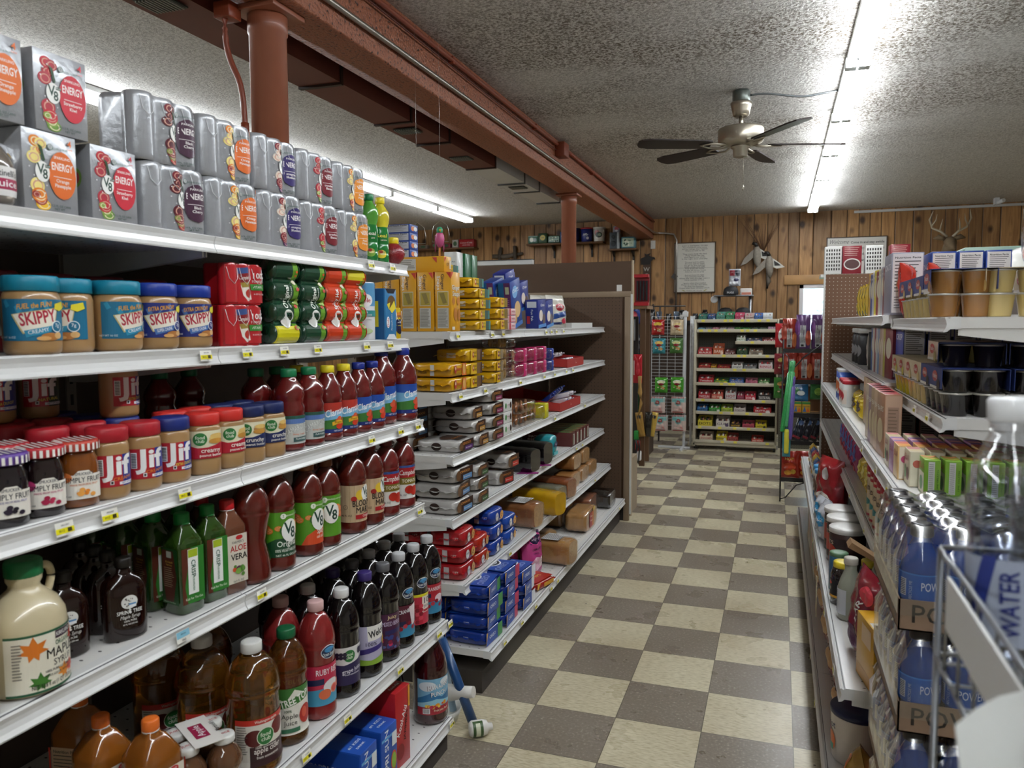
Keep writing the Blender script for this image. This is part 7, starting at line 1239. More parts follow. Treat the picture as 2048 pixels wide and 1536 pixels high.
# hat rack
r=empty('hat_stand',(-.74,10.0,0)); tag(r,'grey metal stand with hats and printed bags behind the candy rack','stand'); gm=mat('8a8c90',.35,metal=.6)
for x in (.03,.40): G().tube([(x,0,0),(x,0,1.76)],.018,gm,n=10).obj('post',r)
G().box(-.03,-.12,1.755,.44,.12,1.77,gm,c=.003).obj('top_tray',r); G().box(.02,-.1,1.5,.41,.1,1.51,gm).obj('tray',r); G().lathe([(.03,-.01),(.045,-.01),(.045,.01),(.03,.01)],WM,n=20,M=Matrix.Translation((-.03,-.02,1.72))@Matrix.Rotation(R(90),4,'X')).obj('hook_ring',r)
def cap_g(c1,c2,txt): 
    g=G().lathe([(.09,0),(.092,.03),(.08,.075),(.05,.10),(.0,.108)],mat(c1,.7),n=24); g.decal([('r',-5,.4,5,5.4,c2),('t',0,2.6,3.2,txt,'e8e8e8',{'w':8})],lambda u,v,e:((.0935+e)*math.cos(R(-90)+u/.093),(.0935+e)*math.sin(R(-90)+u/.093),max(0,v)*.9),step=.012,sc_=.01); return g
bm=G().prism([(-.08,0),(.08,0),(.07,-.07),(0,-.095),(-.07,-.07)],0,.006,mat('1c1c20',.7),axis='z',M=Matrix.Translation((0,-.07,0)))
KCAP=Proto('baseball_cap','cap',[('crown',cap_g('1c1c20','2a2c30','PUGS')),('peak',bm)]); B(KCAP,-.57,9.95,1.775,'black cap reading PUGS on top of the hat stand')
KTOP=hangbag('printed_bag','bag',.14,.21,.08,'b8bcc4',[('e',-1,-6,5,4,'e8eaf0'),('r',-6,2,0,9,'8a1c2c'),('r',0,2,6,9,'1c2030'),('t',-3,6,2,'GA','e0b0b0'),('t',3,6,2,'PREMIUM','d0d0d8',{'w':5}),('e',2,-3,3,2,'4a4a6a')],p=3); B(KTOP,-.53,10.02,1.885,'dark and silver printed bag standing above the PUGS cap')
tag(G().box(-.07,-.05,0,.07,.05,.08,mat('d8d2cc',.5),c=.01).box(-.05,-.06,-.0,.06,-.05,.03,mat('c87a60',.5)).obj('folded_cloth',loc=(-.39,9.98,1.771)),'folded cream and coral cloth on the hat stand','cloth')
for k in range(2): B(KCAP,-.63+k*.21,9.95,1.512,f'dark cap on the lower tray of the hat stand, {ORD[k]} from the left','caps on the lower tray',rz=20*k-30)
# --- black wire rack with bags at the end of the right unit ---
BK=mat('151416',.4,coat=.3)
r=empty('black_wire_rack',(.04,6.45,0)); tag(r,'black wire display rack with bags at the far end of the right unit','rack')
for x,y in ((0,0),(.33,0),(0,.32),(.33,.32)): G().tube([(x,y,0),(x,y,1.3 if y==0 else 1.47)],.006,BK,n=8).obj('post',r)
G().tube([(0,0,.02),(.04,-.02,.04),(.12,0,.14),(.2,0,.17)],.005,BK,n=6).obj('foot_wire',r); G().tube([(.0,-.02,.45),(.02,-.02,1.0),(.15,-.03,1.16),(.33,-.02,1.30)],.006,BK,n=6).obj('diagonal_wire',r)
RB=[.17,.47,.69,.955,1.20]
for z in RB:
    g=G()
    for y in (0,.08,.16,.24,.32): g.tube([(0,y,z),(.33,y,z)],.003,BK,n=5)
    g.box(-.004,-.008,z-.005,.334,-.002,z+.028,BK); g.obj('basket',r)
KPU=hangbag('snack_bag','bag',.105,.29,.055,'5a3a6a',[('r',-2.2,-11,2.2,6,'a8a8a8')]+lines(-1.8,1.8,4.5,14,.9,.2,'6a6a6c')+[('e',-4,4,2,6,'7a4a8a'),('e',4,-4,2,6,'a84a34'),('r',-1.2,-10.5,.8,-9,'1c1c1c')],p=3); KRD=hangbag('snack_bag','bag',.10,.26,.055,'8c2a1c',[('r',-2,-10,2,5,'a8a4a0')]+lines(-1.6,1.6,3.5,13,.9,.2,'6a6a6c')+[('e',-4,2,2,6,'a8402c'),('e',4,-4,2,6,'b86a3c'),('r',-1.2,-9.5,.8,-8,'1c1c1c')],p=3)
for k,(x,kk) in enumerate(((.08,KRD),(.185,KPU),(.30,KPU))): B(kk,x,6.53,1.205,f'{("red","purple","purple")[k]} foil snack bag with grey side strip, top basket, {ORD[k]} from the left','snack bags on the black rack',rz=(8,-6,-10)[k])
for k in range(3):
    B(KRD,.10+k*.10,6.53,.962,f'red foil snack bag with grey side strip, second basket, {ORD[k]} from the left','snack bags on the black rack',rz=(6,-4,-12)[k])
    B(KRD,.11+k*.10,6.62,.962,f'red foil snack bag at the back of the second basket, {ORD[k]} from the left','snack bags on the black rack')
KBLG=hangbag('chip_bag','bag',.17,.15,.05,'2a6a9a',[('e',-2,1,4,3,'3a8a4a'),('e',3,-1,3,2,'e0e8e8'),('t',-1,3,2,'BLAST','e8f0f0',{'w':8})]); B(KBLG,.15,6.55,.80,'blue and green snack bag tilted in the black rack',rx=-16); B(hangbag('chip_bag','bag',.12,.13,.05,'2c7a3c',[('e',0,0,3,3,'8ac04a')]),.31,6.56,.82,'green snack bag at the right of the black rack')
KCRY=cart('crayon_box','box',.06,.04,.085,'d8a82c',[('r',-3,2.4,3,4.2,'3a8a3a'),('t',0,.6,1.4,'CRAYONS','2a5a3a',{'w':5}),('p',[(-2.6,-3.6),(-1,1),(0,-3.6)],'3a6ab0'),('p',[(0,-3.6),(1.4,0),(2.6,-3.6)],'e86a2c')])
for k in range(3): B(KCRY,.09+k*.065,6.50,.72,f'yellow and green crayon box, {ORD[k]} from the left','crayon boxes')
tag(G().box(-.1,-.01,0,.1,.01,.2,mat('7a5638',.6)).obj('cardboard_sheet',loc=(.27,6.62,.72)),'plain brown cardboard sheet standing behind the crayon boxes','cardboard')
for k in range(4): B(hangbag('snack_bag','bag',.09,.2,.04,'1c2230',[('e',-1,5,2,2,'4a6a9a'),('r',-3,-8,3,-6,'8a2a34')],p=3),.14+k*.06,6.52+.02*k,.49,f'dark blue snack bag leaning in the black rack, {ORD[k]} from the left','dark blue snack bags',ry=22,rx=-6)
KRN=hangbag('chip_bag','bag',.15,.22,.09,'a82a18',[('t',0,5,3,'HOT','e8c84a',{'w':7}),('e',0,-1,5,3,'c8441c'),('e',-1,-6,3,2,'e0a03a'),('e',3,-5,2,2,'e0b84a')],p=3)
for k in range(3): B(KRN,.11+k*.12,6.56+.03*k,.175,f'{("red","dark red","grey red")[k]} crisp bag in the lowest basket, {ORD[k]} from the left','crisp bags in the lowest basket',rz=-6+6*k)
# hanging things left of the black rack
r=empty('peg_side_panel',(0.02,8.7,0)); tag(r,'grey peg side panel to the right of the candy rack','panel'); G().box(0,0,.08,.02+.3,.02,1.25,pg).obj('pegboard',r); G().box(0,-.01,.0,.34,.03,.08,CRM).obj('base',r)
KBT=hangbag('jerky_bag','bag',.15,.20,.03,'b01c26',[('e',0,0,5.2,7,'e4e0d8'),('t',0,3.6,1.6,'WILD','2c2424',{'w':5}),('t',0,1.4,2.2,'WALLABY','2c2424',{'w':8}),('e',0,-3,3.6,1.8,'a8303a')],p=5); B(KBT,.05,6.80,1.225,'red licorice bag with white panel hanging left of the black rack')
for k,(z,c,a) in enumerate(((1.0,'8a2430','d8c86a'),(.80,'3c8a34','d8b060'))): B(gummy(c,a,name='gummy_bag'),.045,6.80,z,f'{("dark red","green")[k]} gummy bag hanging under the licorice bag','hanging gummy bags')
KWD=lambda c,L_:G().lathe([(.016,0),(.02,.01),(.02,L_*.82),(.014,L_*.84),(.016,L_*.86),(.016,L_*.98),(.01,L_)],mat(c,.25,coat=.6,noise=.3,nscale=60),n=16,rib=lambda a,z:.10*math.sin(z*400))
for k,(c,x,z,L_,t) in enumerate((('3aa85a',.045,.58,.56,6),('58b878',.07,.62,.52,5),('6a5aa8',.10,.52,.50,2))):
    tag(KWD(c,L_).obj('bubble_wand',loc=(x,6.35,z),rot=(0,R(t),0)),f'tall {("green","pale green","purple")[k]} bubble wand hanging at the left of the black rack','toy','bubble wands')
yw=G().box(-.03,-.008,0,.03,.008,.26,mat('3c8a9a',.4),c=.004); yw.lathe([(.016,.03),(.018,.04),(.018,.2),(.014,.22)],mat('e0d84a',.3),n=14,O=(0,-.02,0)); tag(yw.obj('toy_card',loc=(.078,6.36,.38)),'yellow toy tube on a teal card below the wands','toy')
tag(G().tube([(.045,6.4,1.2),(.08,6.37,1.16),(.08,6.37,.4)],.004,BK,n=6).obj('strip_hanger'),'black clip strip that carries the bubble wands','hanger')
# --- wall decoration ---
WD=mat('6b4a2c',.6,noise=.2,nscale=10); IR=mat('1c1a18',.5)
def wall_shelf(x0,x1,z,lab,br):
    r=empty('wall_shelf',(x0,WY,z)); tag(r,lab,'shelf'); G().box(0,-.2,-.025,x1-x0,0,0,WD,c=.003).obj('board',r)
    for b in br: G().prism([(0,0),(-.15,0),(-.13,-.02),(-.03,-.08),(-.02,-.18),(0,-.18)],b-.012,b+.012,IR,axis='x',M=Matrix.Translation((0,0,-.026))).obj('bracket',r)
wall_shelf(-5.72,-4.38,2.59,'long wooden wall shelf with red tin on the far left',[.25,1.02]); wall_shelf(-3.55,-2.40,2.60,'wooden wall shelf with buckets behind the far column',[.38,.95]); wall_shelf(-2.33,-1.92,2.485,'short wooden wall shelf with speaker and lunch box',[.06,.34])
KTIN=cart('tin_box','tin',.25,.13,.12,'a81c24',[('t',0,.6,3,'Coca-Cola','f0e8e8',{'w':20,'sh':.3}),('t',0,-3,1.6,'DRINK COLD','f0e8e8',{'w':12})],c=.01); B(KTIN,-4.52,WY-.11,2.591,'red soda tin box on the left wall shelf')
for k,(x,c,w_,h_) in enumerate(((-4.71,'c8c0b8',.10,.12),(-4.86,'8a2c3a',.14,.07),(-5.05,'7a4a3a',.12,.09),(-5.25,'8a7a6a',.14,.06),(-5.5,'5a5a4a',.15,.08))): B(cart('tin_box','tin',w_,.1,h_,c,[('e',0,0,w_*30,h_*30,'4a6a4a')],c=.008),x,WY-.11,2.591,f'small {cname(c)} tin on the left wall shelf, {ORD[k]} from the red soda tin','small tins on the wall shelf')
KLB=cart('lunch_box','lunch box',.16,.1,.12,'5a8a78',[('e',-2,0,3,3.4,'c8d0b8'),('e',3,0,2.6,3,'3a5a4a'),('r',-7,4.4,7,5.4,'8ab0a0')],c=.02)
for k,(x,kk,lb) in enumerate(((-3.46,KLB,'teal lunch box at the left end of the middle wall shelf'),(-3.31,cart('lunch_box','lunch box',.14,.1,.15,'1f4a24',[('e',0,1,4,4,'c8b83a'),('t',0,1,2,'DEER','1f4a24')],c=.01),'dark green tin lunch box with yellow emblem'),(-3.14,cart('lunch_box','lunch box',.18,.1,.11,'4a7a68',[('r',-8,-4,8,4,'88a898')]+splash(0,0,14,(7,3),['2a4a3a','c8d8c0','3a6a7a'],5,(.8,1.4)),c=.02),'patterned green lunch box left of the column'))): B(kk,x,WY-.11,2.601,lb)
def bucket(c,rim,its): return Proto('bucket','bucket',[('bucket_body',G().lathe([(.07,0),(.074,.004),(.086,.185)],mat(c,.35),n=32)),('rim',G().lathe([(.088,.18),(.09,.185),(.09,.2),(.084,.2)],mat(rim,.35),n=32)),('label',G().decal(its,cyl_fn(lambda z:.0748+z*.065,.09),step=.012,sc_=.01,eps=.0006))])
B(bucket('26307a','b02a2c',[('t',0,1,4,'Jiffy','e8e8f0',{'w':9,'sh':.2}),('e',3,-4,2,2,'d8d8e8')]),-2.655,WY-.12,2.601,'blue bucket with red rim on the middle wall shelf'); B(bucket('d8d6d0','e0ded8',[('e',-2,3,4,4,'b87a7a'),('e',1,0,5,4,'2a3a34'),('e',2,0,2.4,2,'8aa08a')]),-2.47,WY-.12,2.601,'white bucket with dark picture on the middle wall shelf'); B(bucket('1c2250','1c2250',[]),-2.84,WY-.12,2.601,'dark navy bucket partly behind the column'); B(cart('tin_box','tin',.09,.09,.16,'2a5a9a',[('e',0,2,3,3,'8ab0d8')],c=.01),-3.0,WY-.11,2.601,'tall blue tin left of the column')
r=empty('speaker_box',(-2.235,WY-.11,2.486)); tag(r,'dark grey loudspeaker with light side on the short wall shelf','speaker'); G().box(-.07,-.08,0,.035,.08,.23,mat('4a5258',.5),c=.004).box(.035,-.08,0,.07,.08,.23,mat('a8b0b4',.4),c=.004).obj('cabinet',r)
for z,s in ((.07,.038),(.165,.026)): G().lathe([(.0,.004),(s*.5,.0),(s*.9,.006),(s,.003),(s,0)],mat('2c3236',.5),n=24,M=Matrix.Translation((-.018,-.081,z))@Matrix.Rotation(R(90),4,'X')).obj('cone',r)
B(cart('lunch_box','lunch box',.21,.11,.165,'5a8a94',[('r',-8,-6,8,6,'b8c8b0')]+splash(0,0,20,(6,4),['2a4a3a','4a6a3a','e8e8d8','3a3a2c'],9,(.7,1.4)),c=.02),-2.045,WY-.11,2.486,'blue green picture lunch box beside the speaker')
B(cart('tin_box','tin',.10,.08,.09,'8a8a9a',[('e',0,1,3,2.4,'a83a44'),('e',0,-2,2,1.4,'d8d8e0')],c=.01),-2.215,WY-.11,2.718,'small printed tin on top of the loudspeaker')
def plank_text(lines_,w,h,size,dv,top,col='4a4a46'): return [('t',0,top-i*dv,size,t,col,{'w':w*wf}) for i,(t,wf) in enumerate(lines_) if t]
r=empty('framed_sign',(-1.13,WY-.005,2.20)); tag(r,'large white framed sign with many lines of grey writing on the pine wall','sign')
fm=mat('5a4632',.5)
G().box(-.275,-.03,-.34,.275,0,.34,mat('d6d3c8',.5)).obj('board',r); g=G()
for a in ((-.285,-.035,-.35,.285,-.005,-.337),(-.285,-.035,.337,.285,-.005,.35),(-.285,-.035,-.35,-.272,-.005,.35),(.272,-.035,-.35,.285,-.005,.35)): g.box(*a,fm)
g.obj('frame',r)
T_=[('JUST A GENERAL STORE',.8),('And Campbell came home',.75),('All the things that happen',.8),('Want to visit to do',.6),('',0),('They must study the land',.75),('They watch the sky',.6),('And figure out when',.65),('Is the right time and why',.8),('',0),('To sow and to plant',.6),('To hoe and to seed',.6),('To go to the market',.65),('With cattle and milk',.65),('They know the books',.6),('To pay all those loans',.7),('And try not to pray',.6),('',0),('And you know the hens',.6),('That someone must do',.6),('When the cow the pigs need it',.95),('Have a golden or two',.6),('',0),('I guess when that needed',.7),('Point to rise for the farm',.8),('So they run between',.6),('I hope that their dreams work',.95)]
G().decal(plank_text(T_,44,64,2.3,2.25,30,'6a6862')+[('r',-27,-.6,27,-.3,'7a766c'),('p',[(-18,-30.5),(-14,-33),(-12,-32.6),(-15,-31)],'a8a060'),('p',[(18,-30.5),(14,-33),(12,-32.6),(15,-31)],'a8a060'),('t',0,-32,1.8,'Author: Br. Ansele','7a766c',{'w':22})],plane_fn((0,-.0305,0),(1,0,0),(0,0,1)),sc_=.01,eps=.0006).obj('lettering',r)
tag(G().box(-.035,-.012,-.035,.035,-.006,.035,mat('3a3634',.5)).obj('small_plaque',loc=(-1.405,WY-.035,2.08),rot=(0,R(40),0)),'small dark diamond plaque at the left edge of the big sign','plaque')
r=empty('welcome_sign',(.94,WY-.004,2.30)); tag(r,'white framed welcome sign in script on the pine wall above the window','sign')
G().box(-.355,-.03,-.235,.355,0,.235,mat('d6d3cc',.5)).obj('board',r); g=G()
for a in ((-.365,-.035,-.245,.365,-.004,-.233),(-.365,-.035,.233,.365,-.004,.245),(-.365,-.035,-.245,-.353,-.004,.245),(.353,-.035,-.245,.365,-.004,.245)): g.box(*a,mat('4a3c30',.5))
g.obj('frame',r)
G().decal([('t',-21,18,8,'Welcome','3a3a38',{'w':24,'sh':.5,'b':-.005}),('t',13,17,4.4,'Come in and stay awhile','3a3a38',{'w':40}),('t',0,9.5,4.4,'Leave all of your worries at the door for this','3a3a38',{'w':66}),('t',0,2,4.4,'is a place of peace. A place to gather','3a3a38',{'w':64}),('t',0,-6,4.4,'with family and friends and be at home','3a3a38',{'w':64})],plane_fn((0,-.0305,0),(1,0,0),(0,0,1)),sc_=.01,eps=.0006).obj('lettering',r)
r=empty('welcome_post_sign',(-1.80,WY-.01,2.06)); tag(r,'narrow vertical wooden sign reading WELC with a moose on top','sign')
G().box(-.05,-.02,-.32,.05,0,.20,mat('4a3424',.6,noise=.2)).obj('plank',r); G().decal([('t',0,13-i*9,8,c,'b8b4a8') for i,c in enumerate('WELCO')],plane_fn((0,-.0205,0),(1,0,0),(0,0,1)),sc_=.01).obj('lettering',r)
G().prism([(-.08,.2),(.0,.2),(.05,.2),(.06,.24),(.09,.27),(.12,.27),(.11,.30),(.06,.31),(.03,.33),(.06,.36),(.0,.34),(-.03,.36),(-.02,.31),(-.08,.29)],-.03,-.015,mat('221c18',.6)).obj('moose_cutout',r)
tag(G().box(-.033,-.012,-.058,.033,0,.058,mat('d8d4cc',.4),c=.003).box(-.006,-.018,-.012,.006,-.012,.012,mat('e4e0d8',.4)).obj('light_switch',loc=(-1.715,WY,2.54)),'white light switch plate below the beam end','switch')
# flying ducks with reeds
r=empty('mounted_ducks',(-.22,WY-.03,2.33)); tag(r,'two mounted flying ducks with tall dry reeds on the pine wall','taxidermy')
dg=mat('8a8276',.7,noise=.3,nscale=40); dd=mat('221f1c',.5); wh=mat('c9c6bc',.7)
rn=random.Random(4)
for i in range(12):
    a=R(rn.choice([-32,-24,-14,-4,6,16,24])+rn.uniform(-5,5)); L_=rn.uniform(.3,.6); G().tube([(0,-.02,.05),(math.sin(a)*L_*.5,-.03,.05+math.cos(a)*L_*.5),(math.sin(a)*L_*1.05,-.02,.05+math.cos(a)*L_)],[.004,.004,.001],mat('5a3c24',.7),n=5).obj('reed',r)
def duck(par,ox,oz,flip):
    f=-1 if flip else 1
    b=empty('duck',(ox,-.08,oz)); b.parent=par; b.empty_display_size=.02
    G().tube([(-.0,0,.10),(0,0,.05),(.0,0,-.02),(0.01,0,-.12),(.02,0,-.20)],[.02,.045,.055,.045,.01],dg,n=14).obj('body',b); G().tube([(0,0,.09),(-.02*f,-.01,.13),(-.06*f,-.01,.14)],[.025,.026,.02],dd,n=10).obj('head',b)
    G().prism([(0,.08),(-.06,.04),(-.16,-.06),(-.21,-.16),(-.13,-.13),(-.04,-.05)],-.02,-.008,dg,M=Matrix.Scale(f,4,(1,0,0)) if f<0 else None).obj('wing',b); G().prism([(0,.08),(.06,.05),(.13,-.0),(.20,-.06),(.10,-.08),(.02,-.04)],.0,.012,wh if not flip else dg,M=Matrix.Scale(f,4,(1,0,0)) if f<0 else None).obj('wing',b); G().prism([(.06,.03),(.12,-.01),(.15,-.04),(.07,-.04)],-.004,.0,dd,M=Matrix.Scale(f,4,(1,0,0)) if f<0 else None).obj('wing_patch',b)
duck(r,-.08,.03,False); duck(r,.08,-.10,False)
G().tube([(.06,-.05,-.2),(.08,-.05,-.35),(.06,-.04,-.44)],[.02,.03,.015],mat('6a6258',.7),n=8).obj('tail_feathers',r)
# deer heads
an=mat('b8ac94',.6); hide=mat('7a6850',.8,noise=.2,nscale=30)
def deer(x,z,s,lab):
    r=empty('deer_head_mount',(x,WY-.02,z)); r.scale=(s,)*3; tag(r,lab,'taxidermy')
    G().tube([(0,0,-.30),(0,-.10,-.22),(0,-.18,-.10),(0,-.24,-.02)],[.13,.10,.075,.065],hide,n=18).obj('neck',r); G().tube([(0,-.20,0),(0,-.28,-.02),(0,-.36,-.07),(0,-.42,-.10)],[.065,.07,.045,.03],hide,n=16).obj('head',r)
    for q in (-1,1):
        G().tube([(q*.05,-.22,.03),(q*.12,-.2,.06),(q*.18,-.18,.045)],[.02,.035,.005],hide,n=10).obj('ear',r)
        G().tube([(q*.03,-.22,.06),(q*.10,-.2,.13),(q*.19,-.16,.18),(q*.23,-.2,.28),(q*.20,-.26,.38)],[.016,.015,.013,.011,.003],an,n=8).tube([(q*.11,-.2,.14),(q*.10,-.24,.22),(q*.09,-.25,.28)],[.011,.008,.002],an,n=6).tube([(q*.2,-.17,.20),(q*.16,-.22,.27),(q*.15,-.23,.34)],[.011,.008,.002],an,n=6).obj('antler',r)
deer(1.98,2.42,1.0,'mounted deer head with antlers on the back wall above the paper towels'); 
# driftwood cross piece
g=G().tube([(-.24,-.03,.0),(-.05,-.04,-.01),(.1,-.03,.01),(.24,-.03,.03)],[.03,.035,.03,.02],mat('6a6258',.8,noise=.3),n=10).tube([(-.12,-.05,-.15),(-.12,-.06,.0),(-.10,-.05,.13)],[.03,.03,.025],mat('5c5248',.8,noise=.3),n=10).tube([(.12,-.05,-.16),(.13,-.06,0),(.12,-.05,.14)],[.03,.035,.03],mat('5c5248',.8,noise=.3),n=10)
tag(g.obj('driftwood_rack',loc=(-3.9,WY,2.45)),'rough driftwood rack on the pine wall above the partition','wall decor')
# ---------------- stock on the right unit (fronts face -x) ----------------
def Q(kind,x,y,z,label,group=None,rz=0,**k): return kind.put((x,y,z),-90+rz,label,group,**k)
zn,zf=ZR,ZRF
# pudding cup packs
def cups(c,sl,lid='8a8a86',n=2,tiers=2,word='Snack',sleeve=True,blister='c8c4be'):
    r0,r1,h=.026,.034,.057; parts=[]; cm=mat(c,.22,coat=.5,trans=.05); lm=mat('b9b5ac',.3,metal=.3)
    W=n*.07
    for t in range(tiers):
        for i in range(n):
            for j in range(2):
                x=-W/2+.07*(i+.5); y=-.035+.07*j
                pr=[(r0,0),(r0+.001,.003),(r1,h-.004),(r1+.003,h-.003),(r1+.003,h),(r1-.002,h+.0005)]
                parts.append(('pudding_cup',G().lathe(pr,cm,n=22,O=(x,y,t*(h+.001)),mats=[None,None,lm,lm,lm])))
    H=tiers*(h+.001)
    if sleeve:
        g=G(); s=mat(sl,.4); z0=H-h-.002 if tiers>1 else 0; z1=H+.0022
        g.box(-W/2-.004,-.0735,z0+.01,W/2+.004,-.0720,z1,s); g.box(-W/2-.004,.0720,z0+.01,W/2+.004,.0735,z1,s); g.box(-W/2-.004,-.0735,z1-.0015,W/2+.004,.0735,z1,s); g.box(-W/2-.004,-.0735,z0+.0,W/2+.004,.0735,z0+.0015,mat('8f8a80',.4)) if False else None
        g.decal([('e',-1,.8,3.4,1.4,'b83a34'),('t',-1,.8,1.5,word,'f0ece8',{'w':5}),('e',3.5,-1.2,1.8,1.4,c),('r',-6.8,-2.4,2,-1.7,'dcd8d0')],plane_fn((0,-.0738,(z0+z1)/2),(1,0,0),(0,0,1)),sc_=.01,eps=.0003)
        parts.append(('card_sleeve',g))
    return Proto('pudding_pack','pudding pack',parts)
KPB=cups('a8763c','2a3c7c'); KPY=cups('d8c07c','c8b898'); KPV=cups('d8c07c','2a3c7c'); KCH=cups('2c1c18','2c3c74',word='Pudding'); KLM=cups('c8bc2c','b8a884',word='Lemon')
z=zn[0]
KPB1=cups('a8763c','2a3c7c',n=1); KPY1=cups('d8c07c','c8b898',n=1)
Q(KPB1,.425,2.185,z,'brown butterscotch pudding cup pack at the near corner of the top shelf','pudding packs on the top shelf')
Q(KPB,.455,2.345,z,'brown pudding cup pack behind the corner one','pudding packs on the top shelf'); 
for k in range(3): Q(KPV,.455,2.51+k*.15,z,f'yellow pudding cup pack with blue sleeve, {ORD[k]} behind the brown ones','pudding packs on the top shelf')
Q(KPY1,.545,2.185,z,'pale yellow pudding cup pack right of the brown corner one','pudding packs on the top shelf'); Q(KPY,.67,2.34,z,'pale yellow pudding cup pack in the second row','pudding packs on the top shelf'); Q(KPY,.76-.0,2.21,z,'pale yellow pudding cup pack furthest right at the shelf end','pudding packs on the top shelf') if False else None
KRB=hangbag('candy_bag','bag',.11,.19,.05,'c83a2c',[('e',0,2,3.6,3,'e89a3a'),('t',0,4,1.8,'SOUR','f0e8e0',{'w':6}),('e',0,-5,4,2.4,'b81c24'),('e',0,-4.6,2.4,1.2,'3a8ac0')]); 
for k in range(2): Q(KRB,.43+.09*k,2.97+.02*k,z,f'red and orange sweet bag standing at the front, {("left","right")[k]}','red sweet bags on the top shelf',rz=-30,rx=6)
z=zf[0]
KNF=cart('cereal_box','box',.19,.075,.215,'24408c',[('t',0,6,3,'OATS','f0f0f0',{'w':14}),('e',0,-2,6,5,'d8b070')],side=[('r',-3.4,-10.2,3.4,10.2,'dcd6d2')]+nutrition(-3.2,-1.5,3.2,10,bg='dcd6d2')+[('t',0,-8.6,.7,'INGREDIENTS','a83a44'),('r',1.2,-8,2.4,-6.8,'2c2c2c')])
Q(cart('cereal_box','box',.19,.10,.215,'8a8a9a',[('t',0,6,3,'OATS','f0f0f0',{'w':14})],side=nutrition(-4.7,-10,4.7,10.4,bg='dcd8d8')),.418,3.08,z,'white panelled cereal box standing at the front left of the top shelf')
for k in range(3): Q(KNF,.53+k*.082,3.06+.03,z,f'snack box turned with its nutrition panel towards the aisle end, {ORD[k]} from the left','boxes with nutrition panels on the top shelf',rz=0)
cl=['2c3c7c','d0a83c','7c2c2c','a8a8b0','c8c4b0','8c3040','d8c83c','b8b8c0','3a4a8a','c89a3c']
for k in range(10):
    h_=.20-.004*(k%3); kk=cart('pudding_mix_box','box',.11,.028,h_,cl[k],[('r',-5,-9,5,9,cl[k]),('e',0,2,4,4,'d8d0b8'),('t',0,7,1.6,'MIX','f0f0e8',{'w':6})],side=[('r',-1.1,-9,1.1,9,'c9c4b8'),('t',0,3,1.4,'PUDDING','6a4a3a',{'rot':90,'w':8})]+lines(-.8,.8,-2,8,.7,.15,'7a766c')) if k<5 or True else None
    Q(kk,.415,3.26+k*.075,z,f'slim upright {cname(cl[k])} box, {ORD[k]} in the row running to the pegboard','slim boxes on the top shelf',rz=4)
KCS=hangbag('snack_bag','bag',.12,.16,.05,'c8a83c',[('e',0,2,4,3,'3a5a34'),('e',1,-4,3,3,'d8c83c'),('r',-4,-7,4,-5,'2a6a8a')])
for k in range(4): Q(KCS,.42,4.08+k*.13,z,f'yellow and green printed bag near the pegboard, {ORD[k]} from the near side','yellow bags near the pegboard',rz=-20)
# upper stock on the other side of the gondola
shelf(None,1.36,2.1,5.75,1.50,.50,-1,'white rear shelf of the right unit facing the next aisle',perf=False)
tag(G().prism([(.0,0),(.62,0),(.62,.10),(.30,.14),(0,.04)],-.003,.003,SHM).obj('shelf_divider',loc=(.80,2.75,1.53)),'white sloping shelf divider under the sponge boxes','divider')
KCUP=Proto('red_cup_pack','cup pack',[('cup_stack',G().lathe([(.033,0),(.036,.002),(.046,.10),(.048,.101),(.046,.104),(.047,.115),(.049,.116),(.047,.119),(.048,.13),(.050,.131),(.048,.134),(.049,.145),(.051,.146),(.049,.149),(.05,.16),(.052,.161)],mat('a81c2c',.3,coat=.4),n=28)),('clear_bag',softbox(.12,.12,.21,clear('f8eef2',.14,.08,.3),e=4,amp=.008))])
KCUP2=Proto('red_tub_pack','cup pack',[('tub',G().box(-.09,-.06,0,.09,.06,.075,mat('8c1a24',.25,coat=.5),c=.012)),('clear_bag',softbox(.2,.14,.085,clear('f8e4e8',.14,.08,.3),e=5,amp=.006))])
J=cups('a81c24','c87a6a',n=2,tiers=2,word='Gelatin')
Q(J,.635,2.13+.0,zn[0]+.118,'red gelatin cup pack stacked at the right picture edge') ; 
for i,(x,y,zz) in enumerate(((.66,2.34,.12),(.76,2.36,.12),(.70,2.36,.30),(.80,2.40,.31),(.62,2.40,.27+.0))):
    if i<4: KCUP.put((x,y,zn[0]+zz),0,f'clear bag of red plastic cups, {("left front","right front","left upper","right upper")[i]}','bags of red cups')
KPT=Proto('paper_towel_pack','paper towel pack',[('wrapped_rolls',softbox(.32,.22,.27,mat('d9d8d2',.3,coat=.5,noise=.05),e=5,amp=.006)),('front_print',G().decal([('r',-10,-4,-3,6,'d8702c'),('r',2,5,14,11,'a8242c'),('e',4.5,8,2,2,'f0ece8'),('t',4.5,8,3,'6','a8242c'),('t',10.5,9,2,'GIANT','f0ece8',{'w':7}),('t',10.5,6.8,2,'ROLLS','f0ece8',{'w':7})],plane_fn((0,-.116,.14),(1,0,0),(0,0,1)),sc_=.01,eps=.0006))])
for k,(y) in enumerate((3.3,3.7,4.1)): KPT.put((1.14,y,1.505),-0 if k==0 else 0,f'white paper towel pack with orange print, {ORD[k]} from the near side','paper towel packs')
B(cart('carton_case','carton',.5,.3,.30,'8fa89a',[('e',0,4,12,6,'c8d8d0')],side=[('r',-14,-14,14,14,'2f6a3c')],c=.004),1.12,4.55,1.505,'large pale green carton behind the paper towels')
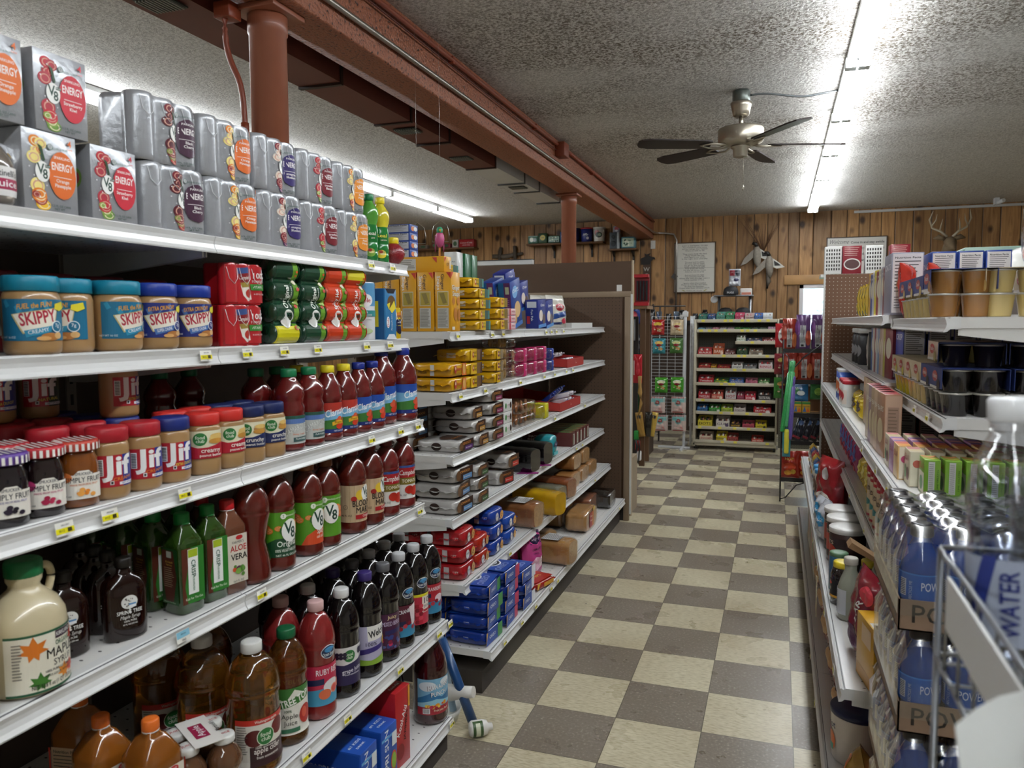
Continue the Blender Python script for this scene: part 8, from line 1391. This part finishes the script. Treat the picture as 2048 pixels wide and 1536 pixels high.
KSP=cart('storage_bag_box','box',.18,.12,.05,'1c5a9a',[('e',-3,-.5,2.2,1.2,'e8d83a'),('r',-8,-2.3,8,-1.2,'d8d83a'),('t',2,.8,1.6,'STORAGE','e0e8f0',{'w':8})],side=[('r',-5.6,-2.3,5.6,-1.2,'d8d83a'),('e',-2,0,2,1.1,'e8d83a')])
for k in range(4): KSP.put((.98+(.05 if k>1 else 0),2.72-.0,1.56+k*.052),0,f'blue and yellow storage bag box, {ORD[k]} from the bottom of its stack','stacked storage bag boxes')
KFO=cart('foil_box','box',.30,.06,.055,'1c2c6c',[('e',-2,0,4,1.8,'b83a4a'),('t',-2,0,1.4,'FOIL','f0f0f0'),('r',6,-2,12,2,'3a6ab0')])
for k in range(2): KFO.put((.95,2.56,1.56+k*.058),0,f'dark blue foil box with red oval, {("lower","upper")[k]} one','dark blue foil boxes')
# white basket and red tins against the far board
KBS=Proto('basket','basket',[('basket_body',G().box(-.055,-.05,0,.055,.05,.19,mat('e0dfda',.4),c=.004).decal([('r',-4.6+i*1.6,-7+j*2.6,-3.7+i*1.6,-5.4+j*2.6,'3a3430') for i in range(6) for j in range(6)],plane_fn((0,-.0502,.095),(1,0,0),(0,0,1)),sc_=.01,eps=.0003))])
KTB=cart('tea_tin','box',.12,.12,.19,'8c1f2c',[('e',0,-3,5.4,4,'e0dcd4'),('e',0,-3,4.6,3.2,'5a3a3a')]+lines(-5,5,8,5,1.3,.4,'d8a8a0',3),side=[('e',0,0,4,6,'4a5a74')])
for k,(kk,x,lb) in enumerate(((KBS,.35,'white slotted basket at the left end above the pegboard'),(KTB,.47,'maroon box with white oval next to the left basket'),(KBS,.61,'white slotted basket between the two maroon boxes'),(KTB,.77,'maroon box with white oval right of the second basket'))): B(kk,x,5.90,1.77,lb)
tag(G().box(0,-.1,-.02,1.05,.12,0,SHM).box(0.3,.0,-1.77,.34,.04,-.02,SHM).box(1.0,.0,-1.77,1.04,.04,-.02,SHM).obj('top_ledge',loc=(.27,5.93,1.768)),'white ledge above the far pegboard carrying baskets and maroon boxes','ledge')
# second shelf
z=zn[1]
KC1_=cups('1c1412','2c3c74',n=2,tiers=2,word='Pudding')
for k,(x,y,zz,rx,kk,lb) in enumerate(((.455,2.20,0,0,KC1_,'dark chocolate pudding pack at the near corner of the second shelf'),(.61,2.20,0,0,KC1_,'dark chocolate pudding pack right of the corner one'),(.455,2.345,0,0,KC1_,'dark chocolate pudding pack behind the corner one'),(.455,2.495,0,0,KPY,'cream pudding pack third from the corner'),(.455,2.64,0,0,KPY,'cream pudding pack fourth from the corner'),(.455,2.785,0,0,KLM,'yellow lemon pudding pack fifth from the corner'),(.455,2.925,0,0,KLM,'yellow lemon pudding pack last before the joint'))):
    Q(kk,x,y,z,lb,'pudding packs on the second shelf')
for k,(x,y) in enumerate(((.47,2.25),(.62,2.22))): Q(cups('1c1412','2c3c74',n=2,tiers=1,word='Pudding'),x,y,z+.119,f'dark pudding pack lying on top, {("left","right")[k]}','pudding packs on the second shelf',rz=-12,rx=0)
Q(cups('a89a5c','c8b09a',n=2,tiers=1,word='Pudding'),.49,2.46,z+.119,'tan single layer pudding pack on top behind the dark ones','pudding packs on the second shelf')
z=zf[1]
for k in range(4): Q(cart('cereal_box','box',.19,.07,.20,'3a4a9a',[('t',0,6,3,'CRISP','f0f0f0',{'w':14})],side=[('r',-3.3,-9.6,3.3,9.6,'8a90b8')]+nutrition(-3.1,-3,3.1,9.4,bg='dcdce0')+[('r',-2.4,-9,2.4,-7.8,'e0e0e8')]),.45+k*.078,3.10,z,f'blue box with nutrition panel on the second shelf, {ORD[k]} from the left','boxes with nutrition panels on the second shelf')
for k in range(9):
    c=['7c2430','b0a83c','c8b0a0','a88a7a','6a8ab0','b8bcc0','8a3a44','c8c4b8','4a6a9a'][k]; Q(cart('pudding_mix_box','box',.11,.034,.19,c,[('e',0,2,4,4,'d8d0b8')],side=[('t',0,2,1.4,'MIX','e8e4d8',{'rot':90,'w':8}),('r',-1.2,-8.6,1.2,-3,'c8c0a8')]),.415,3.24+k*.06,z,f'slim upright {cname(c)} box on the second shelf, {ORD[k]} of its row','slim boxes on the second shelf',rz=6)
Q(hangbag('snack_bag','bag',.14,.17,.05,'a8a49c',[('e',0,2,4,4,'4a6a4a'),('e',1,-4,3,2.4,'c86a4a')]),.42,3.86,z,'silver and green bag on the second shelf beside the slim boxes',rz=-30)
KTIN2=vessel('nut_can','can',[(.048,0),(.05,.003),(.05,.15),(.048,.152)],mat('2450a8',.3,coat=.3),(.051,.014,.15,mat('b8b8b8',.35),False),[(.075,-90,[('r',-7,-4,7,4,'dcdcd8'),('e',0,0,3,3,'c86a3a')])],bname='can_body',cname='lid')
KSIL=vessel('foil_can','can',[(.046,0),(.05,.01),(.046,.03),(.05,.05),(.047,.08),(.05,.1),(.04,.11)],mat('b8bcc0',.2,metal=.9),None,[],bname='can_body'); KBKC=vessel('drink_mix_tub','tub',[(.055,0),(.058,.004),(.058,.14),(.05,.16)],mat('1a1a1e',.4),(.058,.024,.158,mat('c9c9c6',.35),True),[(.07,-90,[('e',0,0,4,3,'8a8a8c')])],bname='tub_body',cname='lid')
for k,(kk,x,y,lb) in enumerate(((KBKC,.44,4.25,'black tub with white lid, nearest on the far part of the second shelf'),(KBKC,.44,4.42,'black tub with white lid behind the first'),(KBKC,.44,4.58,'black tub with white lid, last one'))): Q(kk,x,y,z,lb,'black tubs with white lids')
# third shelf: gelatin boxes
z=zn[2]
KGR=cart('gelatin_box','gelatin box',.072,.036,.088,'8ab83c',[('r',-3.4,-4.2,3.4,1,'e8e0cc'),('t',0,2.4,2,'JELL-O','c8303c',{'w':5.6}),('e',0,-1.8,2,1.8,'4a8a4a')],side=[('r',-1.7,-4.2,1.7,4.2,'7aa834'),('r',-.9,-4.0,.5,3.9,'cfcfca')]+[('r',-.75,-3.8+i*.5,.2,-3.7+i*.5,'5a5a56') for i in range(15)]+[('t',1.2,-.5,.5,'LIME GELATIN','3c6a1c',{'rot':90,'w':5})],top=[('p',[(-3.5,-1.7),(-1.5,-1.7),(.5,0),(-1.5,1.7),(-3.5,1.7),(-1.8,0)],'e8a06a'),('p',[(-.5,-1.7),(1,-1.7),(3,0),(1,1.7),(-.5,1.7),(1.2,0)],'d8d060')])
KRDG=cart('gelatin_box','gelatin box',.085,.034,.092,'d8ccb0',[('t',-.5,2.4,2.2,'JELL-O','b8283c',{'w':6}),('e',-2,-1.4,1.5,1.8,'3c8a4a'),('e',1.6,-1.6,2.0,1.7,'6a1c34')],side=[('r',-1.5,-4.4,1.5,4.4,'e4dcc4'),('e',0,1.4,1,1,'c86a5a')],top=[('r',-4,-1.5,0,1.5,'d88a8a'),('r',0,-1.5,3.6,1.5,'e0cfa0')]); KORG=cart('gelatin_box','gelatin box',.085,.034,.092,'e0b87a',[('t',0,2,2.2,'JELL-O','b8283c',{'w':6})],side=[('r',-1.4,-4.3,1.4,4.3,'e8dcc8'),('e',0,1,1,1,'c8507a')],top=[('r',-4,-1.5,4,1.5,'e8a03c'),('r',-4,-1.5,0,1.5,'d86a5a')]); KPUG=cart('gelatin_box','gelatin box',.085,.034,.092,'b88ab0',[('t',0,2,2.2,'JELL-O','b8283c',{'w':6})],side=[('r',-1.4,-4.3,1.4,4.3,'dccfe0')],top=[('r',-4,-1.5,4,1.5,'8a6aa8'),('r',-1,-1.5,2,1.5,'e8a8a0')])
for i in range(7):
    Q(KGR,.365+i*.0455-.0,2.135+.0,z,f'lime green gelatin box in the near row, {ORD[i]} from the left','lime green gelatin boxes',rz=-0) 
for i in range(7):
    for j in range(4):
        kk=(KRDG,KORG,KPUG)[(j)%3] if i<5 else KRDG
        lv=f'{ORD[i]} from the left, {("second","third","fourth","fifth")[j]} row back'
        Q(kk,.345+i*.0475 if j==0 else .33+i*.0475,2.235+j*.092,z,f'gelatin box on the third shelf, {lv}','mixed gelatin boxes')
for j in range(5):
    c=['a87a5c','c9a88a','b0906c','9a7a8a','c8b49a'][j]; Q(cart('cracker_box','box',.13,.05,.20,c,[('t',0,5,2.4,'BARS','f0ece0',{'w':9}),('e',0,-2,4.6,4,'d8c8a0')],side=[('r',-2.3,-9.6,2.3,9.6,'c8a890'),('r',-1.6,-8,1.6,6,'a88a78')]+lines(-1.4,1.4,5,8,1.1,.3,'7a6450'),top=[('r',-6,-2.2,6,2.2,'a83a40')]),.34,2.70+j*.085,z,f'tall tan box standing beyond the gelatin boxes, {ORD[j]} along the shelf','tall tan boxes on the third shelf',rz=3)
z=zf[2]
for j in range(4): Q(cart('cereal_box','box',.16,.062,.19,'b8a090',[('t',0,5,2.4,'BARS','f0ece0',{'w':9})],side=[('r',-2.9,-9,2.9,9,'9a2c3c')]+nutrition(-2.8,-8.6,2.8,8.8,bg='d4d0cc'),top=[('r',-7.6,-3,7.6,3,'a8303c')]),.36+j*.072,3.07,z,f'box with red top and nutrition panel on the third shelf, {ORD[j]} from the left','red topped boxes on the third shelf')
for j in range(6): Q(cart('cracker_box','box',.14,.045,.19,('c8b090','b89a78')[j%2],[('e',0,0,5,6,'a86a4a')],side=[('r',-2,-9,2,9,('c8a88a','b08a6a')[j%2])],top=[('r',-6,-2.,6,2.,'b04048')]),.37,3.17+j*.06,z,f'slim tan box with red top, {ORD[j]} along the third shelf','slim tan boxes on the third shelf',rz=2)
KYB=hangbag('candy_bag','bag',.14,.10,.06,'e0c01c',[('e',0,0,3.6,2.4,'3a2a1c'),('t',0,0,2,'M','f0ece0')])
for j in range(4): Q(KYB,.36+.01*(j%2),3.60+.11*j,z,f'bright yellow sweet bag on the third shelf, {ORD[j]} from the near side','yellow sweet bags')
KPC=vessel('drink_mix_tub','tub',[(.038,0),(.04,.003),(.04,.11),(.038,.114)],mat('dcdcd8',.35),(.04,.018,.113,mat('b82434',.35),True),[(.055,-90,[('r',-4,-4,4,3,'dcd0c4'),('e',0,0,2.4,2.4,'c8303c')])],bname='tub_body',cname='lid')
for j in range(3): Q(KPC,.345,4.12+.1*j,z,f'small tub with red lid far along the third shelf, {ORD[j]}','small red lidded tubs')
for j in range(2): Q(KTIN2,.36,4.50+.12*j,z,f'blue and white can far along the third shelf, {("nearer","farther")[j]}','blue and white cans')
# fourth shelf
z=zn[3]
KRL=vessel('breadcrumb_can','can',[(.040,0),(.042,.003),(.042,.155),(.04,.158)],mat('d8c4a0',.4),(.043,.022,.157,mat('a81c28',.35),True),[(.08,-90,[('r',-4.4,-7.4,4.4,-6.6,'b02430'),('r',-4.4,6,4.4,7,'b02430'),('e',0,-2.4,2.8,1.2,'2a8a8a'),('t',0,2.2,1.8,'BREAD','5a4a3c',{'w':5})]+splash(0,3,8,(2.4,1.6),['5a4a3c'],6,(.1,.25)))],bname='can_body',cname='lid')
for k in range(8): Q(KRL,.345 if k<6 else .44,2.44+.09*(k%6),z,f'cream can with dark red lid on the fourth shelf, {ORD[k]}','red lidded cans')
for k in range(5): Q(cart('cracker_box','box',.13,.05,.185,('c8b49c','d4c4b0')[k%2],[('r',-6,2,6,8,'b8a48c')],side=[('r',-2,-8.6,2,8.6,'c0a890')]),.36,2.14+k*.054,z,f'pale upright box at the near part of the fourth shelf, {ORD[k]}','pale boxes on the fourth shelf')
tag(G().prism([(0,0),(.12,-.06),(.125,-.055),(.01,.015)],-.03,.03,mat('8a6a48',.6),axis='y').obj('cardboard_flap',loc=(.20,2.36,.80)),'torn brown cardboard flap poking out from the fourth shelf','cardboard')
KYC=hangbag('candy_bag','bag',.13,.11,.06,'d8bc2c',[('e',-1,1,3,3,'e8d86a'),('e',3,-2,1.6,1.6,'a88a1c')])
for k in range(4): Q(KYC,.36,3.06+k*.14,z,f'yellow cookie bag on the fourth shelf, {ORD[k]} from the near side','yellow bags on the fourth shelf')
KPIB=hangbag('toy_bag','bag',.13,.15,.05,'a83a6a',[('e',0,2,4,4,'4a5aa8'),('e',0,-4,3,2,'c8384a')])
for k in range(6): Q(KPIB,.35,3.66+k*.15,z,f'pink and blue bag on the fourth shelf, {ORD[k]} along it','pink and blue bags')
# fifth shelf
z=zn[4]
KSTB=vessel('salsa_jar','jar',[(.036,0),(.04,.004),(.04,.10),(.034,.12),(.03,.125)],mat('1a1412',.15,coat=.8),(.032,.02,.124,mat('d8c02c',.35),True),[(.055,-90,[('r',-5,-3,5,3,'16141c'),('t',0,0,2,'Pro','e8e4dc'),('e',0,1.8,2,.7,'c83a2c'),('r',-5,-3,5,-2.2,'d8a03a')])],bname='jar_body')
KWJ=vessel('dressing_bottle','bottle',[(.034,0),(.038,.006),(.038,.10),(.03,.13),(.018,.16),(.018,.18)],mat('b0b4a4',.15,coat=.7,trans=.3),(.021,.022,.178,mat('b8b2a8',.4),True),[(.06,-90,[('r',-4.5,-4,4.5,4,'c4c8d0'),('t',0,0,3,'SAUCE','2a3c7c',{'rot':90,'w':7})]+lines(-4,-1,3,10,.6,.2,'4a5a8a'))])
Q(cart('drink_mix_box','box',.15,.06,.17,'e0aa24',[('r',-7,-8,7,-5,'c89018'),('r',-3,2,5,7,'e8c8a0')],side=[('r',-2.4,-8,2.4,2,'d09a1c'),('t',0,-1,1.4,'DRINK MIX','5a3a14',{'rot':90,'w':11})],top=[('r',2,-2.6,6,2.6,'e8e4d8')]),.262,2.155,z,'bright yellow box at the near end of the fifth shelf',rz=10)
FB=[('8c1c2c','5a2a5a','e84a5a','red and purple pouch bag leaning at the front'),('b8b0ac','6a6a70','b83a3c','grey pouch bag leaning beside the purple one'),('a8303c','d8a03a','e8e4e0','bright red pouch bag between the yellow box and grey bag'),('2a5a6a','e0b04a','d8e0e0','teal pouch bag behind the leaning ones'),('b0b4bc','e0a03a','2a3c7c','white and blue pouch bag behind the purple one')]
for k,(c,a1,a2,lb) in enumerate(FB):
    x,y=((.245,2.33),(.335,2.30),(.40,2.20),(.40,2.44),(.32,2.49))[k]; Q(hangbag('pouch_bag','bag',.15,.26 if k!=2 else .2,.07,c,[('e',-2,-7,4,3.6,a1),('t',0,3,2.4,('DARK','SALTED','HI','CHEW','RAISINS')[k],'e8e4e0',{'rot':80,'w':10}),('e',2,8,3,2.6,a2)],p=3),x,y,z,lb,'leaning pouch bags',rz=22,ry=14)
Q(KWJ,.235,2.62,z,'clear sauce bottle with blue lettering at the front of the fifth shelf'); Q(KSTB,.225,2.76,z,'dark jar with yellow cap at the shelf front'); Q(KSTB,.315,2.80,z,'dark jar with yellow cap behind the front one'); Q(KWJ,.33,2.70,z,'clear sauce bottle in the second row')
Q(vessel('spice_jar','jar',[(.03,0),(.032,.003),(.032,.12),(.03,.123)],mat('2a5a7a',.3,coat=.3),(.031,.014,.122,mat('5a7a5c',.4),True),[]),.22,2.9,z,'slim blue jar further along the fifth shelf')
KBIG=vessel('nut_can','can',[(.062,0),(.064,.003),(.064,.155),(.062,.158)],mat('3a2420',.35,coat=.3),(.067,.02,.157,mat('d8d6d2',.35),False),[(.08,-90,[('r',-9,-6,9,6,'2c1c1c'),('e',2,0,4,3.4,'b83a24'),('e',-3,-3,3,1.6,'6a3a8a'),('t',0,4,2,'NUTS','c8b8a0',{'w':8})])],bname='can_body',cname='lid')
for k in range(3): Q(KBIG,.265,3.11+k*.16,z,f'large dark nut can with white lid, {ORD[k]} from the near side','large dark cans with white lids')
KWBG=hangbag('pouch_bag','bag',.14,.15,.07,'c8ccd4',[('e',0,2,5,3,'3a9ad0'),('t',0,2,2.4,'WHITE','f0f4f8',{'w':8}),('e',0,-4,3,1.6,'e8ecf0')])
for k in range(3): Q(KWBG,.215+.02*(k%2),3.54+k*.10,z+(.0),f'white and sky blue pouch on the fifth shelf, {ORD[k]} along it','white and blue pouches',rz=16)
KBM_=hangbag('red_meat_bag','bag',.22,.30,.10,'a01c24',[('e',0,-6,7,5,'e4ded4'),('t',0,-5,2.6,'BEST','a82430',{'w':9}),('t',0,-8,2.6,'BOTTOM','a82430',{'w':10}),('e',2,8,3,3,'c8c0c0')],p=3); Q(KBM_,.26,3.93,z,'large red bag with white oval standing on the fifth shelf',rz=24)
Q(vessel('powder_tub','tub',[(.062,0),(.066,.004),(.066,.18),(.06,.20)],mat('1c2c5a',.35),(.064,.028,.198,mat('e0e0de',.35),True),[(.09,-90,[('e',0,0,5,4,'8a3a34')])],bname='tub_body',cname='lid'),.28,4.14,z,'blue tub with large white lid behind the red bag')
for k in range(2): Q(vessel('creamer_can','can',[(.05,0),(.052,.003),(.052,.15),(.05,.153)],mat('d8d2c4',.4),(.053,.02,.152,mat('3a94cc',.35),False),[(.075,-90,[('e',0,1,3.4,4,'5a3c2c'),('r',-5,-7,5,-4,'3a7ab0')])],bname='can_body',cname='lid'),.25,4.32+.13*k,z,f'cream can with sky blue lid, {("nearer","farther")[k]}','blue lidded cans')
for k in range(6): Q(hangbag('pouch_bag','bag',.12,.16,.05,('b83a44','3a5a8a','c8a03a')[k%3],[('e',0,2,3.6,3,'e8e4d8')]),.23,4.60+.14*k,z,f'small pouch far along the fifth shelf, {ORD[k]} of six','small pouches far along the fifth shelf')
# bottom shelf
z=zn[5]
tub=vessel('white_tub','tub',[(.07,0),(.075,.005),(.08,.14),(.082,.145)],mat('ddd5cd',.35,coat=.2),(.082,.016,.144,mat('1c2450',.35),False),[(.07,-90,[('t',0,4,3,'Carrot','2a3a6a',{'w':8}),('e',-1,0,3,3,'c82a8a'),('e',2,-1,2,3,'e8702c'),('r',-2,-4,3,-2,'2a9a8a')])],bname='tub_body',cname='lid'); Q(tub,.255,2.44,z,'white tub with dark blue lid and colourful print on the bottom shelf')
KORB=hangbag('pouch_bag','bag',.13,.24,.04,'c8401c',[('r',-2,-2,3,3,'e0dcd4'),('r',-1,-1.4,2,2,'3a6a3c')],p=3)
for k in range(3): Q(KORB,.30+.035*k,2.22+.04*k,z,f'orange pouch leaning at the near end of the bottom shelf, {ORD[k]}','orange pouches',rz=30,ry=10)
Q(hangbag('pouch_bag','bag',.24,.14,.09,'c8a03a',[('e',-6,2,5,4,'e0742c'),('e',4,2,6,4,'a82a5a'),('e',-3,-4,6,2,'1c7a5a'),('e',5,-5,5,1.6,'2a6ab0'),('t',2,-1,3,'PLAY','f0f0f0',{'w':8})],p=3),.24,2.145,z,'rainbow coloured bag at the very near end of the bottom shelf')
KDG=hangbag('dog_food_bag','bag',.16,.26,.08,'8c2a20',[('r',-6,4,6,9,'e0dcd4'),('t',0,6.4,2.6,'CHILI','8c1c1c',{'w':9}),('e',0,-4,4.6,4,'c8a070'),('t',0,1,2,'MAC','2c2c2c',{'w':6})],p=3)
for k in range(9): Q(KDG,.24+.015*(k%2),2.62+k*.165,z,f'red and white printed bag standing on the bottom shelf, {ORD[k]} from the near tub','red and white bags on the bottom shelf',rz=8)
for k in range(6): Q(cart('cracker_box','box',.14,.06,.22,('c8c4bc','b0a07c')[k%2],[('e',0,0,5,6,('a84a3a','3a6a4a')[k%2])],side=[('r',-2.6,-10,2.6,10,'c0b8a8')]),.225,4.14+k*.15,z,f'pale carton far along the bottom shelf, {ORD[k]} of six','pale cartons far along the bottom shelf')
tag(G().prism([(0,0),(.05,-.01),(.055,-.12),(.01,-.16),(-.005,-.08)],-.001,.001,mat('c8bca0',.6),M=Matrix.Translation((.158,3.05,.48))@Matrix.Rotation(R(90),4,'Z')).obj('paper_label'),'loose curled paper label hanging from the fifth shelf rail','paper')
# ---------------- sports drink crates, stacked beside the near end ----------------
PBL=mat('123f8c',.1,coat=.8,noise=.05,nscale=10); PWC=mat('16151a',.35); SHR=clear('e4ecf4',.16,.16,.25,.12,18)
def pbottle():
    pr=[(.033,0),(.038,.004),(.039,.012),(.037,.05),(.039,.055),(.039,.105),(.038,.112),(.030,.142),(.019,.166),(.017,.17),(.017,.178)]
    b=G().lathe(pr,PBL,n=28); c=capg(.0205,.026,.178,PWC,True)
    d=G().decal([('r',-12,-2.6,12,2.8,'1558b0'),('r',-12,2.6,12,2.9,'3a80d0'),('t',2.4,.4,2.4,'POWERADE','e0e8f4',{'w':7.6,'b':.001}),('r',-5.6,-1.8,-4.2,1.6,'e0e4ea')]+[('r',-5.5,-1.6+k*.36,-4.3,-1.42+k*.36,'1c2c4a') for k in range(9)]+[('r',-7.4,-2.1,-6.5,-1.2,'1c2a44'),('e',-6.95,-1.65,.3,.3,'c8d0dc'),('t',-3.2,-.4,.8,'RECYCLE ME','c8d8ec',{'rot':90,'w':3.6}),('e',4.6,-4.0,2.6,1.1,'16151a'),('t',4.6,-3.7,1.0,'50% MORE','e0e4ea',{'w':3.4})],lambda u,v,e:((.0393+e)*math.cos(R(-90)+u/.0393),(.0393+e)*math.sin(R(-90)+u/.0393),.08+v),step=.006,sc_=.01,eps=.0002)
    return b,c,d
_pb=[q.mesh(n) for q,n in zip(pbottle(),('bottle_body','cap','label'))]
CARD=mat('8d7460',.6,noise=.08,nscale=12)
def crate(loc,label,nx=4,ny=5):
    p=.0805; r=empty('sports_drink_crate',loc); tag(r,label,'drink crate','sports drink crates')
    W=nx*p+.006; D=ny*p+.006
    g=G(); t=.003; hh=.062
    g.box(0,0,0,W,D,t,CARD); g.box(0,0,0,W,t,hh,CARD); g.box(0,D-t,0,W,D,hh,CARD); g.box(0,0,0,t,D,hh,CARD); g.box(W-t,0,0,W,D,hh,CARD); tr=g.obj('card_tray',r)
    G().decal([('t',W*50,.4,5.2,'POWERADE','221c1a',{'w':W*86,'b':.0012})],plane_fn((0,-.0004,.029),(1,0,0),(0,0,1)),sc_=.01).obj('tray_print',tr)
    G().decal([('t',-W*50,.4,5.2,'POWERADE','3a2f2a',{'w':W*86,'b':.0012})],plane_fn((-.0004,0,.029),(0,-1,0),(0,0,1)),sc_=.01).obj('tray_print',tr)
    for i in range(nx):
        for j in range(ny):
            if 0<i<nx-1 and 0<j<ny-1 and loc[2]<.7: continue
            b=None
            for n,me in zip(('bottle_body','cap','label'),_pb):
                o=bpy.data.objects.new('bottle' if n=='bottle_body' else n,me); COL.objects.link(o)
                if n=='bottle_body': o.parent=r; o.location=(.003+p*(i+.5),.003+p*(j+.5),.0035); o.rotation_euler=(0,0,R(14 if i==0 else -6)); b=o
                else: o.parent=b
    # shrink film draped from cap to cap
    g=G(); K=6; vs=[]; NX,NY=nx*K,ny*K
    def hgt(x,y):
        u=(x/p)%1-.5; v=(y/p)%1-.5; d=math.sqrt(u*u+v*v)*p; return .207-.016*min(1,max(0,(d-.018)/.03))**1.3
    for b_ in range(NY+1):
        for a in range(NX+1):
            x=a*nx*p/NX; y=b_*ny*p/NY; vs.append((x+.003,y+.003,hgt(min(max(x,.001),nx*p-.001),min(max(y,.001),ny*p-.001))-(.018 if a in (0,NX) or b_ in (0,NY) else 0)))
    g.add(vs,[(j*(NX+1)+i,j*(NX+1)+i+1,(j+1)*(NX+1)+i+1,(j+1)*(NX+1)+i) for j in range(NY) for i in range(NX)],SHR,True)
    # sides
    def side(pts_top):
        n=len(pts_top); rows_=[[(x,y,z) for x,y,z in pts_top],[(x,y,.13) for x,y,z in pts_top],[(x,y,.055) for x,y,z in pts_top]]
        return rows_
    for edge in ('x0','y0'):
        top=[]; NN=NX if edge=='y0' else NY
        for a in range(NN+1):
            q=a*(nx if edge=='y0' else ny)*p/NN; f=abs((q/p)%1-.5)*2
            dz=.19-.035*f; off=-.0015
            top.append((q+.003,off+.022*(1-f)*0+.004+.012,dz) if edge=='y0' else (off+.016,q+.003,dz))
        mid=[(x,-.0015,.135) if edge=='y0' else (-.0015,y,.135) for x,y,z in top]; low=[(x,-.0015,.03) if edge=='y0' else (-.0015,y,.03) for x,y,z in top]
        n=NN+1; f_=[(j*n+i,j*n+i+1,(j+1)*n+i+1,(j+1)*n+i) for j in range(2) for i in range(NN)]; g.add(top+mid+low,f_,SHR,True)
    g.obj('shrink_film',r)
for k in range(5):
    crate((.236+.006*(k%2),1.645+.004*(k%2),.832-k*.2105-.0) if k<4 else (.24,1.65,.0),('topmost sports drink crate of blue bottles in the stack beside the right unit','second crate of blue sports drinks from the top of the stack','third crate of blue sports drinks from the top of the stack','fourth crate of blue sports drinks, almost at the floor','')[k]) if k<4 else None
# pallet under the crates
tag(G().box(0,0,0,.34,.42,.16,mat('a8937a',.6,noise=.15)).obj('wooden_pallet',loc=(.238,1.645,.0)),'low wooden block under the stack of drink crates','pallet')
# ---------------- near wire rack with water bottles, right foreground ----------------
WR=mat('8f9296',.3,metal=.8); CLR=clear('d4dce8',.13,.03,.35); 
def water():
    pr=[(.026,0),(.0295,.005),(.0285,.02),(.030,.028),(.0285,.036),(.030,.044),(.030,.11),(.028,.12),(.030,.13),(.0295,.155),(.024,.18),(.0135,.2),(.0125,.214)]
    return Proto('water_bottle','bottle',[('bottle_body',G().lathe(pr,CLR,n=36)),('water',G().lathe([(r_*.93,z_*.93+.004) for r_,z_ in pr[:-2]],clear('c4d0e4',.06,.03,.35),n=30)),('cap',capg(.0145,.018,.210,mat('e6e8ea',.3,coat=.4),True)),('label',G().decal([('r',-4.6,-3.2,4.6,3.2,'aab4c8'),('p',[(-3,-3.4),(-1,3.4),(0,3.4),(-1.6,-3.4)],'2a3a8a'),('p',[(2,-3.4),(4,3.4),(5,3.4),(3.4,-3.4)],'2a3a8a'),('t',.8,0,1.7,'WATER','1c2a7a',{'rot':90,'w':5})],cyl_fn(.0303,.078),step=.006,sc_=.01))])
KW=water()
KW.put((.176,.662,1.155),-30,'clear water bottle with white cap in the near wire rack, left one','water bottles in the near rack',ry=-3); KW.put((.215,.70,1.145),-30,'clear water bottle with white cap in the near wire rack, behind the left one','water bottles in the near rack',ry=-3); KW.put((.232,.625,1.15),-30,'clear water bottle with white cap in the near wire rack, right one','water bottles in the near rack',ry=-2)
r=empty('wire_bottle_rack',(.136,.44,0)); tag(r,'wire rack holding water bottles in the right foreground','rack')
for z in (1.15,1.245): G().tube(sm([(.0,.23,z),(.0,.12,z),(.0,.01,z),(.02,-.01,z),(.2,-.01,z),(.22,.01,z),(.22,.28,z),(.2,.30,z),(.02,.30,z),(0,.28,z),(0,.23,z)],3),.0022,WR,n=8).obj('basket_hoop',r)
for k in range(7): G().tube([(.0,.02+k*.042,1.152),(.22,.02+k*.042,1.152)],.0016,WR,n=6).obj('basket_wire',r)
for x,y in ((0,.005),(0,.29),(.22,.005),(.22,.29)): G().tube([(x,y,0),(x,y,1.245)],.003,WR,n=8).obj('post',r)
for k in range(5): G().tube([(0.,.06+k*.05,1.15),(0.,.06+k*.05,1.245)],.0013,WR,n=5).obj('basket_wire',r)
G().box(-.0055,.0,1.196,-.003,.235,1.238,mat('d4d4d2',.4)).obj('label_holder',r)
pv=[(.140-.046*i/4+.012*j/8,.452+.012*math.sin(PI*i/4)-.01*math.sin(j*.4),1.252-.028*i/4*(1-j/8)-.15*j/8) for j in range(9) for i in range(5)]
tag(G().add(pv,[(j*5+i,j*5+i+1,(j+1)*5+i+1,(j+1)*5+i) for j in range(8) for i in range(4)],mat('dfe2e0',.6),True).obj('paper_tag'),'curled white paper tag hanging from the near wire rack','tag')
